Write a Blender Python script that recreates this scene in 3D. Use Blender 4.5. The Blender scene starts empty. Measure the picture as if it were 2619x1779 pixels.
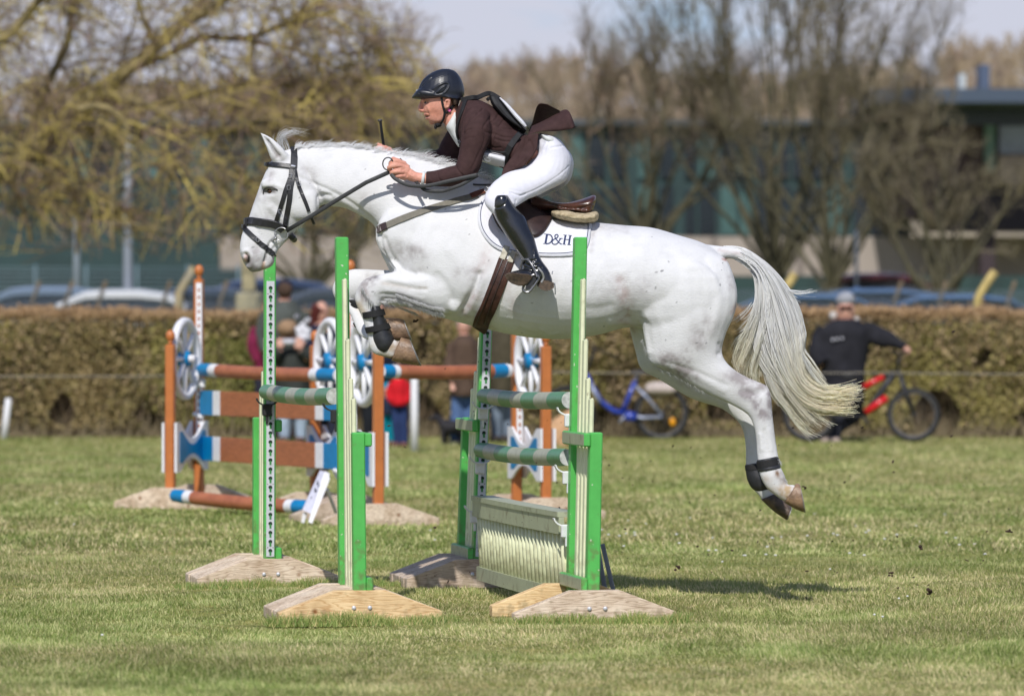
import bpy, bmesh, math, random
import numpy as np
from mathutils import Vector, Matrix
from mathutils.bvhtree import BVHTree
random.seed(7); RNG = np.random.default_rng(7)
scene = bpy.context.scene
COL = scene.collection
# ---------------------------------------------------------------- camera
FPX = 11340.0; CX, CY = 1309.5, 889.5; CAMH = 1.44
PITCH = math.atan(76.5/FPX)
cam_d = bpy.data.cameras.new("camera"); cam = bpy.data.objects.new("camera", cam_d); COL.objects.link(cam)
cam.location = (0, 0, CAMH); cam.rotation_euler = (math.pi/2-PITCH, 0, 0)
cam_d.sensor_width = 36; cam_d.lens = FPX/2619*36; cam_d.clip_start = .5; cam_d.clip_end = 9000
cam_d.dof.use_dof = True; cam_d.dof.focus_distance = 22.25; cam_d.dof.aperture_fstop = 2.9; cam_d.dof.aperture_blades = 0
scene.camera = cam
# ---------------------------------------------------------------- sky and sun
SUN_EL = math.radians(44); SUN_AZ_FROM = math.radians(-9)      # the sun stands behind the camera, a little to the left
sdir = Vector((math.sin(SUN_AZ_FROM)*math.cos(SUN_EL), -math.cos(SUN_AZ_FROM)*math.cos(SUN_EL), math.sin(SUN_EL)))  # towards the sun
w = bpy.data.worlds.new("World"); scene.world = w; w.use_nodes = True
nt = w.node_tree; nt.nodes.clear(); N = nt.nodes.new; L = nt.links.new
out = N('ShaderNodeOutputWorld'); bg = N('ShaderNodeBackground'); sky = N('ShaderNodeTexSky')
sky.sky_type = 'NISHITA'; sky.sun_disc = False; sky.sun_elevation = SUN_EL
sky.sun_rotation = math.atan2(sdir.x, sdir.y); sky.air_density = 1.0; sky.dust_density = .6; sky.ozone_density = 2.0
tc = N('ShaderNodeTexCoord'); mp = N('ShaderNodeMapping'); mp.inputs['Scale'].default_value = (7, 7, 26)
n1 = N('ShaderNodeTexNoise'); n1.inputs['Scale'].default_value = 1.7; n1.inputs['Detail'].default_value = 5; n1.inputs['Roughness'].default_value = .5
cr = N('ShaderNodeValToRGB'); cr.color_ramp.elements[0].position = .31; cr.color_ramp.elements[1].position = .47
mx = N('ShaderNodeMix'); mx.data_type = 'RGBA'; mx.inputs['B'].default_value = (5.5, 5.7, 6.7, 1)
tint = N('ShaderNodeMix'); tint.data_type = 'RGBA'; tint.blend_type = 'MULTIPLY'; tint.inputs['Factor'].default_value = 1; tint.inputs['B'].default_value = (.66, .72, .95, 1)
L(tc.outputs['Generated'], mp.inputs['Vector']); L(mp.outputs['Vector'], n1.inputs['Vector']); L(n1.outputs['Fac'], cr.inputs['Fac'])
sep = N('ShaderNodeSeparateXYZ'); L(tc.outputs['Generated'], sep.inputs['Vector']); el = N('ShaderNodeMapRange'); el.inputs['From Min'].default_value = .12; el.inputs['From Max'].default_value = .4; el.inputs['To Min'].default_value = 1; el.inputs['To Max'].default_value = .12; L(sep.outputs['Z'], el.inputs['Value'])
ml = N('ShaderNodeMath'); ml.operation = 'MULTIPLY'; L(cr.outputs['Color'], ml.inputs[0]); L(el.outputs['Result'], ml.inputs[1]); L(ml.outputs[0], mx.inputs['Factor']); L(sky.outputs['Color'], tint.inputs['A']); L(tint.outputs['Result'], mx.inputs['A'])
L(mx.outputs['Result'], bg.inputs['Color']); bg.inputs['Strength'].default_value = .112
L(bg.outputs['Background'], out.inputs['Surface'])
sun_d = bpy.data.lights.new("sun", 'SUN'); sun = bpy.data.objects.new("sun", sun_d); COL.objects.link(sun)
sun_d.energy = 3.9; sun_d.angle = math.radians(.53); sun_d.color = (1.0, .965, .91)
sun.rotation_euler = sdir.to_track_quat('Z', 'Y').to_euler(); sun.location = (0, 0, 30)
scene.view_settings.view_transform = 'Standard'; scene.view_settings.look = 'None'; scene.view_settings.exposure = 0.0; scene.view_settings.gamma = 1
scene.cycles.use_denoising = True; scene.cycles.max_bounces = 12; scene.cycles.diffuse_bounces = 8; scene.cycles.transmission_bounces = 10; scene.cycles.transparent_max_bounces = 8
# ---------------------------------------------------------------- helpers
_R = Vector((1, 0, 0)); _U = Vector((0, math.sin(PITCH), math.cos(PITCH))); _F = Vector((0, math.cos(PITCH), -math.sin(PITCH)))
CAMP = Vector((0, 0, CAMH))
def ray(px, py): return (_R*((px-CX)/FPX) + _U*((CY-py)/FPX) + _F)
def P(px, py, Y):
    d = ray(px, py); return CAMP + d*(Y/d.y)
def unproj(v):
    v = np.asarray(v, float); d = v - np.array([0, 0, CAMH])
    f = d[:, 1]*math.cos(PITCH) - d[:, 2]*math.sin(PITCH); u = d[:, 1]*math.sin(PITCH) + d[:, 2]*math.cos(PITCH)
    return CX + FPX*d[:, 0]/f, CY - FPX*u/f
def sc(Y): return FPX/Y
def lin(c): return tuple(((x/255)/12.92 if x/255 <= .04045 else ((x/255+.055)/1.055)**2.4) for x in c)
_mats = {}
def M(name, col, rough=.6, var=.12, scale=30, bump=0, bscale=120, spec=.5, col2=None, metal=0, detail=4, attr=None, coat=0, stretch=None, thr=None, trans=0):
    if name in _mats: return _mats[name]
    m = bpy.data.materials.new(name); m.use_nodes = True; t = m.node_tree; b = t.nodes['Principled BSDF']
    col = tuple(col[:3]); c2 = tuple(col2[:3]) if col2 else tuple(x*(1-var) for x in col); 
    co = t.nodes.new('ShaderNodeTexCoord'); vec = co.outputs['Object']
    if stretch:
        mp = t.nodes.new('ShaderNodeMapping'); mp.inputs['Scale'].default_value = stretch; t.links.new(vec, mp.inputs['Vector']); vec = mp.outputs['Vector']
    nz = t.nodes.new('ShaderNodeTexNoise'); nz.inputs['Scale'].default_value = scale; nz.inputs['Detail'].default_value = detail; t.links.new(vec, nz.inputs['Vector'])
    rp = t.nodes.new('ShaderNodeValToRGB'); lo, hi = thr or (.36, .64); rp.color_ramp.elements[0].position = lo; rp.color_ramp.elements[1].position = hi
    rp.color_ramp.elements[0].color = (*c2, 1); rp.color_ramp.elements[1].color = (*col, 1)
    t.links.new(nz.outputs['Fac'], rp.inputs['Fac']); src = rp.outputs['Color']
    if attr:
        a = t.nodes.new('ShaderNodeAttribute'); a.attribute_name = attr
        mm = t.nodes.new('ShaderNodeMix'); mm.data_type = 'RGBA'; mm.blend_type = 'MULTIPLY'; mm.inputs['Factor'].default_value = 1
        t.links.new(a.outputs['Color'], mm.inputs['A']); t.links.new(src, mm.inputs['B']); src = mm.outputs['Result']
    t.links.new(src, b.inputs['Base Color'])
    b.inputs['Roughness'].default_value = rough; b.inputs['Metallic'].default_value = metal; b.inputs['Specular IOR Level'].default_value = spec
    if coat: b.inputs['Coat Weight'].default_value = coat; b.inputs['Coat Roughness'].default_value = .15
    if bump:
        n2 = t.nodes.new('ShaderNodeTexNoise'); n2.inputs['Scale'].default_value = bscale; n2.inputs['Detail'].default_value = 3; t.links.new(vec, n2.inputs['Vector'])
        bp = t.nodes.new('ShaderNodeBump'); bp.inputs['Strength'].default_value = bump; bp.inputs['Distance'].default_value = .01
        t.links.new(n2.outputs['Fac'], bp.inputs['Height']); t.links.new(bp.outputs['Normal'], b.inputs['Normal'])
    if trans:
        o = t.nodes['Material Output']; tr = t.nodes.new('ShaderNodeBsdfTranslucent'); mix = t.nodes.new('ShaderNodeMixShader'); mix.inputs['Fac'].default_value = trans
        t.links.new(src, tr.inputs['Color']); t.links.new(b.outputs[0], mix.inputs[1]); t.links.new(tr.outputs[0], mix.inputs[2]); t.links.new(mix.outputs[0], o.inputs['Surface'])
    _mats[name] = m; return m
ORI = {}
def tag(o, label=None, cat=None, group=None, kind=None):
    if label: o['label'] = label
    if cat: o['category'] = cat
    if group: o['group'] = group
    if kind: o['kind'] = kind
    return o
def thing(name, label, cat, loc, group=None):
    o = bpy.data.objects.new(name, None); COL.objects.link(o); o.location = loc; o.empty_display_size = .1
    ORI[o.name] = Vector(loc); return tag(o, label, cat, group)
def raw_mesh(name, V, Fq, mats, mi=None, smooth=True, color=None, parent=None, origin=None):
    V = np.asarray(V, float)
    if parent is not None: og = ORI[parent.name]
    elif origin is not None: og = Vector(origin)
    else: og = Vector((float(V[:, 0].mean()), float(V[:, 1].mean()), float(V[:, 2].min())))
    me = bpy.data.meshes.new(name); V = V - np.array(og)
    if isinstance(Fq, np.ndarray):
        k = Fq.shape[1]; nf = len(Fq); me.vertices.add(len(V)); me.vertices.foreach_set('co', V.astype(np.float32).ravel())
        me.loops.add(nf*k); me.loops.foreach_set('vertex_index', Fq.astype(np.int32).ravel())
        me.polygons.add(nf); me.polygons.foreach_set('loop_start', np.arange(0, nf*k, k, dtype=np.int32))
        me.update(calc_edges=True)
    else:
        me.from_pydata([tuple(v) for v in V], [], Fq); me.update()
    if not isinstance(mats, (list, tuple)): mats = [mats]
    for m in mats: me.materials.append(m)
    if mi is not None: me.polygons.foreach_set('material_index', np.asarray(mi, np.int32))
    me.polygons.foreach_set('use_smooth', np.full(len(me.polygons), bool(smooth)))
    if color is not None:
        at = me.color_attributes.new('col', 'FLOAT_COLOR', 'POINT'); c = np.ones((len(V), 4), np.float32); c[:, :3] = color; at.data.foreach_set('color', c.ravel())
    me.validate(clean_customdata=False)
    o = bpy.data.objects.new(name, me); COL.objects.link(o)
    if parent is not None: o.parent = parent
    else: o.location = og
    ORI[o.name] = og
    return o
class MB:
    def __init__(s): s.v = []; s.f = []; s.mi = []; s.cur = 0
    def add(s, vs, fs):
        b = len(s.v); s.v += [tuple(map(float, v)) for v in vs]
        for f in fs: s.f.append([i+b for i in f]); s.mi.append(s.cur)
    def box(s, c, size, ax=None, bev=0):
        """c centre, size full lengths, ax 3 axis vectors"""
        c = Vector(c); X, Y, Z = [Vector(a).normalized() for a in (ax or ((1, 0, 0), (0, 1, 0), (0, 0, 1)))]
        hx, hy, hz = [d/2 for d in size]
        if bev > 0:
            b = min(bev, hx*.9, hy*.9, hz*.9); pts = []; 
            def ring(x, y, z):
                return [(x, -y), (x, y), (-x, y), (-x, -y)]
            prof = [(hx-b, hy-b, -hz), (hx, hy, -hz+b), (hx, hy, hz-b), (hx-b, hy-b, hz)]
            oc = []
            for (x, y, z) in prof:
                r = [(x-b, -y), (x, -y+b), (x, y-b), (x-b, y), (-x+b, y), (-x, y-b), (-x, -y+b), (-x+b, -y)]
                oc.append([c+X*p[0]+Y*p[1]+Z*z for p in r])
            vs = [p for r in oc for p in r]; fs = []
            for k in range(3):
                for i in range(8): j = (i+1) % 8; fs.append([k*8+i, k*8+j, (k+1)*8+j, (k+1)*8+i])
            fs.append(list(range(7, -1, -1))); fs.append([24+i for i in range(8)]); s.add(vs, fs); return
        vs = [c+X*(hx*a)+Y*(hy*b)+Z*(hz*d) for a in (-1, 1) for b in (-1, 1) for d in (-1, 1)]
        s.add(vs, [[0, 1, 3, 2], [4, 6, 7, 5], [0, 4, 5, 1], [2, 3, 7, 6], [0, 2, 6, 4], [1, 5, 7, 3]])
    def loft(s, rings, cap=True):
        n = len(rings[0]); vs = [p for r in rings for p in r]; fs = []
        for k in range(len(rings)-1):
            for i in range(n): j = (i+1) % n; fs.append([k*n+i, k*n+j, (k+1)*n+j, (k+1)*n+i])
        if cap:
            a = sum((Vector(p) for p in rings[0]), Vector())/n; b = sum((Vector(p) for p in rings[-1]), Vector())/n
            ia = len(vs); vs = vs+[a, b]
            for i in range(n): j = (i+1) % n; fs.append([ia, j, i]); fs.append([ia+1, (len(rings)-1)*n+i, (len(rings)-1)*n+j])
        s.add(vs, fs)
    def tube(s, pts, r, n=8, flat=1.0, up=None, cap=True):
        pts = [Vector(p) for p in pts]; K = len(pts); rs = r if isinstance(r, (list, tuple)) else [r]*K
        rings = []; prev = None
        for i in range(K):
            t = (pts[min(i+1, K-1)]-pts[max(i-1, 0)]); t = t.normalized() if t.length > 1e-9 else Vector((0, 0, 1))
            if up is not None: a = Vector(up)
            elif prev is None: a = Vector((0, 0, 1)) if abs(t.z) < .9 else Vector((1, 0, 0))
            else: a = prev
            a = (a - t*a.dot(t)); a = a.normalized() if a.length > 1e-6 else Vector((1, 0, 0)); b = t.cross(a); prev = a
            rings.append([pts[i] + b*(math.cos(2*math.pi*k/n)*rs[i]) + a*(math.sin(2*math.pi*k/n)*rs[i]*flat) for k in range(n)])
        s.loft(rings, cap)
    def strap(s, pts, wd, th, nrm=(0, -1, 0), nrms=None):
        """flat strap with rectangular section, width wd across, thickness th along nrm"""
        pts = [Vector(p) for p in pts]; K = len(pts); rings = []
        for i in range(K):
            t = (pts[min(i+1, K-1)]-pts[max(i-1, 0)]).normalized(); n_ = Vector(nrms[i] if nrms else nrm); n_ = (n_-t*n_.dot(t)); n_ = n_.normalized() if n_.length > 1e-6 else Vector((0, -1, 0))
            b = t.cross(n_); wi = wd[i] if isinstance(wd, (list, tuple)) else wd
            hw = wi/2; ht = th/2; e = min(hw, ht)*.5
            rings.append([pts[i]+b*x+n_*y for x, y in ((hw, -ht), (hw, ht-e), (hw-e, ht), (-hw+e, ht), (-hw, ht-e), (-hw, -ht))])
        s.loft(rings)
    def ell(s, c, r, ax=None, n=14, m=9):
        c = Vector(c); X, Y, Z = [Vector(a).normalized() for a in (ax or ((1, 0, 0), (0, 1, 0), (0, 0, 1)))]
        vs = [c+Z*r[2]]; 
        for i in range(1, m):
            ph = math.pi*i/m
            for k in range(n): th = 2*math.pi*k/n; vs.append(c+X*(r[0]*math.sin(ph)*math.cos(th))+Y*(r[1]*math.sin(ph)*math.sin(th))+Z*(r[2]*math.cos(ph)))
        vs.append(c-Z*r[2]); fs = [[0, 1+k, 1+(k+1) % n] for k in range(n)]
        for i in range(m-2):
            for k in range(n): a = 1+i*n+k; b = 1+i*n+(k+1) % n; fs.append([a, a+n, b+n, b])
        e = len(vs)-1; o = 1+(m-2)*n; fs += [[e, o+(k+1) % n, o+k] for k in range(n)]
        s.add(vs, fs)
    def prism(s, poly, d):
        """poly: list of 3-D points (planar, any simple polygon), d: extrusion vector"""
        poly = [Vector(p) for p in poly]; n = len(poly); d = Vector(d)
        s.add(poly+[p+d for p in poly], [list(range(n)), [n+i for i in range(n-1, -1, -1)]]+[[i, n+i, n+(i+1) % n, (i+1) % n] for i in range(n)])
    def obj(s, name, mats, parent=None, smooth=False, origin=None, fixn=True):
        o = raw_mesh(name, s.v, s.f, mats, s.mi, smooth, None, parent, origin)
        if fixn:
            bm = bmesh.new(); bm.from_mesh(o.data); bmesh.ops.recalc_face_normals(bm, faces=bm.faces); bm.to_mesh(o.data); bm.free()
        return o
def cat(pts, sub=6):
    """Catmull-Rom through tuples"""
    A = np.array(pts, float); out = []
    for i in range(len(A)-1):
        p0 = A[max(i-1, 0)]; p1 = A[i]; p2 = A[i+1]; p3 = A[min(i+2, len(A)-1)]
        for k in range(sub):
            t = k/sub; out.append(.5*((2*p1)+(-p0+p2)*t+(2*p0-5*p1+4*p2-p3)*t*t+(-p0+3*p1-3*p2+p3)*t**3))
    out.append(A[-1]); return np.array(out)
def ploft(mb, st, Y0, sub=4, n=26, ex=2.0):
    """stations (x1,y1,x2,y2,half width m, Y offset[, top narrowing]) in photograph pixels at depth Y0 -> body section loft"""
    st = [tuple(s)+(0,)*(7-len(s)) for s in st]; rings = []
    for s in cat(st, sub):
        x1, y1, x2, y2, hw, dy, k = s; Yc = Y0+dy; a = P(x1, y1, Yc); b = P(x2, y2, Yc); c = (a+b)/2; h = (a-b)/2; r = []
        for i in range(n):
            th = 2*math.pi*i/n; ct, st_ = math.cos(th), math.sin(th)
            if ex != 2: ct = math.copysign(abs(ct)**(2/ex), ct); st_ = math.copysign(abs(st_)**(2/ex), st_)
            r.append(c + h*ct + Vector((0, hw*st_*(1-k*ct), 0)))
        rings.append(r)
    mb.loft(rings)
def plimb(mb, ch, Y0, sub=4, n=14, flat=1.0):
    """chain (x,y,radius px,Y offset) -> round limb"""
    c = cat([tuple(q)+(0,)*(4-len(q)) for q in ch], sub); pts = [P(q[0], q[1], Y0+q[3]) for q in c]; mb.tube(pts, [max(.0015, q[2])/sc(Y0+q[3]) for q in c], n, flat)
def unite(mb, voxel, smooth=4, fac=.5, color=False):
    me = bpy.data.meshes.new('tmp'); me.from_pydata(mb.v, [], mb.f); bm = bmesh.new(); bm.from_mesh(me); bmesh.ops.recalc_face_normals(bm, faces=bm.faces); bm.to_mesh(me); bm.free()
    o = bpy.data.objects.new('tmp', me); COL.objects.link(o)
    r = o.modifiers.new('r', 'REMESH'); r.mode = 'VOXEL'; r.voxel_size = voxel; r.adaptivity = 0
    if smooth: q = o.modifiers.new('s', 'SMOOTH'); q.iterations = smooth; q.factor = fac
    dg = bpy.context.evaluated_depsgraph_get(); dg.update(); ev = o.evaluated_get(dg); m2 = bpy.data.meshes.new_from_object(ev)
    V = np.empty(len(m2.vertices)*3); m2.vertices.foreach_get('co', V); V = V.reshape(-1, 3); F = np.empty(len(m2.loops), np.int32); m2.loops.foreach_get('vertex_index', F); F = F.reshape(-1, 4)
    bpy.data.objects.remove(o); bpy.data.meshes.remove(me); bpy.data.meshes.remove(m2); return V, F
def normals(V, F):
    n = np.cross(V[F[:, 2]]-V[F[:, 0]], V[F[:, 3]]-V[F[:, 1]]); N_ = np.zeros_like(V)
    for k in range(4): np.add.at(N_, F[:, k], n)
    return N_/np.maximum(1e-12, np.linalg.norm(N_, axis=1))[:, None]
def dseg(X, Y, pts):
    """distance in px from points to a polyline"""
    d = np.full(len(X), 1e9); pts = [tuple(p[:2]) for p in pts]
    if len(pts) == 1: return np.hypot(X-pts[0][0], Y-pts[0][1])
    for (ax, ay), (bx, by) in zip(pts[:-1], pts[1:]):
        l2 = (bx-ax)**2+(by-ay)**2+1e-9; t = np.clip(((X-ax)*(bx-ax)+(Y-ay)*(by-ay))/l2, 0, 1); d = np.minimum(d, np.hypot(X-ax-t*(bx-ax), Y-ay-t*(by-ay)))
    return d
def sculpt(V, F, strokes, ymax=None, front=.05):
    """strokes: (px polyline, radius px, depth m[, lo, hi depth range]) pushes the camera-side surface along its normal"""
    Nn = normals(V, F); X, Y = unproj(V); base = V.copy(); near = np.clip((-Nn[:, 1]-front)/.3, 0, 1); disp = np.zeros(len(V))
    for s in strokes:
        d = dseg(X, Y, cat(s[0], 5) if len(s[0]) > 2 else s[0]); wgt = np.exp(-(d/s[1])**2)*near
        if len(s) > 3: wgt = wgt*((V[:, 1] > s[3]) & (V[:, 1] < s[4]))
        disp += wgt*s[2]
    return base+Nn*disp[:, None]
def paint(V, base, dabs, yr=None, noise=None):
    X, Y = unproj(V); C = np.tile(np.array(base, float), (len(V), 1))
    for d in dabs:
        q = dseg(X, Y, d[0]); wgt = np.exp(-(q/d[1])**2)*d[3]
        if noise is not None and (len(d) <= 4 or d[4]): wgt = np.clip(wgt*(.35+1.3*noise), 0, 1)
        C += (np.array(d[2])-C)*np.clip(wgt, 0, 1)[:, None]
    return C
def vnoise(V, s, seed=0):
    """cheap value noise 0..1"""
    q = np.asarray(V)*s+seed*17.3; i = np.floor(q).astype(np.int64); f = q-i; f = f*f*(3-2*f)
    def h(a, b, c): 
        x = (a*374761393+b*668265263+c*1274126177+seed*31) & 0xffffffff; x = ((x ^ (x >> 13))*1274126177) & 0xffffffff; return ((x ^ (x >> 16)) & 0xffff)/65535.
    r = 0
    for a in (0, 1):
        for b in (0, 1):
            for c in (0, 1):
                r = r+h(i[:, 0]+a, i[:, 1]+b, i[:, 2]+c)*(f[:, 0] if a else 1-f[:, 0])*(f[:, 1] if b else 1-f[:, 1])*(f[:, 2] if c else 1-f[:, 2])
    return r
def strands(name, PL, R, mat, color=None, parent=None, sides=3, origin=None):
    """PL (n,K,3) polylines, R (n,K) radii, color (n,3) or (n,K,3)"""
    PL = np.asarray(PL, float); n, K, _ = PL.shape; R = np.broadcast_to(np.asarray(R, float), (n, K))
    T = np.gradient(PL, axis=1); T /= np.maximum(1e-9, np.linalg.norm(T, axis=2))[:, :, None]
    A = np.cross(T, np.array([.13, .97, .2])); A /= np.maximum(1e-6, np.linalg.norm(A, axis=2))[:, :, None]; B = np.cross(T, A)
    if sides == 2:
        rng = np.stack([PL+A*R[..., None], PL-A*R[..., None]], 2)
    else:
        rng = np.stack([PL+A*(R*math.cos(2*math.pi*k/sides))[..., None]+B*(R*math.sin(2*math.pi*k/sides))[..., None] for k in range(sides)], 2)
    V = rng.reshape(-1, 3); base = (np.arange(n)*K*sides)[:, None, None]; kk = (np.arange(K-1)*sides)[None, :, None]; ss = np.arange(sides if sides > 2 else 1)[None, None, :]; s2 = (ss+1) % sides
    F = np.stack([base+kk+ss, base+kk+s2, base+kk+sides+s2, base+kk+sides+ss], -1).reshape(-1, 4)
    c = None
    if color is not None:
        color = np.asarray(color, float); c = color[:, None, :] if color.ndim == 2 else color; c = np.broadcast_to(c, (n, K, 3)); c = np.repeat(c[:, :, None, :], sides, 2).reshape(-1, 3)
    return raw_mesh(name, V, F, mat, None, True, c, parent, origin)
# ================================================================ the grey horse
YH = 22.4
hb = MB()
# neck and trunk
ploft(hb, [(742,382,792,450,.05,0,.2),(772,375,815,490,.06,0,.3),(800,371,838,525,.075,0,.35),(880,371,878,531,.085,0,.45),(960,381,925,553,.095,0,.5),(1050,396,958,578,.115,0,.5),(1150,424,967,612,.15,0,.45),
 (1215,448,985,668,.19,0,.35),(1262,466,1020,735,.225,0,.3),(1300,492,1075,792,.25,0,.25),(1345,528,1140,815,.27,0,.2),(1400,557,1230,838,.29,0,.12),(1455,566,1340,861,.305,0,.08),
 (1524,569,1440,867,.31,0,.06),(1600,576,1530,856,.30,0,.08),(1668,582,1600,838,.29,0,.1),(1738,602,1668,840,.28,0,.1),(1800,622,1740,850,.255,0,.05),(1842,652,1810,846,.20,0,0),(1872,720,1862,800,.13,0,0)], YH, n=44)
ploft(hb, [(978,585,1010,690,.05,0),(968,620,1060,700,.12,0),(982,664,1090,740,.19,0),(1010,690,1110,770,.2,0),(1050,700,1140,800,.19,0)], YH)   # breast
# head
ploft(hb, [(742,380,800,452,.055,0),(706,396,818,492,.085,0),(684,430,818,524,.102,0),(668,465,808,545,.102,0),(655,501,786,565,.088,0),(644,532,763,585,.072,0),(634,562,744,604,.058,0),
 (622,588,722,628,.052,0),(615,614,706,646,.055,0),(613,638,694,660,.058,0),(618,660,684,672,.055,0),(628,680,676,684,.045,0),(642,696,666,694,.025,0)], YH, ex=2.3)
ploft(hb, [(690,640,712,640,.035,0),(678,662,703,655,.042,0),(670,684,702,670,.04,0),(672,691,694,682,.022,0)], YH)  # lower lip and chin
for s in (-1, 1):
    hb.ell(P(770, 520, YH+s*.062), (.098, .042, .085))        # cheek
    ploft(hb, [(694,412,742,412,.022,s*.052),(688,397,738,398,.026,s*.058),(682,380,727,383,.025,s*.064),(675,364,712,367,.020,s*.068),(669,350,695,353,.014,s*.070),(664,339,675,342,.006,s*.070)], YH, n=16)   # ear
    hb.ell(P(690, 470, YH+s*.07), (.05, .03, .03))           # brow
    hb.ell(P(634, 650, YH+s*.038), (.03, .022, .038))         # nostril wing
# near hind leg
ploft(hb, [(1700,625,1815,640,.03,-.08),(1672,655,1846,654,.07,-.10),(1650,690,1866,676,.10,-.11),(1628,760,1886,742,.125,-.135),(1640,822,1880,800,.13,-.14),(1652,884,1858,850,.115,-.145),(1662,928,1847,894,.095,-.15),(1712,952,1855,921,.075,-.15),(1764,983,1879,945,.062,-.15),
 (1812,1008,1908,962,.053,-.15),(1862,1031,1938,975,.045,-.15),(1896,1049,1964,988,.042,-.15),(1917,1066,1973,1016,.044,-.15),(1929,1096,1976,1056,.04,-.15),(1934,1130,1981,1100,.033,-.15),(1936,1165,1988,1148,.032,-.15),
 (1940,1196,1996,1190,.036,-.15),(1944,1218,2008,1216,.042,-.15),(1960,1247,2014,1238,.036,-.15),(1985,1268,2026,1238,.036,-.15),(2008,1284,2036,1240,.04,-.15)], YH, n=20)
# far hind leg
ploft(hb, [(1600,800,1800,780,.12,.12),(1625,900,1800,860,.12,.14),(1640,944,1800,898,.10,.15),(1682,968,1800,925,.075,.15),(1728,996,1820,950,.062,.15),(1766,1018,1838,965,.054,.15),(1803,1031,1862,978,.048,.15),
 (1841,1043,1896,996,.044,.15),(1870,1062,1922,1016,.042,.15),(1892,1084,1938,1052,.04,.15),(1903,1113,1946,1096,.033,.15),(1907,1150,1948,1146,.032,.15),(1907,1186,1952,1185,.034,.15),(1912,1226,1964,1216,.042,.15),
 (1924,1248,1976,1236,.036,.15),(1940,1266,1988,1246,.036,.15),(1950,1279,1994,1258,.04,.15)], YH, n=20)
# near fore leg
ploft(hb, [(1150,600,1190,800,.06,-.13),(1110,660,1160,801,.10,-.14),(1070,686,1122,800,.088,-.16),(1036,692,1082,791,.074,-.16),(1000,696,1036,774,.060,-.155),(965,703,998,765,.050,-.15),
 (938,711,979,764,.046,-.15),(917,732,977,773,.047,-.15),(907,760,974,782,.045,-.15),(914,786,968,794,.036,-.15),(925,810,975,813,.031,-.15),(934,838,986,838,.03,-.15),(941,864,998,856,.032,-.15),
 (944,886,1006,866,.038,-.15),(956,904,1012,870,.038,-.15),(980,912,1018,872,.034,-.15),(1004,920,1026,868,.036,-.15)], YH, n=20)
hb.ell(P(1166, 776, YH-.19), (.05, .04, .045))
# far fore leg
ploft(hb, [(1120,650,1170,800,.10,.13),(1060,680,1110,800,.09,.15),(1000,690,1040,785,.07,.15),(940,688,970,778,.055,.15),(895,689,915,770,.05,.15),(864,708,900,768,.046,.15),(850,734,900,768,.044,.15),
 (854,758,904,768,.04,.15),(872,782,922,776,.034,.15),(894,802,936,790,.03,.12),(906,830,950,812,.03,.08),(916,852,960,828,.036,.04),(932,866,968,834,.036,.0),(956,872,974,832,.034,-.04),(982,871,984,818,.038,-.06)], YH, n=20)
# dock of the tail
ploft(hb, [(1800,624,1830,690,.06,0),(1842,629,1850,664,.045,0),(1880,633,1884,664,.035,0),(1912,645,1904,676,.03,0),(1946,668,1930,694,.026,0),(1972,704,1948,718,.02,0)], YH)
hb.ell(P(820, 495, YH), (.06, .045, .06))
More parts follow.
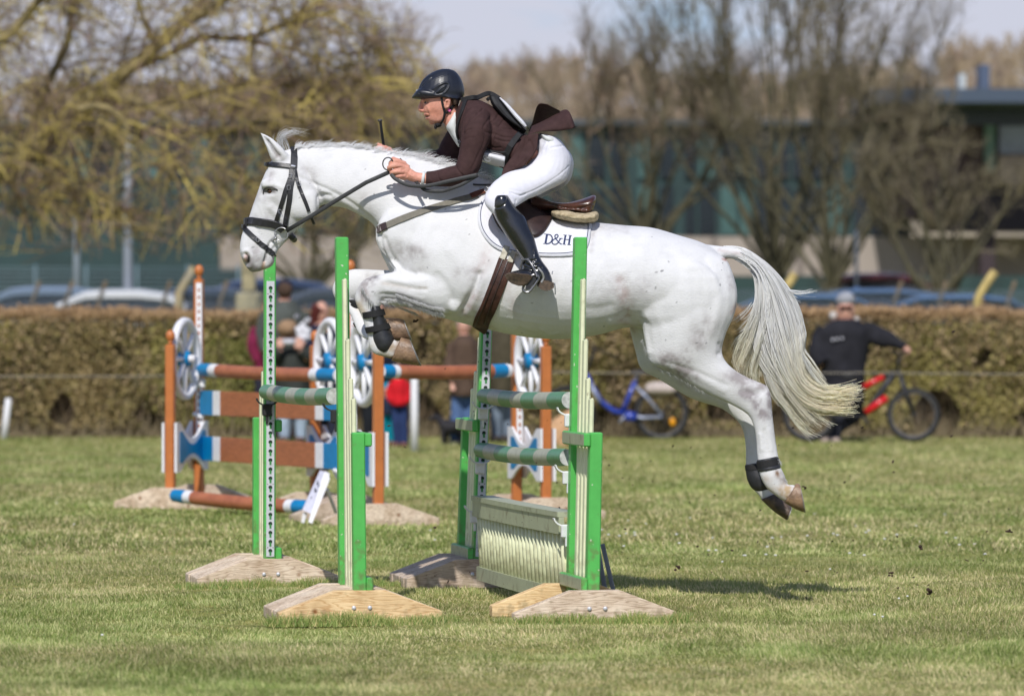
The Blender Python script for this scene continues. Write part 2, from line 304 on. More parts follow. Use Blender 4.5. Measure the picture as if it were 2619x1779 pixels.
# muscle masses
for s in (-1, 1):
    hb.ell(P(1040, 600, YH+s*.13), (.16, .06, .15)); hb.ell(P(1160, 700, YH+s*.17), (.14, .07, .17)); hb.ell(P(1740, 760, YH+s*.20), (.22, .08, .2))
HV, HF = unite(hb, .0075, 7, .5)
fine = [
 ([(760,450),(800,468),(850,490),(905,522),(945,556),(966,580)], 5, -.008), ([(764,462),(810,476),(870,504),(925,545)], 16, .005),                # jugular groove
 ([(814,545),(812,520),(815,503),(830,498),(845,500)], 6, -.010), ([(790,500),(803,520),(800,545)], 16, .010),                                        # back of the jaw
 ([(662,470),(664,492),(676,500)], 7, -.006), ([(676,478),(700,474),(722,480)], 6, .005), ([(684,489)], 12, -.012), ([(678,500),(700,502)], 4, .004),
 ([(690,530),(720,560),(728,572)], 7, .006), ([(700,520),(730,545)], 8, -.004), ([(650,560),(660,600),(664,630)], 9, -.006),
 ([(627,650),(632,657),(632,668),(627,676)], 5.5, -.022), ([(622,644),(634,642),(642,652),(644,668),(640,682)], 4.5, .006),
 ([(676,668),(682,648),(686,630),(696,616),(706,611)], 3, -.012), ([(690,650),(700,634),(712,626)], 3, -.004), ([(664,650),(668,670),(662,684)], 8, .004),
 ([(972,600),(978,640),(990,668),(1004,688)], 6, -.012), ([(985,610),(1000,650),(1030,690),(1060,700)], 6, -.010), ([(1010,606),(1080,640),(1110,690)], 22, .006),
 ([(1226,700),(1214,735),(1196,768),(1180,796)], 8, -.018), ([(1190,800),(1160,803),(1130,800)], 9, .006), ([(1236,712),(1215,760),(1200,800)], 10, .006),
 ([(985,722),(1020,729),(1060,738),(1090,740)], 5, -.005), ([(975,752),(1010,754),(1050,768)], 5, -.005), ([(925,728),(935,720)], 10, .004), ([(960,760),(972,772)], 8, -.005),
 ([(1500,788),(1530,790),(1560,782)], 13, -.006), ([(1560,825),(1600,825),(1640,850),(1660,900)], 9, .008), ([(1590,720),(1602,770),(1604,810)], 16, -.008),
 ([(1640,640),(1655,600)], 22, .008), ([(1840,880),(1846,896),(1838,905)], 6, -.006), ([(1780,700),(1800,790),(1790,850)], 20, -.006), ([(1900,1000),(1930,1006),(1950,1000)], 8, -.005),
 ([(1250,860),(1300,855),(1340,845)], 3, -.003), ([(1400,858),(1430,850)], 3, .003), ([(1330,838),(1350,850),(1372,852)], 3, -.004), ([(1385,842),(1400,852)], 3, .003),
 ([(1944,1110),(1948,1150)], 4, .005), ([(1966,1100),(1974,1150)], 5, .003), ([(1955,1100),(1962,1160)], 4, -.004), ([(934,790),(950,850)], 4, .003), ([(955,795),(970,850)], 3, -.004),
 ([(1020,705),(980,715)], 14, .003), ([(930,740),(950,760)], 12, .004), ([(1120,640),(1200,600),(1250,560)], 40, .006), ([(1470,640),(1480,760)], 60, .004),
 ([(684,358),(694,374),(704,390),(712,400)], 5.5, -.020), ([(674,348),(684,362)], 3.5, -.010),
 ([(1080,560),(1050,620),(1040,680)], 9, -.004), ([(1100,575),(1075,640),(1065,690)], 14, .005), ([(1150,640),(1185,690),(1195,740)], 16, .005), ([(1120,700),(1150,740),(1160,780)], 8, -.004), ([(1000,716),(1040,722),(1090,716)], 7, .0035),
 ([(990,742),(1030,750),(1080,764)], 6, .003), ([(1720,940),(1780,962),(1850,1000)], 7, .003), ([(1700,925),(1780,950),(1860,985)], 5, -.003), ([(1700,640),(1760,700),(1780,780)], 14, -.004), ([(1830,700),(1840,780),(1820,850)], 14, .005), ([(1650,700),(1690,760),(1700,820)], 16, -.003),
 ([(690,520),(712,545),(730,575)], 2.2, .0018), ([(660,520),(672,550),(668,585)], 2.2, .0016), ([(655,600),(668,615),(672,635)], 2, .0016), ([(1540,700),(1580,740),(1600,790)], 3, .0018), ([(1240,760),(1330,800),(1420,812)], 3, .0016), ([(1300,812),(1380,826)], 3, .0014),
]
HV = sculpt(HV, HF, fine)
for i in range(7):     # ribs, faint
    x = 1290+i*38; HV = sculpt(HV, HF, [([(x+30, 640+i*4), (x, 720), (x-26, 790)], 9, .0016)])
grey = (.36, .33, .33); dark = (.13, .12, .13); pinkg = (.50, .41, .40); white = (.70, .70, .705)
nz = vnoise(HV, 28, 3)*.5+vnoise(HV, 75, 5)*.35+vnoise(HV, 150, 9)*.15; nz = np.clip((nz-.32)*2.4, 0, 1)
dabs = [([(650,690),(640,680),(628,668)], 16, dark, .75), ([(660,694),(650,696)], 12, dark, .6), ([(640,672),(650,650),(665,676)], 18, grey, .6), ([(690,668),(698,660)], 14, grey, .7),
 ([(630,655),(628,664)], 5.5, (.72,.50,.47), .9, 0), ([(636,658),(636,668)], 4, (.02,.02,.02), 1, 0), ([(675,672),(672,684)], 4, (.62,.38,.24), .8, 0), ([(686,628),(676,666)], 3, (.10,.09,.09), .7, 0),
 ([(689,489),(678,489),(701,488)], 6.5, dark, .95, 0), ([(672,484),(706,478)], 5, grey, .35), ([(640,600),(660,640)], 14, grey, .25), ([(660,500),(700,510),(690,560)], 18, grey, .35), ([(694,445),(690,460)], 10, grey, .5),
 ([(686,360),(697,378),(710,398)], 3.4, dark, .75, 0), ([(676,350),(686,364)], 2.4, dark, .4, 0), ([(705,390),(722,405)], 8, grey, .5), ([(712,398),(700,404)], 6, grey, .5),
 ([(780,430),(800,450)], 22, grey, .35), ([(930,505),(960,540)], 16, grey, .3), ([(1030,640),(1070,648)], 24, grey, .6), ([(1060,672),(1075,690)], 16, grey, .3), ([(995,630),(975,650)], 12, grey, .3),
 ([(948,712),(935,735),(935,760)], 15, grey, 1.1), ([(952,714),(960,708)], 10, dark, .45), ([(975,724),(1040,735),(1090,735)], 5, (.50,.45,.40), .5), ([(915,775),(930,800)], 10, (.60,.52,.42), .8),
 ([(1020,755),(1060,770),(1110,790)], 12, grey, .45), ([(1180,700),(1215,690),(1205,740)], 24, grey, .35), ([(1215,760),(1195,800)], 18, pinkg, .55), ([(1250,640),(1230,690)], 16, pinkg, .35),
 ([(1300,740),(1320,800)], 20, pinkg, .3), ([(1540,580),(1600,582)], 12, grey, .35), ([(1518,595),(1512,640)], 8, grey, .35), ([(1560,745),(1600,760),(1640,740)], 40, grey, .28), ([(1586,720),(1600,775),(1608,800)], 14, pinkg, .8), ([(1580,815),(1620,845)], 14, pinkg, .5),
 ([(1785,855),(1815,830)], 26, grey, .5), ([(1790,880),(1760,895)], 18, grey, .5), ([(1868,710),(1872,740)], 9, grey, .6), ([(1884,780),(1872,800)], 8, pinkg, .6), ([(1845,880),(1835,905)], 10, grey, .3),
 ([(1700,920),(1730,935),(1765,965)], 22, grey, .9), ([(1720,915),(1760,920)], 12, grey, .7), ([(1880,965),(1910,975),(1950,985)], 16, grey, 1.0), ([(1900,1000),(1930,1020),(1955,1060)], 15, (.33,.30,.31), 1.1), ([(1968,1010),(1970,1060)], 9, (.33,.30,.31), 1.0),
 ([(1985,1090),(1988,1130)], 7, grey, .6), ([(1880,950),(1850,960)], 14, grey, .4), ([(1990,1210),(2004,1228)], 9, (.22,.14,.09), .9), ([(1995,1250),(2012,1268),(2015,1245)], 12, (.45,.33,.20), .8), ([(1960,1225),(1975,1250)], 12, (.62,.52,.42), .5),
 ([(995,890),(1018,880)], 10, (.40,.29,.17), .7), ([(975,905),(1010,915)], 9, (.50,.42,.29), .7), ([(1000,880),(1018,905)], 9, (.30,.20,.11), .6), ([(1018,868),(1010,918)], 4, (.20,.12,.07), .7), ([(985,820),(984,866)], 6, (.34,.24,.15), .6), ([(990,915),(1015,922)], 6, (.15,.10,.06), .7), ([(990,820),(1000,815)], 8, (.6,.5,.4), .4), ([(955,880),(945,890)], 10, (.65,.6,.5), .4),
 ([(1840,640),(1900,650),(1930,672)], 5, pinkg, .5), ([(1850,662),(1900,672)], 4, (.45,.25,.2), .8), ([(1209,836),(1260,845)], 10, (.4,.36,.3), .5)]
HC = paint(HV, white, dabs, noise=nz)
HC *= (1-.05*np.clip((vnoise(HV, 22, 11)-.45)*3, 0, 1)*(.5+nz))[:, None]
# flecks of mud and dark hair
X_, Y_ = unproj(HV); rr = random.Random(4)
for i in range(120):
    x = rr.uniform(640, 1980); y = rr.uniform(430, 1080); r = rr.choice([1.3, 1.5, 1.7, 2.1, 2.6]); dd = np.hypot(X_-x, Y_-y) < r
    HC[dd] = HC[dd]*.5
dd = np.hypot((X_-1693)*.6+(Y_-692)*.5, (Y_-692)) < 3; HC[dd] = (.25, .25, .26)
# far side in step with near side needs no paint of its own: dabs project right through
def coat_mat():
    m = bpy.data.materials.new('grey_horse_coat'); m.use_nodes = True; t = m.node_tree; b = t.nodes['Principled BSDF']
    a = t.nodes.new('ShaderNodeAttribute'); a.attribute_name = 'col'; co = t.nodes.new('ShaderNodeTexCoord')
    mp = t.nodes.new('ShaderNodeMapping'); mp.inputs['Scale'].default_value = (1, 1, 2.4); mp.inputs['Rotation'].default_value = (0, .5, 0)
    n1 = t.nodes.new('ShaderNodeTexNoise'); n1.inputs['Scale'].default_value = 70; n1.inputs['Detail'].default_value = 5; n1.inputs['Roughness'].default_value = .7
    t.links.new(co.outputs['Object'], mp.inputs['Vector']); t.links.new(mp.outputs['Vector'], n1.inputs['Vector'])
    mr = t.nodes.new('ShaderNodeMapRange'); mr.inputs['From Min'].default_value = .3; mr.inputs['From Max'].default_value = .65; mr.inputs['To Min'].default_value = .94; mr.inputs['To Max'].default_value = 1.0
    t.links.new(n1.outputs['Fac'], mr.inputs['Value'])
    mm = t.nodes.new('ShaderNodeVectorMath'); mm.operation = 'SCALE'; t.links.new(a.outputs['Color'], mm.inputs[0]); t.links.new(mr.outputs['Result'], mm.inputs['Scale'])
    t.links.new(mm.outputs['Vector'], b.inputs['Base Color']); b.inputs['Roughness'].default_value = .62; b.inputs['Specular IOR Level'].default_value = .28
    b.inputs['Sheen Weight'].default_value = .0
    bp = t.nodes.new('ShaderNodeBump'); bp.inputs['Strength'].default_value = .42; bp.inputs['Distance'].default_value = .007; t.links.new(n1.outputs['Fac'], bp.inputs['Height']); t.links.new(bp.outputs['Normal'], b.inputs['Normal'])
    return m
MCOAT = coat_mat()
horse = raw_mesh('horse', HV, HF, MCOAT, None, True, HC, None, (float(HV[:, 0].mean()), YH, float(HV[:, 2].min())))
tag(horse, 'white-grey horse in mid-leap over the green fence, forelegs tucked and hind legs stretched out behind', 'horse')
HBVH = BVHTree.FromPolygons([tuple(v) for v in HV], [tuple(f) for f in HF])
def surf(px, py, off=.004, yf=None):
    d = ray(px, py).normalized(); h = HBVH.ray_cast(CAMP+d*10, d)
    if h[0] is None: return P(px, py, YH if yf is None else yf), Vector((0, -1, 0))
    n_ = h[1]; n_ = -n_ if n_.dot(d) > 0 else n_
    return h[0]+n_*off-d*0.001, n_
def drape(mb, pts, wd, th=.004, off=.004, sub=6, mirror=False, yf=None):
    c = cat(pts, sub) if len(pts) > 2 else np.array([np.array(pts[0])+(np.array(pts[1])-np.array(pts[0]))*t for t in np.linspace(0, 1, sub*2)])
    q = [surf(p[0], p[1], off, yf) for p in c]; pp = [a for a, b in q]; nn = [b for a, b in q]
    for _ in range(2): pp = [pp[0]]+[(pp[i-1]+pp[i]*2+pp[i+1])/4 for i in range(1, len(pp)-1)]+[pp[-1]]
    mb.strap(pp, wd, th, nrms=nn)
    if mirror:
        mb.strap([Vector((a.x, 2*YH-a.y, a.z)) for a in pp], wd, th, nrms=[Vector((b.x, -b.y, b.z)) for b in nn])
    return pp
# eyes
for s in (-1, 1):
    e = MB(); p, n_ = surf(690, 489, -.010); p = p if s < 0 else Vector((p.x, 2*YH-p.y, p.z)); e.ell(p, (.021, .017, .016))
    eo = e.obj('eye', M('horse_eye', (.05, .018, .010), .08, spec=.8, scale=40), horse, True)
    if s < 0:
        e = MB(); a, b = surf(692, 488, 0); e.ell(a+Vector((.001, .0, 0)), (.0105, .0055, .0095)); e.obj('iris', M('horse_iris', (.16, .06, .028), .1, spec=.8, scale=60), eo, True)
        e = MB(); e.tube([surf(x, y, .003)[0] for x, y in cat([(674,496),(676,484),(688,478),(702,481),(710,486)], 3)], .0032, 6)
        e.obj('eyelid', M('horse_lid', (.045, .04, .042), .5, scale=60), horse, True)
# hooves
hoofm = M('hoof_horn', (.30, .19, .115), .45, .5, 22, .35, 90, col2=(.15, .095, .06), stretch=(1, 1, 1)); shoem = M('shoe_steel', (.42, .40, .38), .5, .4, metal=.6, scale=50)
hoof_dark = M('muddy_hoof', (.13, .09, .065), .5, .5, 30, .5, 60, col2=(.045, .035, .03))
for st, dy, mt in (([(1001,922,1026,862,.046),(1040,930,1040,866,.056),(1074,935,1048,868,.062)], -.15, hoofm), ([(976,874,982,814,.048),(1010,874,1012,813,.056),(1051,871,1032,818,.062)], -.065, hoofm),
             ([(2006,1284,2036,1236,.046),(2032,1300,2042,1236,.054),(2056,1309,2045,1238,.06)], -.15, hoofm), ([(1946,1276,1994,1256,.046),(1978,1306,2012,1280,.054),(2010,1328,2024,1296,.06)], .15, hoof_dark)):
    h = MB(); ploft(h, [s+(dy,) for s in st], YH, sub=4, n=24, ex=2.3); ho = h.obj('hoof', mt, horse, True)
    a, b = np.array(st[-2], float), np.array(st[-1], float); d = (b-a); d[4] = 0; d = d/np.hypot((d[0]+d[2])/2, (d[1]+d[3])/2)
    h = MB(); ploft(h, [tuple(b+d*q)+(dy,) for q in (-.3, 2.4)], YH, sub=1, n=24, ex=2.3); h.obj('horseshoe', shoem, ho, True)
# ------------------------------------------------ hair
hairm = M('horse_hair', (1, 1, 1), .45, .02, 200, attr='col', spec=.5, trans=.42)
def lobe(Lp, Rp, n, seed, K=26, ydep=.06, jit=2.5, clump=40, start=0., minlen=.62, endspread=8):
    r = np.random.default_rng(seed); Lc = cat(Lp, 8); Rc = cat(Rp, 8)
    def samp(A, t):
        d = np.r_[0, np.cumsum(np.hypot(*np.diff(A, axis=0).T))]; d /= d[-1]; return np.stack([np.interp(t, d, A[:, 0]), np.interp(t, d, A[:, 1])], -1)
    cl = r.integers(0, clump, n); cs = r.uniform(0, 1, clump); cph = r.uniform(0, 6.28, clump); cy = r.uniform(-1, 1, clump); cend = r.uniform(minlen, 1, clump)
    s0 = np.clip(cs[cl]+r.normal(0, .035, n), -.02, 1.02); t0 = r.uniform(0, .28, n)*(1-start)+start; t1 = np.clip(cend[cl]-np.abs(r.normal(0, .10, n)), .3, 1.0)
    tt = t0[:, None]+(t1-t0)[:, None]*np.linspace(0, 1, K)[None]; Lq = samp(Lc, tt); Rq = samp(Rc, tt)
    s = s0[:, None]+.05*np.sin(tt*5+cph[cl][:, None])*tt; q = Lq+(Rq-Lq)*s[..., None]
    wv = np.stack([np.sin(tt*9+cph[cl][:, None]*3), np.cos(tt*8+cph[cl][:, None]*2)], -1)*jit*tt[..., None]+r.normal(0, 1, (n, 1, 2))*jit*.5*tt[..., None]+r.normal(0, 1, (n, 1, 2))*endspread*(np.clip(tt-.75, 0, 1)**2*8)[..., None]
    q = q+wv; yy = (cy[cl][:, None]*.6+r.normal(0, .35, (n, 1)))*ydep*np.sin(np.clip(tt*2.4+.25, 0, 1.57))*(.4+.6*np.sin(np.pi*np.clip(s, 0.05, .95)))
    return q, yy, tt, cl
def px3(q, yy, Y0=YH):
    x = q[..., 0]; y = q[..., 1]; Y = Y0+yy; u = (x-CX)/FPX; v = (CY-y)/FPX; dy = v*math.sin(PITCH)+math.cos(PITCH); dz = v*math.cos(PITCH)-math.sin(PITCH); t = Y/dy
    return np.stack([u*t, Y, CAMH+dz*t], -1)
PLs, Rs, Cs = [], [], []
def addl(res, r0, c0, c1, seed, yoff=0):
    q, yy, tt, cl = res; r = np.random.default_rng(seed); PLs.append(px3(q, yy+yoff)); n, K = tt.shape
    Rs.append(np.linspace(1, .35, K)[None]*r.uniform(.7, 1.25, (n, 1))*r0); ccl = r.normal(0, .05, (200, 1)); g = np.clip((tt[..., None]-.45)*2.2, 0, 1)
    c = np.array(c0)*(1-g)+np.array(c1)*g; c = c*(1+ccl[cl][:, None]+r.normal(0, .05, (n, 1, 1))); Cs.append(np.clip(c, .03, 1.0))
cw, cream, ylw = (1.0, 1.0, .985), (1.0, .95, .80), (.99, .91, .70)
addl(lobe([(1850,640),(1900,672),(1930,696),(1940,735),(1936,790),(1926,850),(1935,910),(1968,965),(2030,1024),(2100,1056),(2200,1052)], [(1850,629),(1905,636),(1962,676),(2012,735),(2040,790),(2052,850),(2052,910),(2062,958),(2100,985),(2145,988),(2212,978)], 3600, 1, ydep=.06, clump=130, minlen=.72, endspread=16), .0022, cw, ylw, 2)
addl(lobe([(1856,652),(1896,672),(1926,700),(1934,745),(1926,800),(1904,850),(1888,890),(1876,925),(1882,955)], [(1880,634),(1940,668),(1975,720),(1985,790),(1975,850),(1962,900),(1948,940),(1945,975),(1955,1000)], 1500, 3, ydep=.06, clump=46, minlen=.7, jit=5), .0018, cw, cream, 4)
addl(lobe([(1880,650),(1925,700),(1942,760),(1948,850),(1952,930),(1975,1000),(2010,1050),(2050,1095),(2090,1122)], [(1900,650),(1965,710),(2000,790),(2005,870),(2010,940),(2045,1000),(2085,1040),(2130,1072),(2170,1082)], 900, 5, ydep=.06, clump=30, minlen=.72, jit=6), .0018, cw, cream, 6)
addl(lobe([(1950,690),(2000,740),(2020,790),(2040,860),(2045,900),(2060,940),(2080,965),(2110,998),(2140,1010)], [(1955,680),(2012,730),(2044,790),(2062,850),(2058,890),(2080,920),(2100,950),(2125,985),(2155,1005)], 160, 7, ydep=.05, clump=8, minlen=.8), .0013, cw, cream, 8)
addl(lobe([(1930,690),(1936,750),(1925,800),(1905,845),(1880,870),(1868,900),(1860,930)], [(1950,690),(1950,760),(1935,810),(1915,850),(1890,885),(1880,905),(1868,920)], 120, 9, ydep=.05, clump=9, minlen=.75, jit=4), .0012, cw, cream, 10)
addl(lobe([(2040,940),(2060,965),(2085,985),(2120,1000),(2170,1004),(2235,985)], [(2050,930),(2075,960),(2110,985),(2150,1010),(2180,1030),(2205,1050)], 90, 15, ydep=.05, clump=20, minlen=.6, jit=5, endspread=14), .0011, cream, cream, 16)
addl(lobe([(2030,880),(2060,905),(2078,940),(2100,962),(2135,985)], [(2040,890),(2056,925),(2075,960),(2098,985),(2120,1000)], 50, 17, ydep=.05, clump=10, minlen=.6, jit=4), .0011, cw, cream, 18)
addl(lobe([(1990,710),(2010,735),(2030,742),(2060,740),(2105,728)], [(1985,720),(2010,745),(2032,770),(2055,780),(2085,790)], 60, 11, ydep=.04, clump=8, minlen=.6, jit=3), .0010, cw, cw, 12)
addl(lobe([(1930,760),(1910,790),(1880,812),(1860,826)], [(1945,770),(1930,800),(1900,840),(1872,862)], 40, 13, ydep=.04, clump=7, minlen=.6, jit=3), .0010, cw, cw, 14)
PL = np.concatenate(PLs); RR = np.concatenate(Rs); CC = np.concatenate(Cs)
strands('tail', PL, RR, hairm, CC, horse)
# mane: short and wispy along the crest
crest = cat([(752,372),(780,368),(810,367),(850,366),(895,368),(940,373),(980,383),(1018,388),(1058,395),(1096,405),(1140,420),(1180,436),(1215,449),(1245,460)], 8)
r = np.random.default_rng(21); n = 1700; K = 7
ti = np.clip((np.sort(r.uniform(0, 1, 420))[r.integers(0, 420, n)]+r.normal(0, .003, n)), 0, 1)*(len(crest)-1); i0 = np.clip(ti.astype(int), 0, len(crest)-2); f = ti-i0
b = crest[i0]*(1-f)[:, None]+crest[i0+1]*f[:, None]; tl = np.linspace(0, 1, K)
cl = (ti*2.3).astype(int); lenv = (16+8*vnoise(np.stack([cl*1.0, cl*0, cl*0], 1), .9, 2))*(1+.6*np.clip((ti/len(crest)-.5)*4, 0, 1))*r.uniform(.45, 1.15, n); ang = -1.05+.75*(vnoise(np.stack([cl*1.0, cl*0, cl*0], 1), .7, 8)-.5)+r.normal(0, .26, n)
ang = ang+.5*np.clip(ti/len(crest)-.5, 0, 1)
q = np.stack([b[:, 0, None]+np.cos(ang[:, None]+tl*.7)*lenv[:, None]*tl, b[:, 1, None]+8+r.uniform(-2, 5, (n, 1))+np.sin(ang[:, None]+tl*.7)*lenv[:, None]*tl*1.15], -1)
yy = -.004+r.normal(0, .013, (n, 1))-.012*tl[None]*r.uniform(0, 1, (n, 1))
strands('mane', px3(q, yy), np.linspace(1, .2, K)[None]*np.full((n, 1), .0013), hairm, np.clip(1.0+r.normal(0, .04, (n, 1)), 0, 1)*np.ones((n, 3)), horse)
# forelock blowing back
fl = lobe([(712,398),(702,378),(700,358),(708,342),(728,335),(760,344),(800,356)], [(744,390),(740,374),(732,358),(730,348),(748,340),(775,326),(790,312)], 95, 31, K=14, ydep=.05, clump=22, minlen=.35, jit=9, endspread=8)
q, yy, tt, cl = fl
strands('forelock', px3(q, yy), np.linspace(1, .15, 14)[None]*np.full((len(q), 1), .0009), hairm, np.clip(.82+np.random.default_rng(3).normal(0, .1, (len(q), 1)), .2, .9)*np.ones((len(q), 3)), horse)
# feather along forearm, knee, gaskin
def fringe(line, n, ln, ang, seed, spread=.25, dy=-.15):
    r = np.random.default_rng(seed); c = cat(line, 8); ti = r.uniform(0, 1, n)*(len(c)-1.001); i0 = ti.astype(int); f = (ti-i0)[:, None]; b = c[i0]*(1-f)+c[i0+1]*f; K = 5; tl = np.linspace(0, 1, K)
    a = ang+.5*(vnoise(np.stack([ti*.8, ti*0, ti*0], 1), 1., seed)-.5)+r.normal(0, spread*.5, n); le = ln*r.uniform(.4, 1.1, n)
    q = np.stack([b[:, 0, None]+np.cos(a)[:, None]*le[:, None]*tl, b[:, 1, None]+np.sin(a)[:, None]*le[:, None]*tl], -1)+r.normal(0, 1.2, (n, 1, 2)); return px3(q, np.full((n, K), dy)+r.normal(0, .014, (n, 1)))
FR = np.concatenate([fringe([(985,764),(1020,768),(1060,782),(1100,796),(1130,801)], 700, 15, .9, 41, .5, dy=-.19), fringe([(1010,752),(1050,766),(1090,780),(1130,788)], 500, 14, .8, 51, .4, dy=-.225), fringe([(955,768),(972,772),(982,772)], 160, 20, .3, 42, .6), fringe([(1000,778),(1040,792),(1062,800)], 120, 14, .8, 43, dy=.15), fringe([(1040,772),(1080,786),(1120,796)], 260, 22, 1.0, 48, .5), fringe([(925,735),(940,760),(955,775)], 260, 14, 1.5, 49, .5, dy=-.195),
     fringe([(1655,905),(1680,938),(1720,957),(1770,985),(1800,1002)], 300, 10, 1.1, 44), fringe([(1985,1165),(1994,1182)], 60, 12, .9, 45), fringe([(1996,1205),(2008,1230)], 120, 9, .7, 46), fringe([(1642,868),(1655,905)], 60, 7, 2.2, 47)])
strands('leg_feathers', FR, np.linspace(1, .25, 5)[None]*np.full((len(FR), 1), .0011), hairm, np.clip(.78+np.random.default_rng(8).normal(0, .07, (len(FR), 1)), .2, .9)*np.ones((len(FR), 3)), horse)
# ================================================================ tack
leather = M('black_leather', (.022, .022, .026), .38, .3, 60, .15, 300, spec=.6); brown = M('brown_saddle_leather', (.085, .030, .018), .28, .35, 18, .08, 200, spec=.6, col2=(.030, .012, .009)); steel = M('bit_steel', (.50, .50, .51), .38, metal=.8); iron = M('stirrup_iron', (.22, .22, .23), .35, metal=.7)
browndark = M('dark_saddle_leather', (.040, .022, .020), .42, .4, 22, .1, 250, spec=.5); elastic = M('khaki_elastic', (.20, .185, .15), .75, .15, 60, .3, 500)
padm = M('white_quilt', (.74, .75, .80), .85, .05, 60, .35, 260); navy = M('navy_piping', (.02, .035, .11), .6, .2, 60); creamw = M('cream_webbing', (.55, .52, .42), .8, .35, 50, col2=(.33, .31, .24))
def loopring(c, r, rad, n=28, m=6, ax=(1, 0), Y=YH, sx=1, sy=1):
    mb = MB(); return [P(c[0]+r*sx*math.cos(2*math.pi*k/n), c[1]+r*sy*math.sin(2*math.pi*k/n), Y) for k in range(n+1)]
HB = surf(720, 480)[0]
bridle = thing('bridle', 'black leather bridle with flash noseband and ring bit on the horse\'s head', 'bridle', P(719, 599, YH-.06))
def part(name, mat, parent, fn, smooth=False):
    mb = MB(); fn(mb); return mb.obj(name, mat, parent, smooth)
part('crown_strap', leather, bridle, lambda m: drape(m, [(751,376),(752,400),(751,428)], .034, .007, mirror=True))
part('browband', leather, bridle, lambda m: [drape(m, [(682,420),(690,421),(715,423),(735,425),(754,429)], .024, .010, .006, mirror=True), m.strap([P(681, 420, YH-.05), P(677, 420, YH), P(681, 420, YH+.05)], .019, .009, (-1, 0, 0))])
part('browband_crystals', M('crystal', (.8, .8, .82), .2, metal=.6, scale=200), bridle, lambda m: drape(m, [(744,426),(754,428)], .010, .006, .012))
part('cheekpiece', leather, bridle, lambda m: drape(m, [(749,430),(748,455),(743,480),(741,505),(736,540),(731,560),(728,582)], .026, .007, mirror=True))
part('noseband_cheekpiece', leather, bridle, lambda m: drape(m, [(745,432),(742,455),(731,485),(724,510),(716,535),(710,555),(705,570)], .021, .006, .005, mirror=True))
part('throatlash', leather, bridle, lambda m: drape(m, [(754,430),(757,450),(762,470),(770,490),(782,518),(790,540)], .018, .006, mirror=True) and m.strap([surf(789, 538)[0], P(796, 556, YH-.045), P(803, 572, YH-.02), P(801, 574, YH+.02)], .014, .005))
part('noseband', leather, bridle, lambda m: [drape(m, [(629,567),(645,566),(665,568),(690,571),(706,575),(718,582),(724,588)], .040, .014, .007, mirror=True), m.strap([P(629, 567, YH-.04), P(625.5, 567, YH), P(629, 567, YH+.04)], .034, .012, (-1, 0, 0)),
    m.tube([surf(740, 598, .01)[0], P(748, 607, YH-.035), P(752, 612, YH), P(748, 607, YH+.035)], .017, 8)])
part('flash_strap', leather, bridle, lambda m: [drape(m, [(622,580),(634,592),(650,608),(665,621),(680,633),(690,641),(699,650)], .024, .006, .006, mirror=True), m.strap([P(622, 580, YH-.04), P(618, 578, YH), P(622, 580, YH+.04)], .018, .005, (-1, 0, 0)), m.strap([P(699, 650, YH-.035), P(703, 655, YH), P(699, 650, YH+.035)], .018, .005, (0, 0, -1))])
part('buckle', steel, bridle, lambda m: [m.tube([surf(x+4*a, y+5*b, .014)[0] for a, b in ((-1, -1), (1, -1), (1, 1), (-1, 1), (-1, -1))], .0015, 5) for x, y in ((658,614), (742,451), (739,480), (763,470), (716,541))])
def bit(m):
    for s in (-1, 1):
        y = YH+s*.075; pts = [P(719.5+17*math.cos(t), 599+17*math.sin(t), y+s*.008*math.cos(t)) for t in np.linspace(0, 6.283, 30)]; m.tube(pts, .0032, 6, cap=False)
        m.tube([P(706, 608, YH+s*.08), P(698, 615, YH+s*.05), P(694, 620, YH+s*.02)], .0055, 8)
part('bit', steel, bridle, bit, True)
rein = MB(); YN = YH-.215
rein.strap([P(733, 590, YH-.085), P(765, 571, YH-.12), P(797, 552, YH-.135), P(866, 509, YH-.16), P(936, 467, YH-.19), P(996, 440, YN)], .021, .007)
rein.strap([P(733, 590, YH+.085), P(797, 552, YH+.135), P(866, 500, YH+.18), P(936, 440, YH+.2), P(986, 396, YH+.2)], .015, .006)
lp = [P(992.5+13.5*math.cos(t), 419+16*math.sin(t), YN-.01+.02*math.sin(t)) for t in np.linspace(1.2, 6.6, 22)]; rein.strap([P(1003, 444, YN)]+lp, .006, .012, (0, -1, 0))
def c3(pts): return [P(p[0], p[1], YH+p[2]) for p in cat(pts, 6)]
rein.strap(c3([(1000,445,-.24),(1012,458,-.25),(1040,472,-.27),(1070,476,-.28),(1100,474,-.29),(1140,465,-.30),(1180,456,-.30),(1222,447,-.30)]), .019, .006)
rein.strap(c3([(1075,476,-.27),(1088,486,-.27),(1110,489,-.28),(1135,488,-.28),(1160,480,-.29),(1185,470,-.29),(1222,448,-.29)]), .018, .006)
rein.strap(c3([(1000,392,.16),(1010,396,.1),(1024,410,-.05),(1040,428,-.12),(1054,445,-.16),(1062,462,-.2),(1075,476,-.26)]), .017, .006)
rein.obj('reins', M('rein_rubber', (.035, .036, .038), .6, .3, 80), bridle, True)
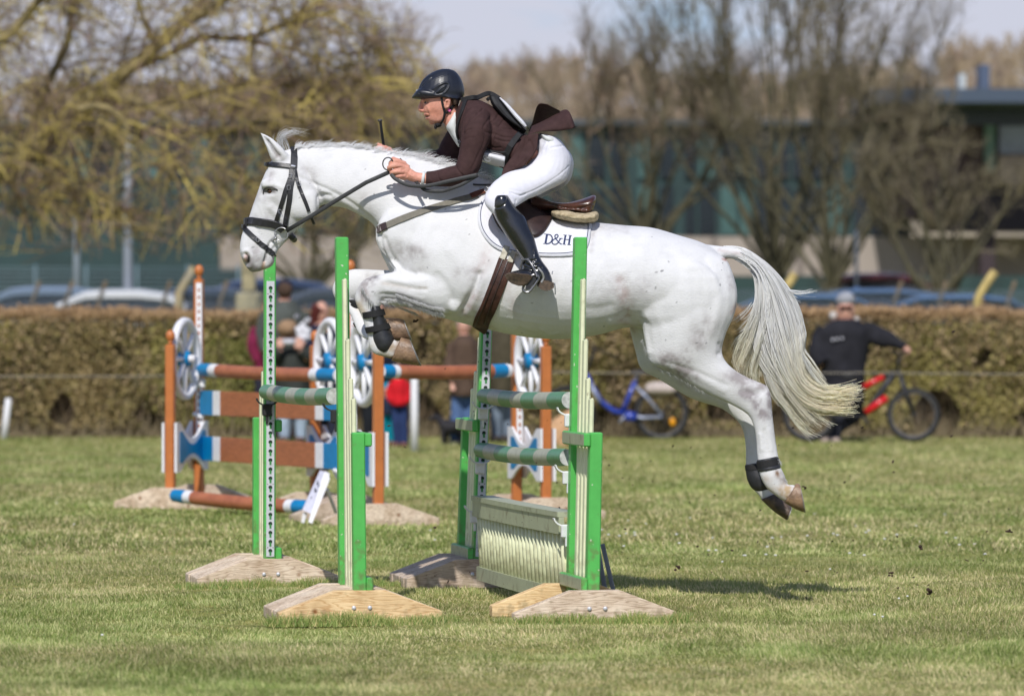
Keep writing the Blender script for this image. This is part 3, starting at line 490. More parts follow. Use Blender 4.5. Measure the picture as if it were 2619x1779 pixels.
# breastplate
bp_ = thing('breastplate', 'khaki elastic breastplate strap across the horse\'s shoulder', 'breastplate', P(1080, 540, 22.15))
part('elastic_strap', elastic, bp_, lambda m: drape(m, [(1222,500),(1180,510),(1140,522),(1100,534),(1060,548),(1020,563),(985,579),(968,589)], .033, .004, .005))
part('leather_loop', browndark, bp_, lambda m: drape(m, [(990,577),(978,582),(967,589)], .038, .007, .007)); part('leather_loop', M('tan_leather', (.13, .04, .02), .4), bp_, lambda m: drape(m, [(1204,503),(1220,497),(1238,491)], .028, .008, .010))
part('ring', steel, bp_, lambda m: m.tube([surf(1241+5*math.cos(t), 487+5*math.sin(t), .012)[0] for t in np.linspace(0, 6.28, 14)], .0025, 6), True)
part('neck_strap', leather, bp_, lambda m: drape(m, [(1209,474),(1225,475),(1254,475)], .008, .006, .008))
# saddle pad
def patch(mb, c, B, off, th, rings=9, sub=6, closed=True, bulge=0, srf=None):
    srf = srf or surf; Bc = cat(list(B)+[B[0]], sub)[:-1]; n = len(Bc); vs = []; c = np.array(c, float); cols = []
    for k in range(rings, 0, -1):
        rho = k/rings
        for q in Bc: p = c+(q-c)*rho; a, nn = srf(p[0], p[1], off+th+bulge*(1-rho*rho)); vs.append(a)
    ctr = srf(c[0], c[1], off+th+bulge)[0]; rim = [srf(q[0], q[1], max(.001, off))[0] for q in Bc]; b = len(vs); vs.append(ctr); vs += rim; fs = []
    for k in range(rings-1):
        for i in range(n): j = (i+1) % n; fs.append([k*n+i, k*n+j, (k+1)*n+j, (k+1)*n+i])
    for i in range(n): j = (i+1) % n; fs.append([(rings-1)*n+i, (rings-1)*n+j, b]); fs.append([b+1+i, b+1+j, j, i])
    mb.add(vs, fs)
sp = thing('saddle_pad', 'white saddle cloth with navy piping and dark blue lettering under the saddle', 'saddle pad', P(1370, 600, 22.1))
padB = [(1236,506),(1224,535),(1222,565),(1229,590),(1243,613),(1264,633),(1290,645),(1335,653),(1390,657),(1440,657),(1475,653),(1497,641),(1507,618),(1511,590),(1510,573),(1470,571),(1420,564),(1370,548),(1320,526),(1270,505)]
part('cloth', padm, sp, lambda m: patch(m, (1365, 590), padB, .003, .008), True)
part('piping', navy, sp, lambda m: drape(m, [(1240,509),(1230,537),(1229,565),(1235,588),(1249,610),(1268,627),(1292,638),(1335,646),(1390,650),(1440,650),(1471,646),(1491,636),(1500,616),(1504,590),(1504,574)], .0036, .002, .0125, 8))
def glyph(m, pts, w0, off=.0135):
    c = cat(pts, 5) if len(pts) > 2 else np.array(pts, float); q = [surf(p[0], p[1], off) for p in c]; m.strap([a for a, b in q], w0, .002, nrms=[b for a, b in q])
def letters(m):
    s = .0022
    glyph(m, [(1399,603.5),(1395,627)], .0105); glyph(m, [(1391,603),(1405,604)], s); glyph(m, [(1389,626.5),(1402,627.5)], s)
    glyph(m, [(1400,604),(1408,606),(1412.5,613),(1410.5,621),(1405,626),(1396,627.5)], .0062)
    glyph(m, [(1436,614),(1432,617),(1428,624),(1422,628.5),(1415,628),(1412,623),(1416,617),(1424,613),(1427.5,608),(1424,604.5),(1419.5,607),(1420,612),(1426,620),(1433,627),(1437,628.5)], .0055)
    glyph(m, [(1430,614),(1440,614.6)], s)
    glyph(m, [(1446.5,606),(1442.5,629)], .009); glyph(m, [(1458.5,607),(1455,630)], .009); glyph(m, [(1445,616.5),(1457,617.5)], .0035)
    glyph(m, [(1441,605.5),(1450.5,606.5)], s); glyph(m, [(1453.5,606.5),(1463,607.5)], s); glyph(m, [(1438.5,628.5),(1447,629.5)], s); glyph(m, [(1451,629.5),(1460,630.5)], s)
part('lettering', navy, sp, letters)
# saddle
sd = thing('saddle', 'glossy brown leather jumping saddle with a sheepskin pad under the seat', 'saddle', P(1440, 540, YH))
def seat(m):
    ploft(m, [(1352,496,1362,545,.07,0),(1385,506,1392,542,.09,0),(1412,516,1416,538,.10,0),(1447,519,1452,537,.125,0),(1480,512,1484,541,.15,0),(1506,503,1507,546,.155,0),(1517,499,1516,536,.14,0),(1524,501,1522,522,.10,0)], YH, n=28, ex=2.4)
    ploft(m, [(1425,530,1428,542,.12,0),(1466,531,1470,544,.14,0),(1500,528,1503,551,.15,0),(1520,520,1517,536,.12,0)], YH, n=28)
mb = MB(); seat(mb); SV, SF = unite(mb, .005, 3); SV = sculpt(SV, SF, [([(1420,527),(1470,533),(1505,527),(1523,517)], 1.6, -.006), ([(1420,536),(1470,539),(1500,535)], 1.2, -.003)])
raw_mesh('seat', SV, SF, brown, None, True, None, sd)
part('flap', browndark, sd, lambda m: [patch(m, (1350, 565), [(1290,500),(1330,490),(1375,502),(1413,528),(1411,560),(1400,586),(1385,604),(1366,612),(1345,605),(1315,600),(1294,604),(1272,580),(1256,545),(1262,515)], .012, .016, bulge=.012),
    drape(m, [(1257,546),(1270,578),(1292,602)], .012, .014, .03), drape(m, [(1356,520),(1380,533),(1386,536)], .006, .004, .045), drape(m, [(1362,517),(1386,530)], .004, .004, .045)], True)
sb = MB(); ploft(sb, [(1410,541,1412,553,.14,0),(1426,539,1428,561,.19,0),(1450,540,1450,567,.215,0),(1480,546,1480,572,.225,0),(1506,544,1510,572,.225,0),(1522,541,1523,566,.20,0),(1530,548,1529,560,.15,0)], YH, n=40, ex=2.6)
FV, FF = unite(sb, .005, 2); nn = normals(FV, FF); FV = FV+nn*((vnoise(FV, 90, 2)-.5)*.006+(vnoise(FV, 200, 5)-.5)*.004)[:, None]
raw_mesh('sheepskin', FV, FF, M('sheepskin', (.60, .50, .33), .95, .3, 60, .8, 200, col2=(.42, .33, .20)), None, True, None, sd)
part('girth', M('girth_leather', (.075, .032, .022), .55, .45, 26, .3, 120, spec=.3, col2=(.035, .016, .012)), sd, lambda m: drape(m, [(1296,664),(1283,700),(1268,740),(1250,785),(1235,815),(1228,838)], [.084]*0 or .080, .008, .006, 8), True)
part('girth_strap', creamw, sd, lambda m: [drape(m, [(1296,632),(1290,650),(1284,664)], .030, .008, .012), drape(m, [(1316,645),(1309,660),(1305,672)], .028, .008, .012)])
part('girth_stitching', browndark, sd, lambda m: [drape(m, [(1286,664),(1270,705),(1253,745),(1234,790),(1216,830)], .006, .003, .014, 6), drape(m, [(1299,668),(1285,706),(1268,748),(1252,790),(1240,825)], .006, .003, .014, 6)])
part('stirrup_leather', leather, sd, lambda m: m.strap([P(1312, 560, 22.03), P(1318, 610, 22.02), P(1328, 640, 22.0), P(1340, 664, 21.99)], .026, .006))
# stirrup
def stir(m, Y0=21.985):
    a = [P(x, y, Y0+dy) for x, y, dy in cat([(1334,712,.03),(1331,695,.03),(1334,676,.02),(1341,664,0),(1352,666,-.02),(1362,680,-.035),(1369,695,-.04),(1374,709,-.045)], 5)]; m.tube(a, .0062, 8)
stp = part('stirrup', iron, sd, stir, True)
def tread(m):
    c = [(1366,702),(1376,706),(1376,716),(1356,743),(1346,747),(1338,742),(1340,731),(1358,707)]; pts = [P(x, y, 21.955) for x, y in cat(c+[c[0]], 5)]; m.tube(pts, .0065, 8, cap=False)
    m.cur = 1; m.prism([P(x, y, 21.95) for x, y in ((1366,707),(1372,710),(1371,716),(1354,739),(1347,741),(1343,737),(1345,731),(1360,709))], (0, .01, 0))
part('stirrup_tread', [iron, leather], sd, tread, False)
# brushing boots on the legs
bootm = M('black_boot_shell', (.028, .029, .033), .42, .3, 40, .1, 200, spec=.5); velc = M('black_velcro', (.012, .012, .013), .8, .3, 60)
def legboot(name, label, shell, bands, dy, mt=bootm, grp='protective boots on the horse\'s legs'):
    m = MB(); ploft(m, [s+(dy,) for s in shell], YH, n=28); V_, F_ = unite(m, .004, 2)
    o = raw_mesh(name, V_, F_, mt, None, True, None, None); tag(o, label, 'horse boot', grp)
    for b in bands:
        m = MB(); ploft(m, [tuple(q)+(dy,) for q in b], YH, sub=1, n=28); m.obj('strap', velc, o, False)
    return o
legboot('tendon_boot', 'black tendon boot with two straps on the horse\'s near foreleg, above the lower tucked hoof', [(944,784,970,781,.040),(947,800,978,796,.047),(951,822,985,817,.050),(952,842,993,836,.052),(951,862,1002,852,.055),(955,880,1008,864,.057),(964,896,1007,876,.053),(980,904,1000,889,.038)],
    [[(924,800,982,789,.054),(929,816,987,805,.055)], [(932,838,994,825,.057),(937,853,1001,839,.058)]], -.15)
legboot('tendon_boot', 'black tendon boot on the horse\'s far foreleg, half hidden behind the front green post', [(884,768,926,762,.044),(898,788,936,776,.044),(906,806,944,792,.043),(912,824,950,806,.042),(916,846,955,826,.044)],
    [[(890,780,934,766,.05),(897,794,940,780,.05)], [(902,826,952,806,.049),(908,838,957,817,.05)]], .15)
legboot('fetlock_boot', 'short black strap boot around the near hind leg above the fetlock', [(1935,1176,1990,1165,.038),(1936,1190,1993,1180,.04),(1939,1206,1998,1196,.046)], [[(1934,1181,1992,1170,.042),(1937,1198,1995,1186,.045)]], -.15)
legboot('fetlock_boot', 'grey-black shell boot on the far hind leg, behind the near hind fetlock', [(1906,1187,1952,1180,.038),(1907,1205,1956,1198,.042),(1911,1226,1966,1216,.048),(1921,1246,1976,1234,.047),(1936,1258,1980,1246,.036)], [[(1905,1190,1953,1183,.042),(1906,1203,1956,1196,.045)]], .15)

# ================================================================ the rider
body = MB()
ploft(body, [(1084,238,1176,236,.070,0),(1080,250,1174,250,.074,0),(1080,260,1171,260,.074,0),(1081,270,1166,272,.071,0),(1082,280,1160,284,.066,0),(1085,290,1150,297,.058,0),(1089,299,1143,305,.052,0),(1094,307,1134,313,.044,0),(1102,314,1122,318,.028,0)], YH, n=26, ex=2.3)
plimb(body, [(1080,258,5,0),(1077,268,6.5,0),(1075.5,279,8.2,0),(1082,284,6.5,0)], YH, flat=.8)   # nose
for s in (-1, 1):
    body.ell(P(1081, 283, YH+s*.014), (.010, .009, .008)); body.ell(P(1084, 257, YH+s*.03), (.014, .026, .009)); body.ell(P(1102, 277, YH+s*.047), (.026, .014, .024))
    body.ell(P(1144, 264, YH+s*.079), (.017, .007, .03), ((1, 0, 0), (0, 1, 0), (.25, s*.2, 1)))
body.ell(P(1089, 293.5, YH), (.012, .024, .006)); body.ell(P(1093, 303, YH), (.011, .021, .007)); body.ell(P(1104, 313, YH), (.014, .02, .012))
plimb(body, [(1146,268,26,0),(1152,290,25,0),(1160,308,26,0),(1180,325,34,0)], YH)
ploft(body, [(1195,262,1165,318,.09,0),(1228,268,1175,350,.15,0),(1262,290,1205,380,.16,0),(1300,318,1240,400,.15,0),(1345,352,1300,415,.14,0),(1380,372,1340,420,.15,0),(1420,390,1370,440,.16,0)], YH)
plimb(body, [(1215,305,26,-.16),(1212,350,26,-.20),(1204,395,24,-.215),(1192,440,22,-.22),(1150,456,18,-.21),(1110,458,15,-.20),(1084,456,13.5,-.20),(1062,453,13.5,-.20),(1046,446,15,-.20)], YH)
plimb(body, [(1210,305,26,.16),(1175,360,25,.2),(1145,400,22,.2),(1080,412,16,.2),(1030,404,13,.2),(1004,398,12,.2)], YH)
for s in (-1, 1):
    plimb(body, [(1412,408,34,s*.10),(1385,440,30,s*.14),(1320,480,32,s*.24),(1278,518,25,s*.31),(1300,560,24,s*.35),(1335,620,20,s*.36),(1360,670,15,s*.37),(1378,705,15,s*.38),(1340,712,12,s*.40),(1312,710,8,s*.42)], YH)
body.ell(P(1032, 440, YH-.205), (.040, .022, .042), ((1, 0, .25), (0, 1, 0), (-.25, 0, 1)))
hand = [[(1036,420,8.0,-.20),(1012,412,6.8,-.225),(999,417,6.0,-.222),(1001,426,5.2,-.195)], [(1036,430,8.0,-.205),(1010,424,7.0,-.238),(995,429,6.2,-.232),(1001,437,5.2,-.20)],
        [(1038,440,7.5,-.205),(1016,439,6.6,-.238),(1002,442,6.0,-.228),(1008,449,5.0,-.20)], [(1040,450,7.0,-.2),(1022,450,6.2,-.228),(1009,452,5.2,-.218),(1014,458,4.6,-.197)], [(1044,430,8.0,-.175),(1024,414,6.6,-.168),(1010,408,5.6,-.172),(1002,404,4.6,-.178)]]
for f in hand: plimb(body, f, YH, n=10)
for f in hand: plimb(body, [(x-37, y-36, r_*.9, .2+(-.2-dy)*-1) for x, y, r_, dy in f], YH, n=10)
BV, BF = unite(body, .0032, 3, .5)
BV = sculpt(BV, BF, [([(1090,262)], 5, -.007), ([(1088,288),(1096,292)], 1.8, -.003), ([(1086,298.5),(1096,297.5)], 2.2, -.010), ([(1090,276),(1094,286),(1096,294)], 2.5, -.003), ([(1112,290),(1120,300)], 8, -.003),
   ([(1141,258),(1147,256),(1150,264),(1146,274)], 1.6, .004), ([(1143,262),(1144,270)], 2.2, -.008), ([(1125,306),(1138,296)], 7, .003), ([(1134,318),(1142,300),(1150,288)], 3, -.005),
   ([(1030,427),(1012,430)], 1.8, -.003), ([(1030,436),(1012,434)], 1.6, -.003), ([(1034,446),(1016,446)], 1.6, -.003), ([(1045,425),(1062,446)], 4, .002), ([(1040,440),(1056,452)], 3, .002)])
skin = (.74, .35, .26); X_, Y_ = unproj(BV)
BC = paint(BV, skin, [([(1080,275),(1078,282)], 7, (.66, .26, .19), .7), ([(1105,285),(1115,290)], 14, (.64, .26, .17), .6), ([(1089,294),(1092,303)], 3, (.50, .19, .15), .8), ([(1088,299),(1097,298.5)], 1.5, (.05, .02, .02), 1), ([(1088,262),(1094,262)], 2.5, (.22, .10, .08), .8),
   ([(1085,257),(1097,256)], 2, (.20, .10, .06), .5), ([(1108,308),(1122,308)], 9, (.50, .24, .17), .5), ([(1144,268)], 6, (.72, .36, .26), .5), ([(1158,262),(1164,272)], 6, (.18, .10, .06), .8), ([(1010,420),(1000,430),(1008,446)], 10, (.66, .34, .24), .6), ([(1040,440)], 14, (.56, .26, .18), .5)])
mskin = M('skin', (1, 1, 1), .5, .14, 120, .15, 400, attr='col', spec=.4)
mskin.node_tree.nodes['Principled BSDF'].inputs['Subsurface Weight'].default_value = .08; mskin.node_tree.nodes['Principled BSDF'].inputs['Subsurface Radius'].default_value = (.01, .004, .002)
rider = raw_mesh('person', BV, BF, mskin, None, True, BC, None, P(1400, 560, YH))
tag(rider, 'person in black helmet and brown jacket leaning forward over the jumping horse\'s neck', 'person')
BBVH = BVHTree.FromPolygons([tuple(v) for v in BV], [tuple(f) for f in BF])
def mksurf(bvh, yf):
    def s(px, py, off=.004, yf_=None):
        d = ray(px, py).normalized(); h = bvh.ray_cast(CAMP+d*10, d)
        if h[0] is None: return P(px, py, yf), Vector((0, -1, 0))
        n_ = h[1]; n_ = -n_ if n_.dot(d) > 0 else n_
        return h[0]+n_*off, n_
    return s
bsurf = mksurf(BBVH, YH-.08)
def drape2(mb, pts, wd, th, off, srf, sub=5, smooth=2):
    c = cat(pts, sub); q = [srf(p[0], p[1], off) for p in c]; pp = [a for a, b in q]
    for _ in range(smooth): pp = [pp[0]]+[(pp[i-1]+pp[i]*2+pp[i+1])/4 for i in range(1, len(pp)-1)]+[pp[-1]]
    mb.strap(pp, wd, th, nrms=[b for a, b in q]); return pp
part('eye', M('eye_white', (.30, .24, .21), .2), rider, lambda m: [m.ell(P(1090, 262.5, YH+s*.036), (.0095, .010, .0085)) for s in (-1, 1)], True)
part('iris', M('eye_iris', (.03, .04, .045), .1), rider, lambda m: [m.ell(P(1087.5, 262.5, YH+s*.0395), (.005, .0075, .0055)) for s in (-1, 1)], True)
part('hair', M('short_hair', (.09, .055, .035), .7, .4, 200), rider, lambda m: ploft(m, [(1148,250,1178,248,.078,0),(1150,260,1175,260,.0775,0),(1158,270,1172,270,.070,0)], YH, n=24), True)
# helmet
hm = MB()
ploft(hm, [(1128,177,1150,177,.03,0),(1110,183,1163,182,.055,0),(1092,194,1174,193,.077,0),(1080,206,1181,206,.09,0),(1073,219,1186,220,.098,0),(1069,232,1188,234,.102,0),(1072,244,1186,246,.101,0),(1120,250,1180,255,.098,0),(1152,252,1174,258,.085,0)], YH, n=30)
ploft(hm, [(1053,249,1054,252,.02,0),(1058,242,1060,253,.055,0),(1067,231,1068,254,.083,0),(1080,226,1084,255,.097,0),(1105,230,1108,256,.103,0),(1128,240,1130,252,.103,0)], YH, n=26, ex=2.6)
V_, F_ = unite(hm, .0035, 3, .5)
V_ = sculpt(V_, F_, [([(1112,239),(1120,229),(1132,219),(1142,215),(1144,221),(1138,232),(1126,239),(1114,240)], 1.5, -.005), ([(1118,236),(1128,226),(1138,220)], 2.6, .004), ([(1108,228),(1122,218),(1138,212),(1148,214),(1146,226),(1136,238)], 2, .004), ([(1074,222),(1084,207),(1098,196),(1106,196),(1098,204),(1084,216),(1074,224)], 1.6, -.005),
   ([(1085,216),(1110,202),(1145,190)], 1.5, .003), ([(1072,238),(1080,246),(1100,251),(1122,248),(1128,244)], 1.6, -.004)])
helmm = M('helmet_shell', (.013, .016, .026), .42, .2, 60, .05, 160, spec=.5, coat=.08)
helm = raw_mesh('helmet', V_, F_, helmm, None, True, None, rider)
part('chin_strap', velc, helm, lambda m: [drape2(m, [(1129,250),(1131,262),(1134,275),(1137,287),(1135,300),(1130,310),(1126,316)], .012, .005, .004, bsurf), drape2(m, [(1170,258),(1160,268),(1150,280),(1140,289)], .015, .005, .005, bsurf), m.ell(P(1120, 320, YH-.01), (.018, .04, .012)), m.ell(P(1114, 325, YH-.02), (.008, .02, .012))])
part('pink_toggle', M('pink_plastic', (.80, .16, .42), .4), helm, lambda m: m.box(bsurf(1147, 281, .008)[0], (.018, .01, .014), ((.8, 0, -.5), (0, 1, 0), (.5, 0, .8)), .003))
part('helmet_badge', steel, helm, lambda m: m.ell(P(1066.5, 232.5, YH-.045), (.006, .012, .007)), True)
# shirt
part('shirt', M('white_shirt', (.68, .70, .69), .8, .06, 60, .2, 300), rider, lambda m: ploft(m, [(1158,286,1180,296,.058,0),(1141,322,1176,316,.066,0),(1149,340,1180,336,.062,0),(1160,358,1184,352,.06,0),(1172,376,1192,370,.05,0)], YH), True)
part('cuff', M('white_shirt', (1, 1, 1)), rider, lambda m: plimb(m, [(1086,457,17.5,-.20),(1079,456,17.8,-.20)], YH, sub=2, n=20), True)
part('shirt_tail', M('white_shirt', (1, 1, 1)), rider, lambda m: ploft(m, [(1376,345,1400,350,.15,-.02),(1384,366,1420,350,.17,-.02),(1396,378,1436,364,.15,-.02)], YH), True)
# jacket
jk = MB()
ploft(jk, [(1182,256,1161,296,.072,0),(1200,252,1163,322,.13,0),(1232,258,1168,352,.185,0),(1262,274,1186,378,.20,0),(1295,298,1215,398,.19,0),(1322,325,1250,414,.18,0),(1347,345,1288,430,.175,0),(1372,346,1318,430,.18,0),(1384,350,1342,418,.18,0)], YH, n=30)
plimb(jk, [(1222,296,34,-.13),(1218,320,38,-.175),(1216,345,38.5,-.20),(1208,385,33,-.215),(1197,425,31,-.22),(1180,446,27.5,-.22),(1150,452,25,-.21),(1115,457,20.5,-.20),(1090,457,17.8,-.20)], YH, n=20)
plimb(jk, [(1215,300,34,.13),(1185,340,38,.18),(1155,380,32,.2),(1140,402,27,.2),(1080,412,20,.2),(1030,405,16,.2)], YH, n=20)
jk.prism([P(x, y, YH+d) for x, y, d in ((1340,345,-.19),(1378,340,-.19),(1374,378,-.205),(1362,400,-.215),(1340,424,-.225),(1306,438,-.235),(1283,450,-.24),(1288,428,-.21),(1310,400,-.19))], (0, .035, 0))
JV, JF = unite(jk, .0042, 3, .5)
wr = [([(1255,300),(1235,330),(1262,345)], 3, -.004), ([(1264,318),(1290,330),(1318,330)], 3, -.003), ([(1262,340),(1285,350),(1312,352)], 2.5, -.004), ([(1268,356),(1290,362),(1310,362)], 2.5, -.004), ([(1250,372),(1262,378),(1280,378)], 2.5, -.003), ([(1275,292),(1268,305),(1258,312)], 2.5, -.003), ([(1290,305),(1278,322)], 2.5, -.003),
   ([(1234,280),(1215,296),(1190,318),(1184,340)], 2.6, -.006), ([(1228,290),(1205,310),(1192,335)], 4, .004), ([(1186,345),(1194,335),(1206,330)], 2, -.003), ([(1188,358),(1200,352),(1212,352)], 2, -.002), ([(1242,340),(1236,370),(1222,400),(1206,432)], 3, -.003),
   ([(1165,420),(1172,436),(1185,450)], 2.2, -.005), ([(1118,440),(1122,456),(1130,464)], 2.2, -.0035), ([(1150,428),(1148,440)], 2.2, -.003), ([(1095,445),(1108,462),(1100,470)], 3, -.002), ([(1245,400),(1262,330),(1256,305)], 3, -.008), ([(1268,345),(1252,395),(1215,440)], 2.6, -.004),
   ([(1355,360),(1362,380),(1356,395)], 3, -.005), ([(1345,350),(1340,380),(1320,405)], 3, -.003), ([(1320,425),(1345,400)], 4, .004), ([(1163,300),(1162,330),(1172,365)], 3, -.004), ([(1196,256),(1188,290),(1176,330)], 2, -.003)]
JV = sculpt(JV, JF, wr); nn = normals(JV, JF); JV = JV+nn*((vnoise(JV*np.array([1, 1, .6]), 22, 4)-.5)*.006)[:, None]
jm = M('brown_wool', (.058, .030, .029), .8, .22, 30, .2, 500, spec=.2)
jacket = raw_mesh('jacket', JV, JF, jm, None, True, None, rider)
jsurf = mksurf(BVHTree.FromPolygons([tuple(v) for v in JV], [tuple(f) for f in JF]), YH-.19)
def sheet(mb, rows, th, sub=4):
    """rows: list of rows of (px,py,dy) -> smooth thin cloth"""
    A = np.array(rows, float); A = np.stack([cat(r_, sub) for r_ in A]); A = np.stack([cat(A[:, k], sub) for k in range(A.shape[1])], 1); n0, n1, _ = A.shape
    v = [P(A[i, j, 0], A[i, j, 1], YH+A[i, j, 2]) for i in range(n0) for j in range(n1)]; w_ = [p+Vector((0, th, th*.3)) for p in v]; m_ = n0*n1; fs = []
    for i in range(n0-1):
        for j in range(n1-1): a = i*n1+j; fs.append([a, a+1, a+n1+1, a+n1]); fs.append([m_+a, m_+a+n1, m_+a+n1+1, m_+a+1])
    for j in range(n1-1): fs.append([j, m_+j, m_+j+1, j+1]); a = (n0-1)*n1+j; fs.append([a, a+1, m_+a+1, m_+a])
    for i in range(n0-1): a = i*n1; fs.append([a, a+n1, m_+a+n1, m_+a]); a = i*n1+n1-1; fs.append([a, m_+a, m_+a+n1, a+n1])
    mb.add(v+w_, fs)
part('coat_tail', jm, jacket, lambda m: sheet(m, [[(1350,346,-.16),(1352,338,-.12),(1356,330,-.06),(1358,324,-.02)], [(1374,338,-.17),(1376,328,-.15),(1380,318,-.11),(1384,312,-.06)], [(1386,336,-.18),(1394,322,-.17),(1402,310,-.14),(1408,300,-.09)], [(1400,336,-.18),(1424,324,-.19),(1438,302,-.18),(1441,282,-.12)], [(1425,336,-.18),(1446,328,-.21),(1456,308,-.21),(1457,288,-.17)], [(1441,334,-.18),(1456,331,-.21),(1466,328,-.22),(1472,326,-.19)]], .006), True)
part('coat_tail', jm, jacket, lambda m: sheet(m, [[(1352,336,.10),(1358,322,.04),(1362,312,-.02)], [(1372,330,.10),(1372,300,.02),(1375,270,-.10)], [(1392,318,.10),(1393,292,.0),(1394,266,-.12)], [(1412,304,.08),(1412,288,-.02),(1413,274,-.13)], [(1428,296,.06),(1430,290,-.04),(1432,284,-.13)]], .006), True)
# number bib and its straps
blk = M('black_webbing', (.012, .012, .014), .7, .3, 60); bibm = M('white_bib', (.72, .72, .76), .5, .1, 30, .3, 60)
bib = thing('number_bib', 'white number bib with black webbing straps worn over the brown jacket', 'bib', P(1300, 330, YH))
part('back_panel', bibm, bib, lambda m: ploft(m, [(1280,251,1276,254,.11,0),(1300,268,1292,274,.13,0),(1322,292,1312,300,.14,0),(1340,312,1331,321,.145,0),(1348,324,1341,330,.14,0)], YH, n=20, ex=4), False)
part('panel_lining', blk, bib, lambda m: ploft(m, [(1276,253,1251,248,.11,0),(1290,272,1258,268,.13,0),(1308,296,1278,292,.135,0),(1328,320,1304,314,.14,0),(1338,330,1326,330,.13,0)], YH, n=20, ex=4), False)
part('webbing', blk, bib, lambda m: [drape2(m, [(1192,254),(1184,280),(1176,305),(1170,330),(1172,352),(1178,370)], .022, .006, .005, jsurf), m.strap(c3([(1180,256,-.06),(1206,250,-.08),(1222,249,-.06),(1244,240,-.04),(1258,241,-.03),(1276,252,-.06)]), .024, .012), m.tube(c3([(1246,250,-.03),(1252,256,-.03)]), .012, 6)])
part('webbing', blk, bib, lambda m: m.strap([P(1342, 328, YH-.15)]+[jsurf(x, y, .008)[0] for x, y in ((1332,340),(1318,356),(1304,374),(1296,392),(1292,408),(1284,424))], .030, .006))
part('buckle', M('black_plastic', (.03, .03, .033), .3), bib, lambda m: m.box(jsurf(1319, 356, .016)[0], (.05, .012, .03), ((.62, 0, .78), (0, 1, 0), (-.78, 0, .62)), .004))
part('front_panel', bibm, bib, lambda m: ploft(m, [(1230,378,1222,410,.165,0),(1256,384,1246,418,.186,0),(1276,388,1270,426,.19,0),(1293,392,1290,432,.186,0)], YH, n=26), True)
part('trim', blk, bib, lambda m: m.strap([P(x, y, YH-.178) for x, y in ((1244,382),(1262,388),(1280,390),(1293,389))], .009, .012))
part('logo_ring', M('logo_grey', (.25, .26, .26), .6), bib, lambda m: m.tube([P(1245+9*math.cos(t), 408+5*math.sin(t)+.25*9*math.cos(t), YH-.192) for t in np.linspace(0, 6.283, 20)], .003, 5, cap=False))
# breeches
bm_ = MB()
for s, ox, oy in ((-1, 0, 0), (1, 6, 8)):
    ploft(bm_, [(1380+ox,340+oy,1432+ox,358+oy,.11,s*.05),(1370+ox,365+oy,1456+ox,390+oy,.12,s*.075),(1366+ox,392+oy,1461+ox,422+oy,.115,s*.095),(1345+ox,422+oy,1444+ox,464+oy,.10,s*.14),(1305+ox,437+oy,1388+ox,494+oy,.088,s*.20),(1277+ox,453+oy,1352+ox,509+oy,.078,s*.255),
      (1254+ox,474+oy,1330+ox,522+oy,.068,s*.30),(1240+ox,499+oy,1316+ox,531+oy,.058,s*.33),(1241+ox,522+oy,1306+ox,543+oy,.05,s*.34),(1258+ox,544+oy,1296+ox,556+oy,.04,s*.345)], YH, n=26)
GV, GF = unite(bm_, .0045, 3, .5)
GV = sculpt(GV, GF, [([(1455,425),(1420,455),(1370,485),(1330,500)], 1.8, -.003), ([(1298,497),(1308,506),(1314,520)], 3.5, .006), ([(1290,494),(1300,510),(1310,526)], 2.2, -.005), ([(1306,492),(1330,500),(1345,496)], 2.4, -.005), ([(1320,512),(1318,524)], 2, -.004), ([(1300,484),(1330,490)], 3, -.002), ([(1390,365),(1375,385),(1364,402)], 5, -.006), ([(1402,362),(1392,384)], 3, -.004), ([(1442,372),(1410,378)], 2.5, -.004), ([(1250,480),(1262,500)], 5, .002)])
nn = normals(GV, GF); GV = GV+nn*((vnoise(GV, 16, 6)-.5)*.005)[:, None]
raw_mesh('breeches', GV, GF, M('white_breeches', (.72, .72, .79), .75, .05, 40, .12, 400, spec=.25), None, True, None, rider)
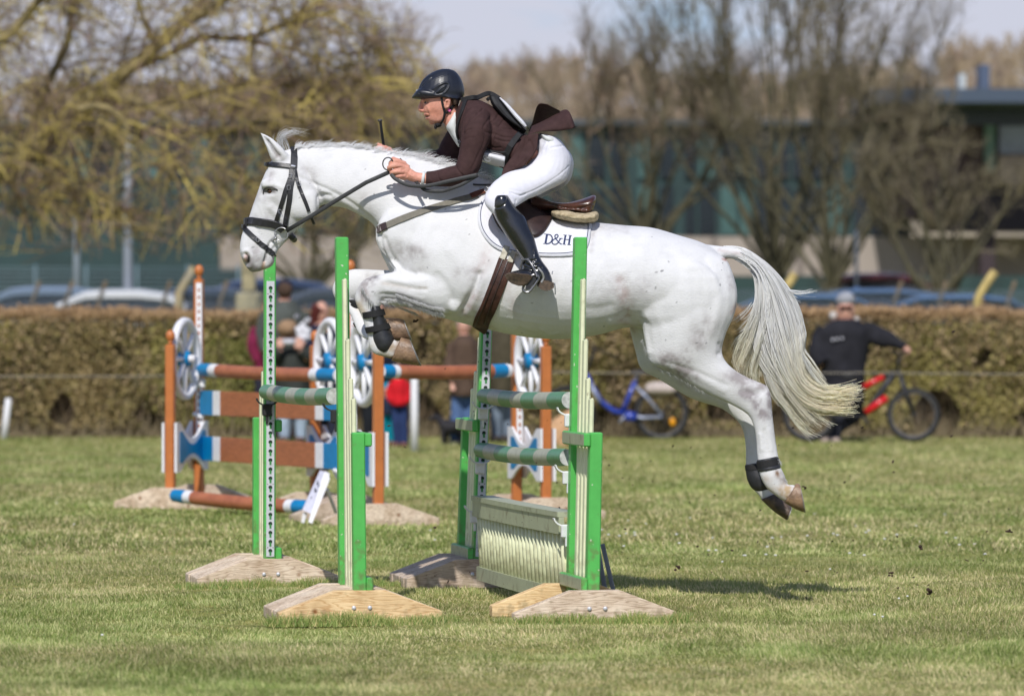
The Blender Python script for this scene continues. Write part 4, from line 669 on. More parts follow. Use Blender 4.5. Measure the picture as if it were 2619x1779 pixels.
# long boots
for s, ox, oy in ((-1, 0, 0), (1, 4, 4)):
    m = MB(); ploft(m, [(1269,500,1298,499,.056,s*.347),(1262,511,1304,507,.066,s*.349),(1260,535,1318,529,.066,s*.352),(1268,560,1341,553,.058,s*.36),(1282,584,1354,581,.058,s*.365),(1299,611,1366,607,.055,s*.37),(1314,632,1373,632,.05,s*.375),(1327,650,1379,651,.045,s*.38),
        (1335,668,1387,668,.042,s*.385),(1340,688,1402,688,.042,s*.39),(1348,708,1410,706,.040,s*.39),(1366,724,1414,720,.036,s*.39)], YH, n=26)
    ploft(m, [(1294,701,1295,710,.018,s*.45),(1302,697,1305,718,.034,s*.445),(1318,692,1324,726,.043,s*.43),(1340,687,1348,730,.044,s*.41),(1366,682,1372,728,.042,s*.395),(1390,690,1394,722,.038,s*.39)], YH, n=20)
    V_, F_ = unite(m, .004, 3, .5)
    V_ = sculpt(V_, F_, [([(1337,660),(1352,668),(1370,664)], 2, -.005), ([(1340,672),(1356,680),(1380,674)], 2, -.005), ([(1344,684),(1362,690),(1386,684)], 2, -.005), ([(1350,664),(1360,676),(1378,682)], 2.5, .004), ([(1366,640),(1362,676)], 1.6, -.004), ([(1262,532),(1280,530),(1294,518),(1298,506)], 1.8, -.003), ([(1270,580),(1300,625)], 5, -.002)])
    bt = raw_mesh('riding_boot', V_, F_, M('polished_boot', (.012, .013, .016), .22, .2, 25, .06, 90, spec=.8, coat=.25), None, True, None, rider)
    m = MB(); Y0 = YH+s*.40
    sole = [(1291,706,-.055),(1296,701,-.06),(1312,699,-.055),(1335,701,-.035),(1352,703,-.02),(1362,707,-.01),(1352,722,-.005),(1341,731,-.005),(1326,731,-.02),(1309,725,-.035),(1297,716,-.05)]
    m.prism([P(x, y, Y0+(-d if s > 0 else d)+(s*.055)) for x, y, d in sole], (0, .02, .004)); heel = [(1374,731),(1380,720),(1388,716),(1402,718),(1417,726),(1417,736),(1408,741),(1397,744),(1384,740)]
    m.prism([P(x, y, Y0-.03) for x, y in heel], (0, .05, .006)); m.obj('sole', M('boot_sole', (.11, .075, .05), .75, .4, 60, .3, 150, col2=(.055, .04, .03)), bt, False)
part('spur', steel, rider, lambda m: [m.tube(c3([(1412,700,-.41),(1413,695,-.40),(1414,694,-.37)]), .003, 6), m.strap(c3([(1376,684,-.435),(1386,696,-.435),(1390,710,-.43),(1384,722,-.43)]), .010, .005)])
# whip
wh = thing('riding_whip', 'black riding whip held upright in the rider\'s far hand', 'whip', P(984, 400, YH+.2))
part('grip', blk, wh, lambda m: [m.tube([P(973, 311, YH+.19), P(978, 350, YH+.195), P(983, 386, YH+.2)], .0068, 10)]+[m.tube([P(973.2+i*.72, 314+i*5.1, YH+.19), P(973.5+i*.72, 315.7+i*5.1, YH+.19)], .0082, 10) for i in range(14)])
part('knob', M('whip_cap', (.10, .09, .085), .3, metal=.5), wh, lambda m: m.ell(P(972, 308.5, YH+.19), (.0125, .0125, .008)), True)
part('shaft', blk, wh, lambda m: m.tube([P(983, 386, YH+.2), P(992, 430, YH+.21), P(1015, 520, YH+.24)], [.004, .003, .002], 8))
# ================================================================ green show-jumping wings
AX = Vector((-.1867, .9824, 0)); RX = Vector((.9824, .1867, 0)); ZX = Vector((0, 0, 1))
def chipped(name, base, chip, sc_=38, th=(.30, .33)):
    m = M(name, base, .42, .12, 14, .06, 60, spec=.5); t = m.node_tree; b = t.nodes['Principled BSDF']; src = b.inputs['Base Color'].links[0].from_socket
    n_ = t.nodes.new('ShaderNodeTexNoise'); n_.inputs['Scale'].default_value = sc_; n_.inputs['Detail'].default_value = 6; co = t.nodes.new('ShaderNodeTexCoord'); t.links.new(co.outputs['Object'], n_.inputs['Vector'])
    r_ = t.nodes.new('ShaderNodeValToRGB'); r_.color_ramp.elements[0].position = th[0]; r_.color_ramp.elements[1].position = th[1]; r_.color_ramp.elements[0].color = (1, 1, 1, 1); r_.color_ramp.elements[1].color = (0, 0, 0, 1)
    mx = t.nodes.new('ShaderNodeMix'); mx.data_type = 'RGBA'; mx.inputs['B'].default_value = (*chip, 1); t.links.new(n_.outputs['Fac'], r_.inputs['Fac']); t.links.new(r_.outputs['Color'], mx.inputs['Factor']); t.links.new(src, mx.inputs['A']); t.links.new(mx.outputs['Result'], b.inputs['Base Color']); return m
green = chipped('green_paint', (.095, .47, .095), (.55, .60, .45), 42, (.285, .295)); creamp = chipped('cream_paint', (.80, .82, .55), (.42, .40, .24), 20, (.25, .33))
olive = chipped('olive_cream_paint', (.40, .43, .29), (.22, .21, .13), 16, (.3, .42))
stripm = M('galvanised_strip', (.60, .62, .66), .5, .12, 60, .05, 200); holem = M('hole_dark', (.008, .03, .014), .8); slotm = M('slot_green', (.05, .26, .07), .7)  # keyholes are flat shapes: the dark disc colour holds the shade inside
def woodmat(name, a, b, knots=True):
    m = bpy.data.materials.new(name); m.use_nodes = True; t = m.node_tree; bs = t.nodes['Principled BSDF']; N_ = t.nodes.new; Lk = t.links.new
    co = N_('ShaderNodeTexCoord'); mp = N_('ShaderNodeMapping'); mp.inputs['Scale'].default_value = (1.0, 10, 17); Lk(co.outputs['Object'], mp.inputs['Vector'])
    n1 = N_('ShaderNodeTexNoise'); n1.inputs['Scale'].default_value = 1.6; n1.inputs['Detail'].default_value = 2; Lk(mp.outputs['Vector'], n1.inputs['Vector'])
    w_ = N_('ShaderNodeMath'); w_.operation = 'MULTIPLY'; w_.inputs[1].default_value = 9; Lk(n1.outputs['Fac'], w_.inputs[0]); f_ = N_('ShaderNodeMath'); f_.operation = 'PINGPONG'; f_.inputs[1].default_value = .5; Lk(w_.outputs[0], f_.inputs[0])
    r_ = N_('ShaderNodeValToRGB'); r_.color_ramp.elements[0].position = .02; r_.color_ramp.elements[1].position = .22; r_.color_ramp.elements[0].color = (*b, 1); r_.color_ramp.elements[1].color = (*a, 1); Lk(f_.outputs[0], r_.inputs['Fac'])
    n2 = N_('ShaderNodeTexNoise'); n2.inputs['Scale'].default_value = 9; n2.inputs['Detail'].default_value = 5; Lk(co.outputs['Object'], n2.inputs['Vector'])
    r2 = N_('ShaderNodeValToRGB'); r2.color_ramp.elements[0].position = .3; r2.color_ramp.elements[1].position = .6; r2.color_ramp.elements[0].color = (.72, .66, .6, 1); Lk(n2.outputs['Fac'], r2.inputs['Fac'])
    mm = N_('ShaderNodeMix'); mm.data_type = 'RGBA'; mm.blend_type = 'MULTIPLY'; mm.inputs['Factor'].default_value = 1; Lk(r_.outputs['Color'], mm.inputs['A']); Lk(r2.outputs['Color'], mm.inputs['B'])
    src = mm.outputs['Result']
    if knots:
        vo = N_('ShaderNodeTexVoronoi'); vo.inputs['Scale'].default_value = 6.5; Lk(co.outputs['Object'], vo.inputs['Vector']); r3 = N_('ShaderNodeValToRGB'); r3.color_ramp.elements[0].position = .04; r3.color_ramp.elements[1].position = .13; r3.color_ramp.elements[0].color = (.35, .22, .14, 1); Lk(vo.outputs['Distance'], r3.inputs['Fac'])
        m2 = N_('ShaderNodeMix'); m2.data_type = 'RGBA'; m2.blend_type = 'MULTIPLY'; m2.inputs['Factor'].default_value = 1; Lk(src, m2.inputs['A']); Lk(r3.outputs['Color'], m2.inputs['B']); src = m2.outputs['Result']
    Lk(src, bs.inputs['Base Color']); bs.inputs['Roughness'].default_value = .8; bs.inputs['Specular IOR Level'].default_value = .25
    bp = N_('ShaderNodeBump'); bp.inputs['Strength'].default_value = .4; bp.inputs['Distance'].default_value = .004; Lk(f_.outputs[0], bp.inputs['Height']); Lk(bp.outputs['Normal'], bs.inputs['Normal']); return m
woods = {'yellow': woodmat('new_pine', (.84, .62, .35), (.64, .41, .20)), 'pink': woodmat('weathered_pine', (.76, .63, .49), (.50, .38, .28)), 'grey': woodmat('grey_pine', (.62, .51, .41), (.42, .33, .26))}
def wpt(px, Y): return Vector(((px-CX)/sc(Y), Y, 0))
def foot(parent, c, ax, rx, wood, depth, nlam, hw=.39, top=.12, hh=.158, end=.055, offs=None, nm='foot_plank'):
    for k in range(nlam):
        o_ = offs[k] if offs else -depth/2+depth*(k+.5)/nlam; th = (offs and .075) or depth/nlam-.0015; q = c+ax*o_; m = MB(); j = random.uniform(-.006, .006); jz = random.uniform(-.003, .003)
        poly = [(-hw+j, 0), (-hw+j, end), (-top, hh+jz), (top+j, hh+jz), (hw+j, end), (hw+j, 0)]
        m.prism([q-ax*th/2+rx*x+ZX*z for x, z in poly], ax*th); o = m.obj(nm, woods[wood[k % len(wood)] if isinstance(wood, (list, tuple)) else wood], parent)
        bv = o.modifiers.new('b', 'BEVEL'); bv.width = .004; bv.segments = 2
def green_wing(label, tall_px, Yt, out, lean, railside, wood, lam, strip, short_h=.90):
    T = wpt(tall_px, Yt); u = AX*out; root = thing('jump_wing', label, 'jump wing', T, 'green wings of the jump the horse is clearing'); lz = Vector((lean, 0, 0))
    def post(c, h, nm):
        m = MB(); d = lz*h; zb = .148 if lam else .09; m.box(c+ZX*(h/2+zb/2)+d/2, (.060, .066, h-zb), (RX, AX, ZX+lz), .006); return m.obj(nm, green, root)
    post(T, 1.83, 'tall_post'); S = T+u*.45; post(S, short_h+.0, 'short_post')
    for k, z in enumerate((1.63, 1.34, 1.155, 1.06)):
        m = MB(); c = T+u*(.085+.082*k); h = z-.14; m.box(c+ZX*(.14+h/2)+lz*(z/2+.07), (.020, .058, h), (RX, AX, ZX+lz), .008); m.obj('picket', creamp, root)
    for z in (.865, .183):
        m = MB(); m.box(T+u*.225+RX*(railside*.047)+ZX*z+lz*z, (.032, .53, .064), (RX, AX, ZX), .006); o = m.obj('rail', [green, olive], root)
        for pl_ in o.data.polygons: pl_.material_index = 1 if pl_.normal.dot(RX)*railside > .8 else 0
    if strip:
        m = MB(); f = T-u*.036
        m.box(f+ZX*.902+lz*.9, (.043, .006, 1.47), (RX, AX, ZX+lz), .001); z = 1.60; q = 0
        while z > .19:
            c = f-u*.0035+ZX*z+lz*z; m.cur = 1; m.prism([c+RX*(.0105*math.cos(t))+ZX*(.0105*math.sin(t)) for t in np.linspace(0, 6.283, 13)[:-1]], -u*.001)
            m.cur = 2; m.prism([c+RX*x+ZX*y-u*.0012 for x, y in ((-.0055, -.004), (.0055, -.004), (.005, -.025), (-.005, -.025))], -u*.001)
            if q % 7 == 1:
                m.cur = 3
                for sx in (-1, 1): m.prism([c+RX*(sx*.0145+.0025*math.cos(t))+ZX*(.017+.0025*math.sin(t)) for t in np.linspace(0, 6.283, 9)[:-1]], -u*.0015)
            z -= .0483; q += 1
        m.obj('cup_strip', [stripm, holem, slotm, M('rust', (.14, .06, .03), .8)], root)
    c = T+u*.225
    fr = -u if out > 0 else u
    if lam: foot(root, c, AX, RX, wood, .56, 7)
    else: foot(root, c, AX, RX, wood, .5, 2, offs=[-.30, .30])
    for sx in (-.036, .04):
        m = MB(); yb = (-.28 if lam else -.34)
        m.ell(c+AX*(yb-.002)+RX*sx+ZX*.075, (.0105, .006, .0105)); m.obj('bolt', M('galvanised_bolt', (.62, .63, .66), .45, metal=.3), root, True)
    return root, T, S, u
green_wing('front green wing with bright yellow pine foot, under the horse\'s tucked forelegs', 883, 21.4, -1, -.010, 1, ['yellow', 'pink', 'pink', 'pink', 'pink', 'pink', 'pink'], True, False)
green_wing('rear green wing with white keyhole strip, beneath the horse\'s chin', 688.5, 23.7, 1, .0015, 1, 'pink', True, True)
green_wing('front green wing by the ribbed cream filler, in front of the horse\'s flank', 1465, 21.4, -1, .020, -1, ['pink', 'yellow'], False, False)
green_wing('rear green wing with keyhole strip, partly shaded by the horse\'s belly beside the filler', 1220, 23.7, 1, .036, -1, 'grey', True, True)
def grime(m, zt, col, amt):
    t = m.node_tree; b = t.nodes['Principled BSDF']; src = b.inputs['Base Color'].links[0].from_socket; N_ = t.nodes.new; Lk = t.links.new; co = N_('ShaderNodeTexCoord'); sx = N_('ShaderNodeSeparateXYZ'); Lk(co.outputs['Object'], sx.inputs['Vector'])
    nz = N_('ShaderNodeTexNoise'); nz.inputs['Scale'].default_value = 24; nz.inputs['Detail'].default_value = 6; Lk(co.outputs['Object'], nz.inputs['Vector']); mr = N_('ShaderNodeMapRange'); mr.inputs['From Min'].default_value = 0; mr.inputs['From Max'].default_value = zt; mr.inputs['To Min'].default_value = .34; mr.inputs['To Max'].default_value = 0; Lk(sx.outputs['Z'], mr.inputs['Value'])
    ad = N_('ShaderNodeMath'); ad.operation = 'ADD'; Lk(nz.outputs['Fac'], ad.inputs[0]); Lk(mr.outputs['Result'], ad.inputs[1]); r_ = N_('ShaderNodeValToRGB'); r_.color_ramp.elements[0].position = .62; r_.color_ramp.elements[1].position = .80; r_.color_ramp.elements[0].color = (0, 0, 0, 1); r_.color_ramp.elements[1].color = (amt, amt, amt, 1); Lk(ad.outputs[0], r_.inputs['Fac'])
    mx = N_('ShaderNodeMix'); mx.data_type = 'RGBA'; mx.inputs['B'].default_value = (*col, 1); Lk(r_.outputs['Color'], mx.inputs['Factor']); Lk(src, mx.inputs['A']); Lk(mx.outputs['Result'], b.inputs['Base Color'])
grime(green, .45, (.16, .12, .06), .6); grime(creamp, .5, (.30, .27, .15), .4)
for w__ in woods.values(): grime(w__, .09, (.20, .16, .09), .45)
# jump poles
pgreen = M('pole_green', (.085, .27, .13), .38, .2, 12, .05, 60, spec=.5, stretch=(1, 3, 3)); pcream = M('pole_cream', (.42, .43, .33), .45, .2, 12, .05, 60, stretch=(1, 3, 3)); capm = M('pole_end_white', (.6, .6, .58), .7, .5, 30)
def banded(name, label, cat_, a, b, r, bands, mats, group, n=28, endm=None):
    m = MB(); a = Vector(a); b = Vector(b); t = (b-a); Lq = t.length; t.normalize(); s_ = t.cross(ZX).normalized(); w_ = s_.cross(t); pos = [0]
    for q, _ in bands: pos.append(pos[-1]+q)
    tot = pos[-1]
    for k, (q, mi) in enumerate(bands):
        m.cur = mi; vs = []; steps = max(2, int(q/tot*14)); z0 = pos[k]/tot; z1 = pos[k+1]/tot
        for i in range(steps+1):
            zz = z0+(z1-z0)*i/steps; c = a+t*(Lq*zz)-ZX*(.012*math.sin(math.pi*zz)); rr_ = r*(1 if .004 < zz < .996 else .93); vs += [c+s_*(rr_*math.cos(6.28318*j/n))+w_*(rr_*math.sin(6.28318*j/n)) for j in range(n)]
        m.add(vs, [[i*n+j, i*n+(j+1) % n, (i+1)*n+(j+1) % n, (i+1)*n+j] for i in range(steps) for j in range(n)])
    m.cur = len(mats)-1
    for c, sg in ((a, 1), (b, -1)):
        vs = [c+s_*(r*.93*math.cos(6.28318*j/n))+w_*(r*.93*math.sin(6.28318*j/n)) for j in range(n)]; m.add(vs, [list(range(n))])
    # weld band seams
    o = m.obj(name, mats, None, True); bm = bmesh.new(); bm.from_mesh(o.data); bmesh.ops.remove_doubles(bm, verts=bm.verts, dist=1e-5)
    for e in bm.edges:
        if len(e.link_faces) == 2 and (len(e.link_faces[0].verts) > 4 or len(e.link_faces[1].verts) > 4): e.smooth = False
    bmesh.ops.recalc_face_normals(bm, faces=bm.faces); bm.to_mesh(o.data); bm.free(); tag(o, label, cat_, group); return o
def pz(px, Y, z): v = wpt(px, Y); v.z = z; return v
gb = [(.30, 0), (.26, 1), (.40, 0), (.33, 1), (.33, 0), (.33, 1), (.36, 0)]
banded('jump_pole', 'green and cream banded pole resting on the two left-hand wings, below the horse\'s forelegs', 'pole', pz(681, 23.66, 1.046), pz(855, 21.45, 1.062), .043, gb, [pgreen, pcream, capm], 'green and cream poles of the jump')
banded('jump_pole', 'upper green and cream pole between the right-hand wings, under the horse\'s belly', 'pole', pz(1238, 23.6, 1.026), pz(1457, 21.47, 1.043), .043, [(.30, 0), (.30, 1), (.32, 0), (.28, 1), (.33, 0), (.33, 1), (.36, 0)], [pgreen, pcream, capm], 'green and cream poles of the jump')
banded('jump_pole', 'lower green and cream pole just above the ribbed cream filler', 'pole', pz(1230, 23.6, .737), pz(1452, 21.47, .766), .043, [(.26, 0), (.30, 1), (.36, 0), (.33, 1), (.33, 0), (.33, 1), (.30, 0)], [pgreen, pcream, capm], 'green and cream poles of the jump')
whitep = M('white_plastic', (.75, .75, .76), .4); blackp = M('black_rubber', (.02, .02, .022), .6)
def cup(label, c, mt, u):
    m = MB(); c = Vector(c); pts = [c+RX*(.058*math.cos(t))+ZX*(.040*math.sin(t))+ZX*.02 for t in np.linspace(math.pi*1.02, math.pi*1.98, 12)]
    m.strap(pts, .035, .007, nrms=[(c-p).normalized() for p in pts]); m.box(c-ZX*.045+u*.02, (.05, .03, .065), (RX, AX, ZX), .006); m.box(c-ZX*.09+u*.025, (.012, .02, .06), (RX, AX, ZX), .003)
    o = m.obj('jump_cup', mt, None); tag(o, label, 'jump cup', 'cups that hold the jump poles'); return o
cup('black cup holding the far end of the left-hand pole', pz(684, 23.63, .995), blackp, AX); cup('black metal cup at the near end of the left-hand pole', pz(857, 21.45, 1.01), blackp, -AX)
cup('white cup under the far end of the upper right-hand pole', pz(1237, 23.62, .975), whitep, AX); cup('white cup under the near end of the upper right-hand pole', pz(1455, 21.46, .99), whitep, -AX)
cup('white cup under the far end of the lower right-hand pole', pz(1229, 23.62, .686), whitep, AX); cup('white cup under the near end of the lower right-hand pole', pz(1450, 21.46, .713), whitep, -AX)
cup('white cup at the near corner of the ribbed filler', pz(1446, 21.46, .455), whitep, -AX); cup('white cup at the far corner of the ribbed filler', pz(1216, 23.62, .425), whitep, AX)
# ribbed filler
NA = pz(1449, 21.52, 0); FA = pz(1226, 23.5, 0); fil = thing('jump_filler', 'cream ribbed wall filler standing under the poles between the right-hand wings', 'jump filler', (NA+FA)/2)
def fp(t, z, o=0): return NA+(FA-NA)*t-RX*(.014*math.sin(math.pi*t)+o)+ZX*z
def bar(nm, z0, z1, o0, o1, mt, inset=0):
    m = MB(); K = 18; R_ = [[fp(k/K, z, o) for o, z in ((o0, z0), (o0, z1), (o1, z1), (o1, z0))] for k in range(K+1)]; m.loft(R_, True); return m.obj(nm, mt, fil)
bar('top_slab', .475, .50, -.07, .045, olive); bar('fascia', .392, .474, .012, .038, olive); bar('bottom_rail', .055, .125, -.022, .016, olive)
m = MB(); K = 18; m.loft([[fp(k/K, z, o) for o, z in ((-.012, .10), (.006, .42), (-.004, .42), (-.022, .10))] for k in range(K+1)], True); m.obj('back_board', creamp, fil)
for k in range(25):
    t = (k+.5)/25; m = MB(); m.tube([fp(t, .12, -.010), fp(t, .27, -.001), fp(t, .40, .007)], [.019, .019, .019], 8, .9, up=(1, 0, 0)); m.obj('rib', creamp, fil, True)
m = MB(); m.box(pz(1545, 22.2, .15)+RX*.0, (.022, .30, .34), ((1, 0, -.45), (0, 1, 0), (.45, 0, -1)), .004); m.box(pz(1562, 22.5, .15), (.022, .10, .36), ((1, 0, -.5), (0, 1, 0), (.5, 0, -1)), .004)
m2 = m; m2.v = [(x+(.15-z)*.38*0+0, y, z) for x, y, z in m2.v]
lb = MB()
for (xa, xb, Yq) in ((1529, 1556, 22.0), (1541, 1577, 22.35)):
    a = pz(xa, Yq, .30); b = pz(xb, Yq, 0); lb.strap([a, b], .09, .022, nrm=(1, 0, .4))
lb.obj('prop_board', M('grey_timber', (.22, .24, .27), .8, .25, 30, .3, 60, stretch=(1, 1, .2)), fil)
# ================================================================ orange fences behind
orange = chipped('orange_paint', (.52, .17, .045), (.5, .35, .2), 20, (.2, .23)); whitew = M('white_paint', (.80, .80, .82), .5, .08, 20); bluep = M('blue_paint', (.0, .22, .50), .45, .15, 12); rust = M('brown_pole', (.45, .155, .07), .5, .25, 8, col2=(.34, .11, .05)); brownp = M('brown_plank', (.43, .15, .06), .6, .25, 12, .05, 50, stretch=(1, 1, 6))
def orange_wing(label, spx, Ys, tpx, Yt, strip=True):
    S = wpt(spx, Ys); T = wpt(tpx, Yt); root = thing('orange_jump_wing', label, 'jump wing', (S+T)/2, 'orange wings of the fences behind'); ax = (T-S); L_ = ax.length; ax.normalize(); rx = Vector((ax.y, -ax.x, 0)); rx = rx if rx.x > 0 else -rx
    for c, h, nm in ((S, 1.24, 'short_post'), (T, 1.74, 'tall_post')):
        m = MB(); m.box(c+ZX*(h/2), (.068, .068, h), (rx, ax, ZX), .008); m.obj(nm, orange, root); m = MB(); m.ell(c+ZX*(h+.065), (.036, .036, .046)); m.tube([c+ZX*h, c+ZX*(h+.03)], .018, 10); m.obj('finial', orange, root, True)
    W = (S+T)/2+ZX*1.13; m = MB(); R_ = .285
    m.tube([W+ax*(R_*math.cos(t))+ZX*(R_*math.sin(t)) for t in np.linspace(0, 2*math.pi, 41)], .032, 8, cap=False); m.obj('wheel_rim', whitew, root, True)
    for k in range(8):
        t = math.pi*k/4; m = MB(); m.tube([W+ax*(.04*math.cos(t))+ZX*(.04*math.sin(t)), W+ax*(R_*math.cos(t))+ZX*(R_*math.sin(t))], .019, 8); m.obj('spoke', whitew, root, True)
    m = MB(); m.tube([W-rx*.03, W+rx*.08], [.03, .028], 12); m.obj('hub', whitew, root, True); m = MB(); m.tube([W-rx*.040, W+rx*.038], [.058, .058], 14); m.obj('hub_cap', bluep, root, True)
    def panel(x0, x1, zt, zb, dip, arch, off, th, mt, nm):
        pts = [(x0, zt)]+[(x0+(x1-x0)*(.12+.76*q), zt-dip*math.sin(math.pi*q)) for q in np.linspace(0, 1, 11)]+[(x1, zt), (x1, zb)]+[(x1-(x1-x0)*(.12+.76*q), zb+arch*math.sin(math.pi*q)) for q in np.linspace(0, 1, 11)]+[(x0, zb)]
        m = MB(); m.prism([S+ax*x+ZX*z+rx*off for x, z in pts], rx*th); m.obj(nm, mt, root)
    for o_ in (-.055, .045): panel(-.04, L_+.04, .65, .275, .125, .105, o_, .018, whitew, 'panel')
    panel(.03, L_-.03, .58, .345, .10, .065, -.0575, .002, bluep, 'blue_inset'); panel(.03, L_-.03, .58, .345, .10, .065, .0635, .002, bluep, 'blue_inset')
    if strip:
        m = MB(); f = T+rx*.036; f = T-ax*.036+rx*.012; m.box(f+ZX*1.07, (.046, .004, 1.28), (rx, ax, ZX)); m.cur = 1
        for k in range(22): m.box(f-ax*.003+ZX*(.50+k*.055), (.016, .003, .026), (rx, ax, ZX))
        m.obj('cup_strip', [whitew, brownp], root)
    foot(root, (S+T)/2, ax, rx, ['pink', 'grey'], .6, 2, hw=.42, offs=[-L_/2-.06, L_/2+.06]); return S, T, rx
_, TA, rA = orange_wing('orange wing with white spoked wheel at the left end of the brown plank fence', 436, 33.5, 509, 34.15)
_, TB, rB = orange_wing('orange wing with wheel at the near plank ends, behind the front green post', 806, 32.75, 884, 32.15)
_, TC, rC = orange_wing('orange wing just right of the front green post, below the horse\'s forelegs', 967, 30.7, 896, 31.3)
_, TD, rD = orange_wing('orange wing with wheel seen under the horse\'s belly between the right-hand green wings', 1396, 31.7, 1321, 32.3)
G2 = 'brown poles of the orange fences'
bb = [(.24, 0), (.13, 1), (1.75, 2), (.13, 1), (.30, 0)]
banded('brown_pole', 'brown pole with blue and white ends, topmost of the plank fence', 'pole', pz(513, 34.1, 1.045), pz(866, 32.0, 1.03), .05, bb, [bluep, whitew, rust, whitew], G2, 16)
banded('brown_pole', 'brown pole with blue and white ends lying on the grass before the plank fence', 'pole', pz(447, 32.75, .13), pz(800, 31.3, .105), .05, bb, [bluep, whitew, rust, whitew], G2, 16)
banded('brown_pole', 'brown pole with blue end spanning the fence under the horse\'s belly', 'pole', pz(975, 31.25, 1.065), pz(1302, 32.2, 1.06), .05, [(.2, 0), (.1, 1), (1.9, 2), (.28, 0), (.1, 1)], [bluep, whitew, rust, whitew], G2, 16)
for z, lb_ in ((.79, 'upper brown plank with blue and white ends on the orange fence'), (.44, 'lower brown plank with blue and white ends on the orange fence')):
    a = pz(513, 34.1, z); b = pz(866, 32.0, z); t = (b-a); root = thing('jump_plank', lb_, 'plank', (a+b)/2, 'planks of the orange fence'); pr = t.normalized(); sd_ = Vector((pr.y, -pr.x, 0)); pos = [0, .10, .155, .845, .90, 1]
    for k, mt, nm in ((0, bluep, 'blue_end'), (1, whitew, 'white_band'), (2, brownp, 'board'), (3, whitew, 'white_band'), (4, bluep, 'blue_end')):
        m = MB(); p0 = a+t*(pos[k]+.001); p1 = a+t*(pos[k+1]); m.box((p0+p1)/2, ((p1-p0).length, .022, .185), (pr, sd_, ZX), .003); m.obj(nm, mt, root)
for px_, Yq, z, lb_ in ((510, 34.1, .93, 'white cup on the left orange post below the top pole'), (507, 34.1, .69, 'white cup on the left orange post at the upper plank'), (505, 34.1, .36, 'white cup on the left orange post at the lower plank'), (866, 32.0, .33, 'white cup at the near end of the lower brown plank')):
    m = MB(); c = pz(px_, Yq, z); m.box(c, (.09, .05, .03), ((1, 0, -.4), (0, 1, 0), (.4, 0, 1)), .008); m.box(c+Vector((.03, 0, .02)), (.03, .05, .05), None, .008); o = m.obj('plank_cup', whitew, None); tag(o, lb_, 'jump cup', 'white cups of the orange fence')
# leaning marker board
sg = thing('marker_board', 'small white A-frame marker board leaning beside the brown ground pole', 'sign', P(800, 1330, 30.6)); Ysn = 30.6
m = MB(); m.prism([P(x, y, Ysn+d) for x, y, d in ((818,1206,.12),(831,1209,.06),(795,1313,-.06),(774,1303,0))], (.0, .015, .01)); m.obj('board', M('sign_face', (.62, .62, .72), .5), sg)
m = MB(); m.prism([P(x, y, Ysn+d) for x, y, d in ((829,1208,.05),(842,1213,.03),(843,1226,.02),(798,1338,-.1),(789,1334,-.1))], (.0, .03, .01)); m.obj('frame_leg', whitew, sg)
m = MB(); m.prism([P(x, y, Ysn+.02) for x, y in ((775,1308),(785,1312),(778,1337),(770,1335))], (0, .03, 0)); m.obj('frame_leg', whitew, sg)
m = MB(); m.tube([P(836, 1250, Ysn+.1), P(866, 1327, Ysn+.35)], .014, 6); m.obj('back_prop', whitew, sg)
m = MB()
for x, y in ((813,1234),(807,1252),(797,1275)):
    for a_, b_ in (((-3, -3), (3, 1)), ((0, -5), (-2, 5)), ((-3, 3), (3, 4))): m.tube([P(x+a_[0], y+a_[1], Ysn+.02), P(x+b_[0], y+b_[1], Ysn+.02)], .0035, 5)
m.obj('lettering', M('sign_ink', (.06, .07, .10), .6), sg)
# ================================================================ the setting
def gz(y): return float(np.interp(y, [-500, 56, 75, 130, 400, 900, 8000], [0, 0, .38, 2.0, 9, 14, 30]))
ys = np.concatenate([np.linspace(-60, 10, 15), np.linspace(12, 60, 97), np.linspace(62, 140, 40), np.linspace(160, 900, 20), np.array([1500, 3000, 6000])])
xs = np.concatenate([np.array([-4000, -1500, -600, -200, -80, -40]), np.linspace(-20, 20, 121), np.array([40, 80, 200, 600, 1500, 4000])])
XX, YY = np.meshgrid(xs, ys); ZZ = np.interp(YY, [-500, 56, 75, 130, 400, 900, 8000], [0, 0, .38, 2.0, 9, 14, 30])
gv = np.stack([XX.ravel(), YY.ravel(), ZZ.ravel()], 1); wob = (vnoise(gv, .8, 3)-.5)*.03+(vnoise(gv, 2.6, 4)-.5)*.012; wob[gv[:, 1] > 50] *= .3; gv[:, 2] += wob
nx, ny = len(xs), len(ys); ii = (np.arange(ny-1)[:, None]*nx+np.arange(nx-1)[None]).ravel(); gf = np.stack([ii, ii+1, ii+nx+1, ii+nx], 1)
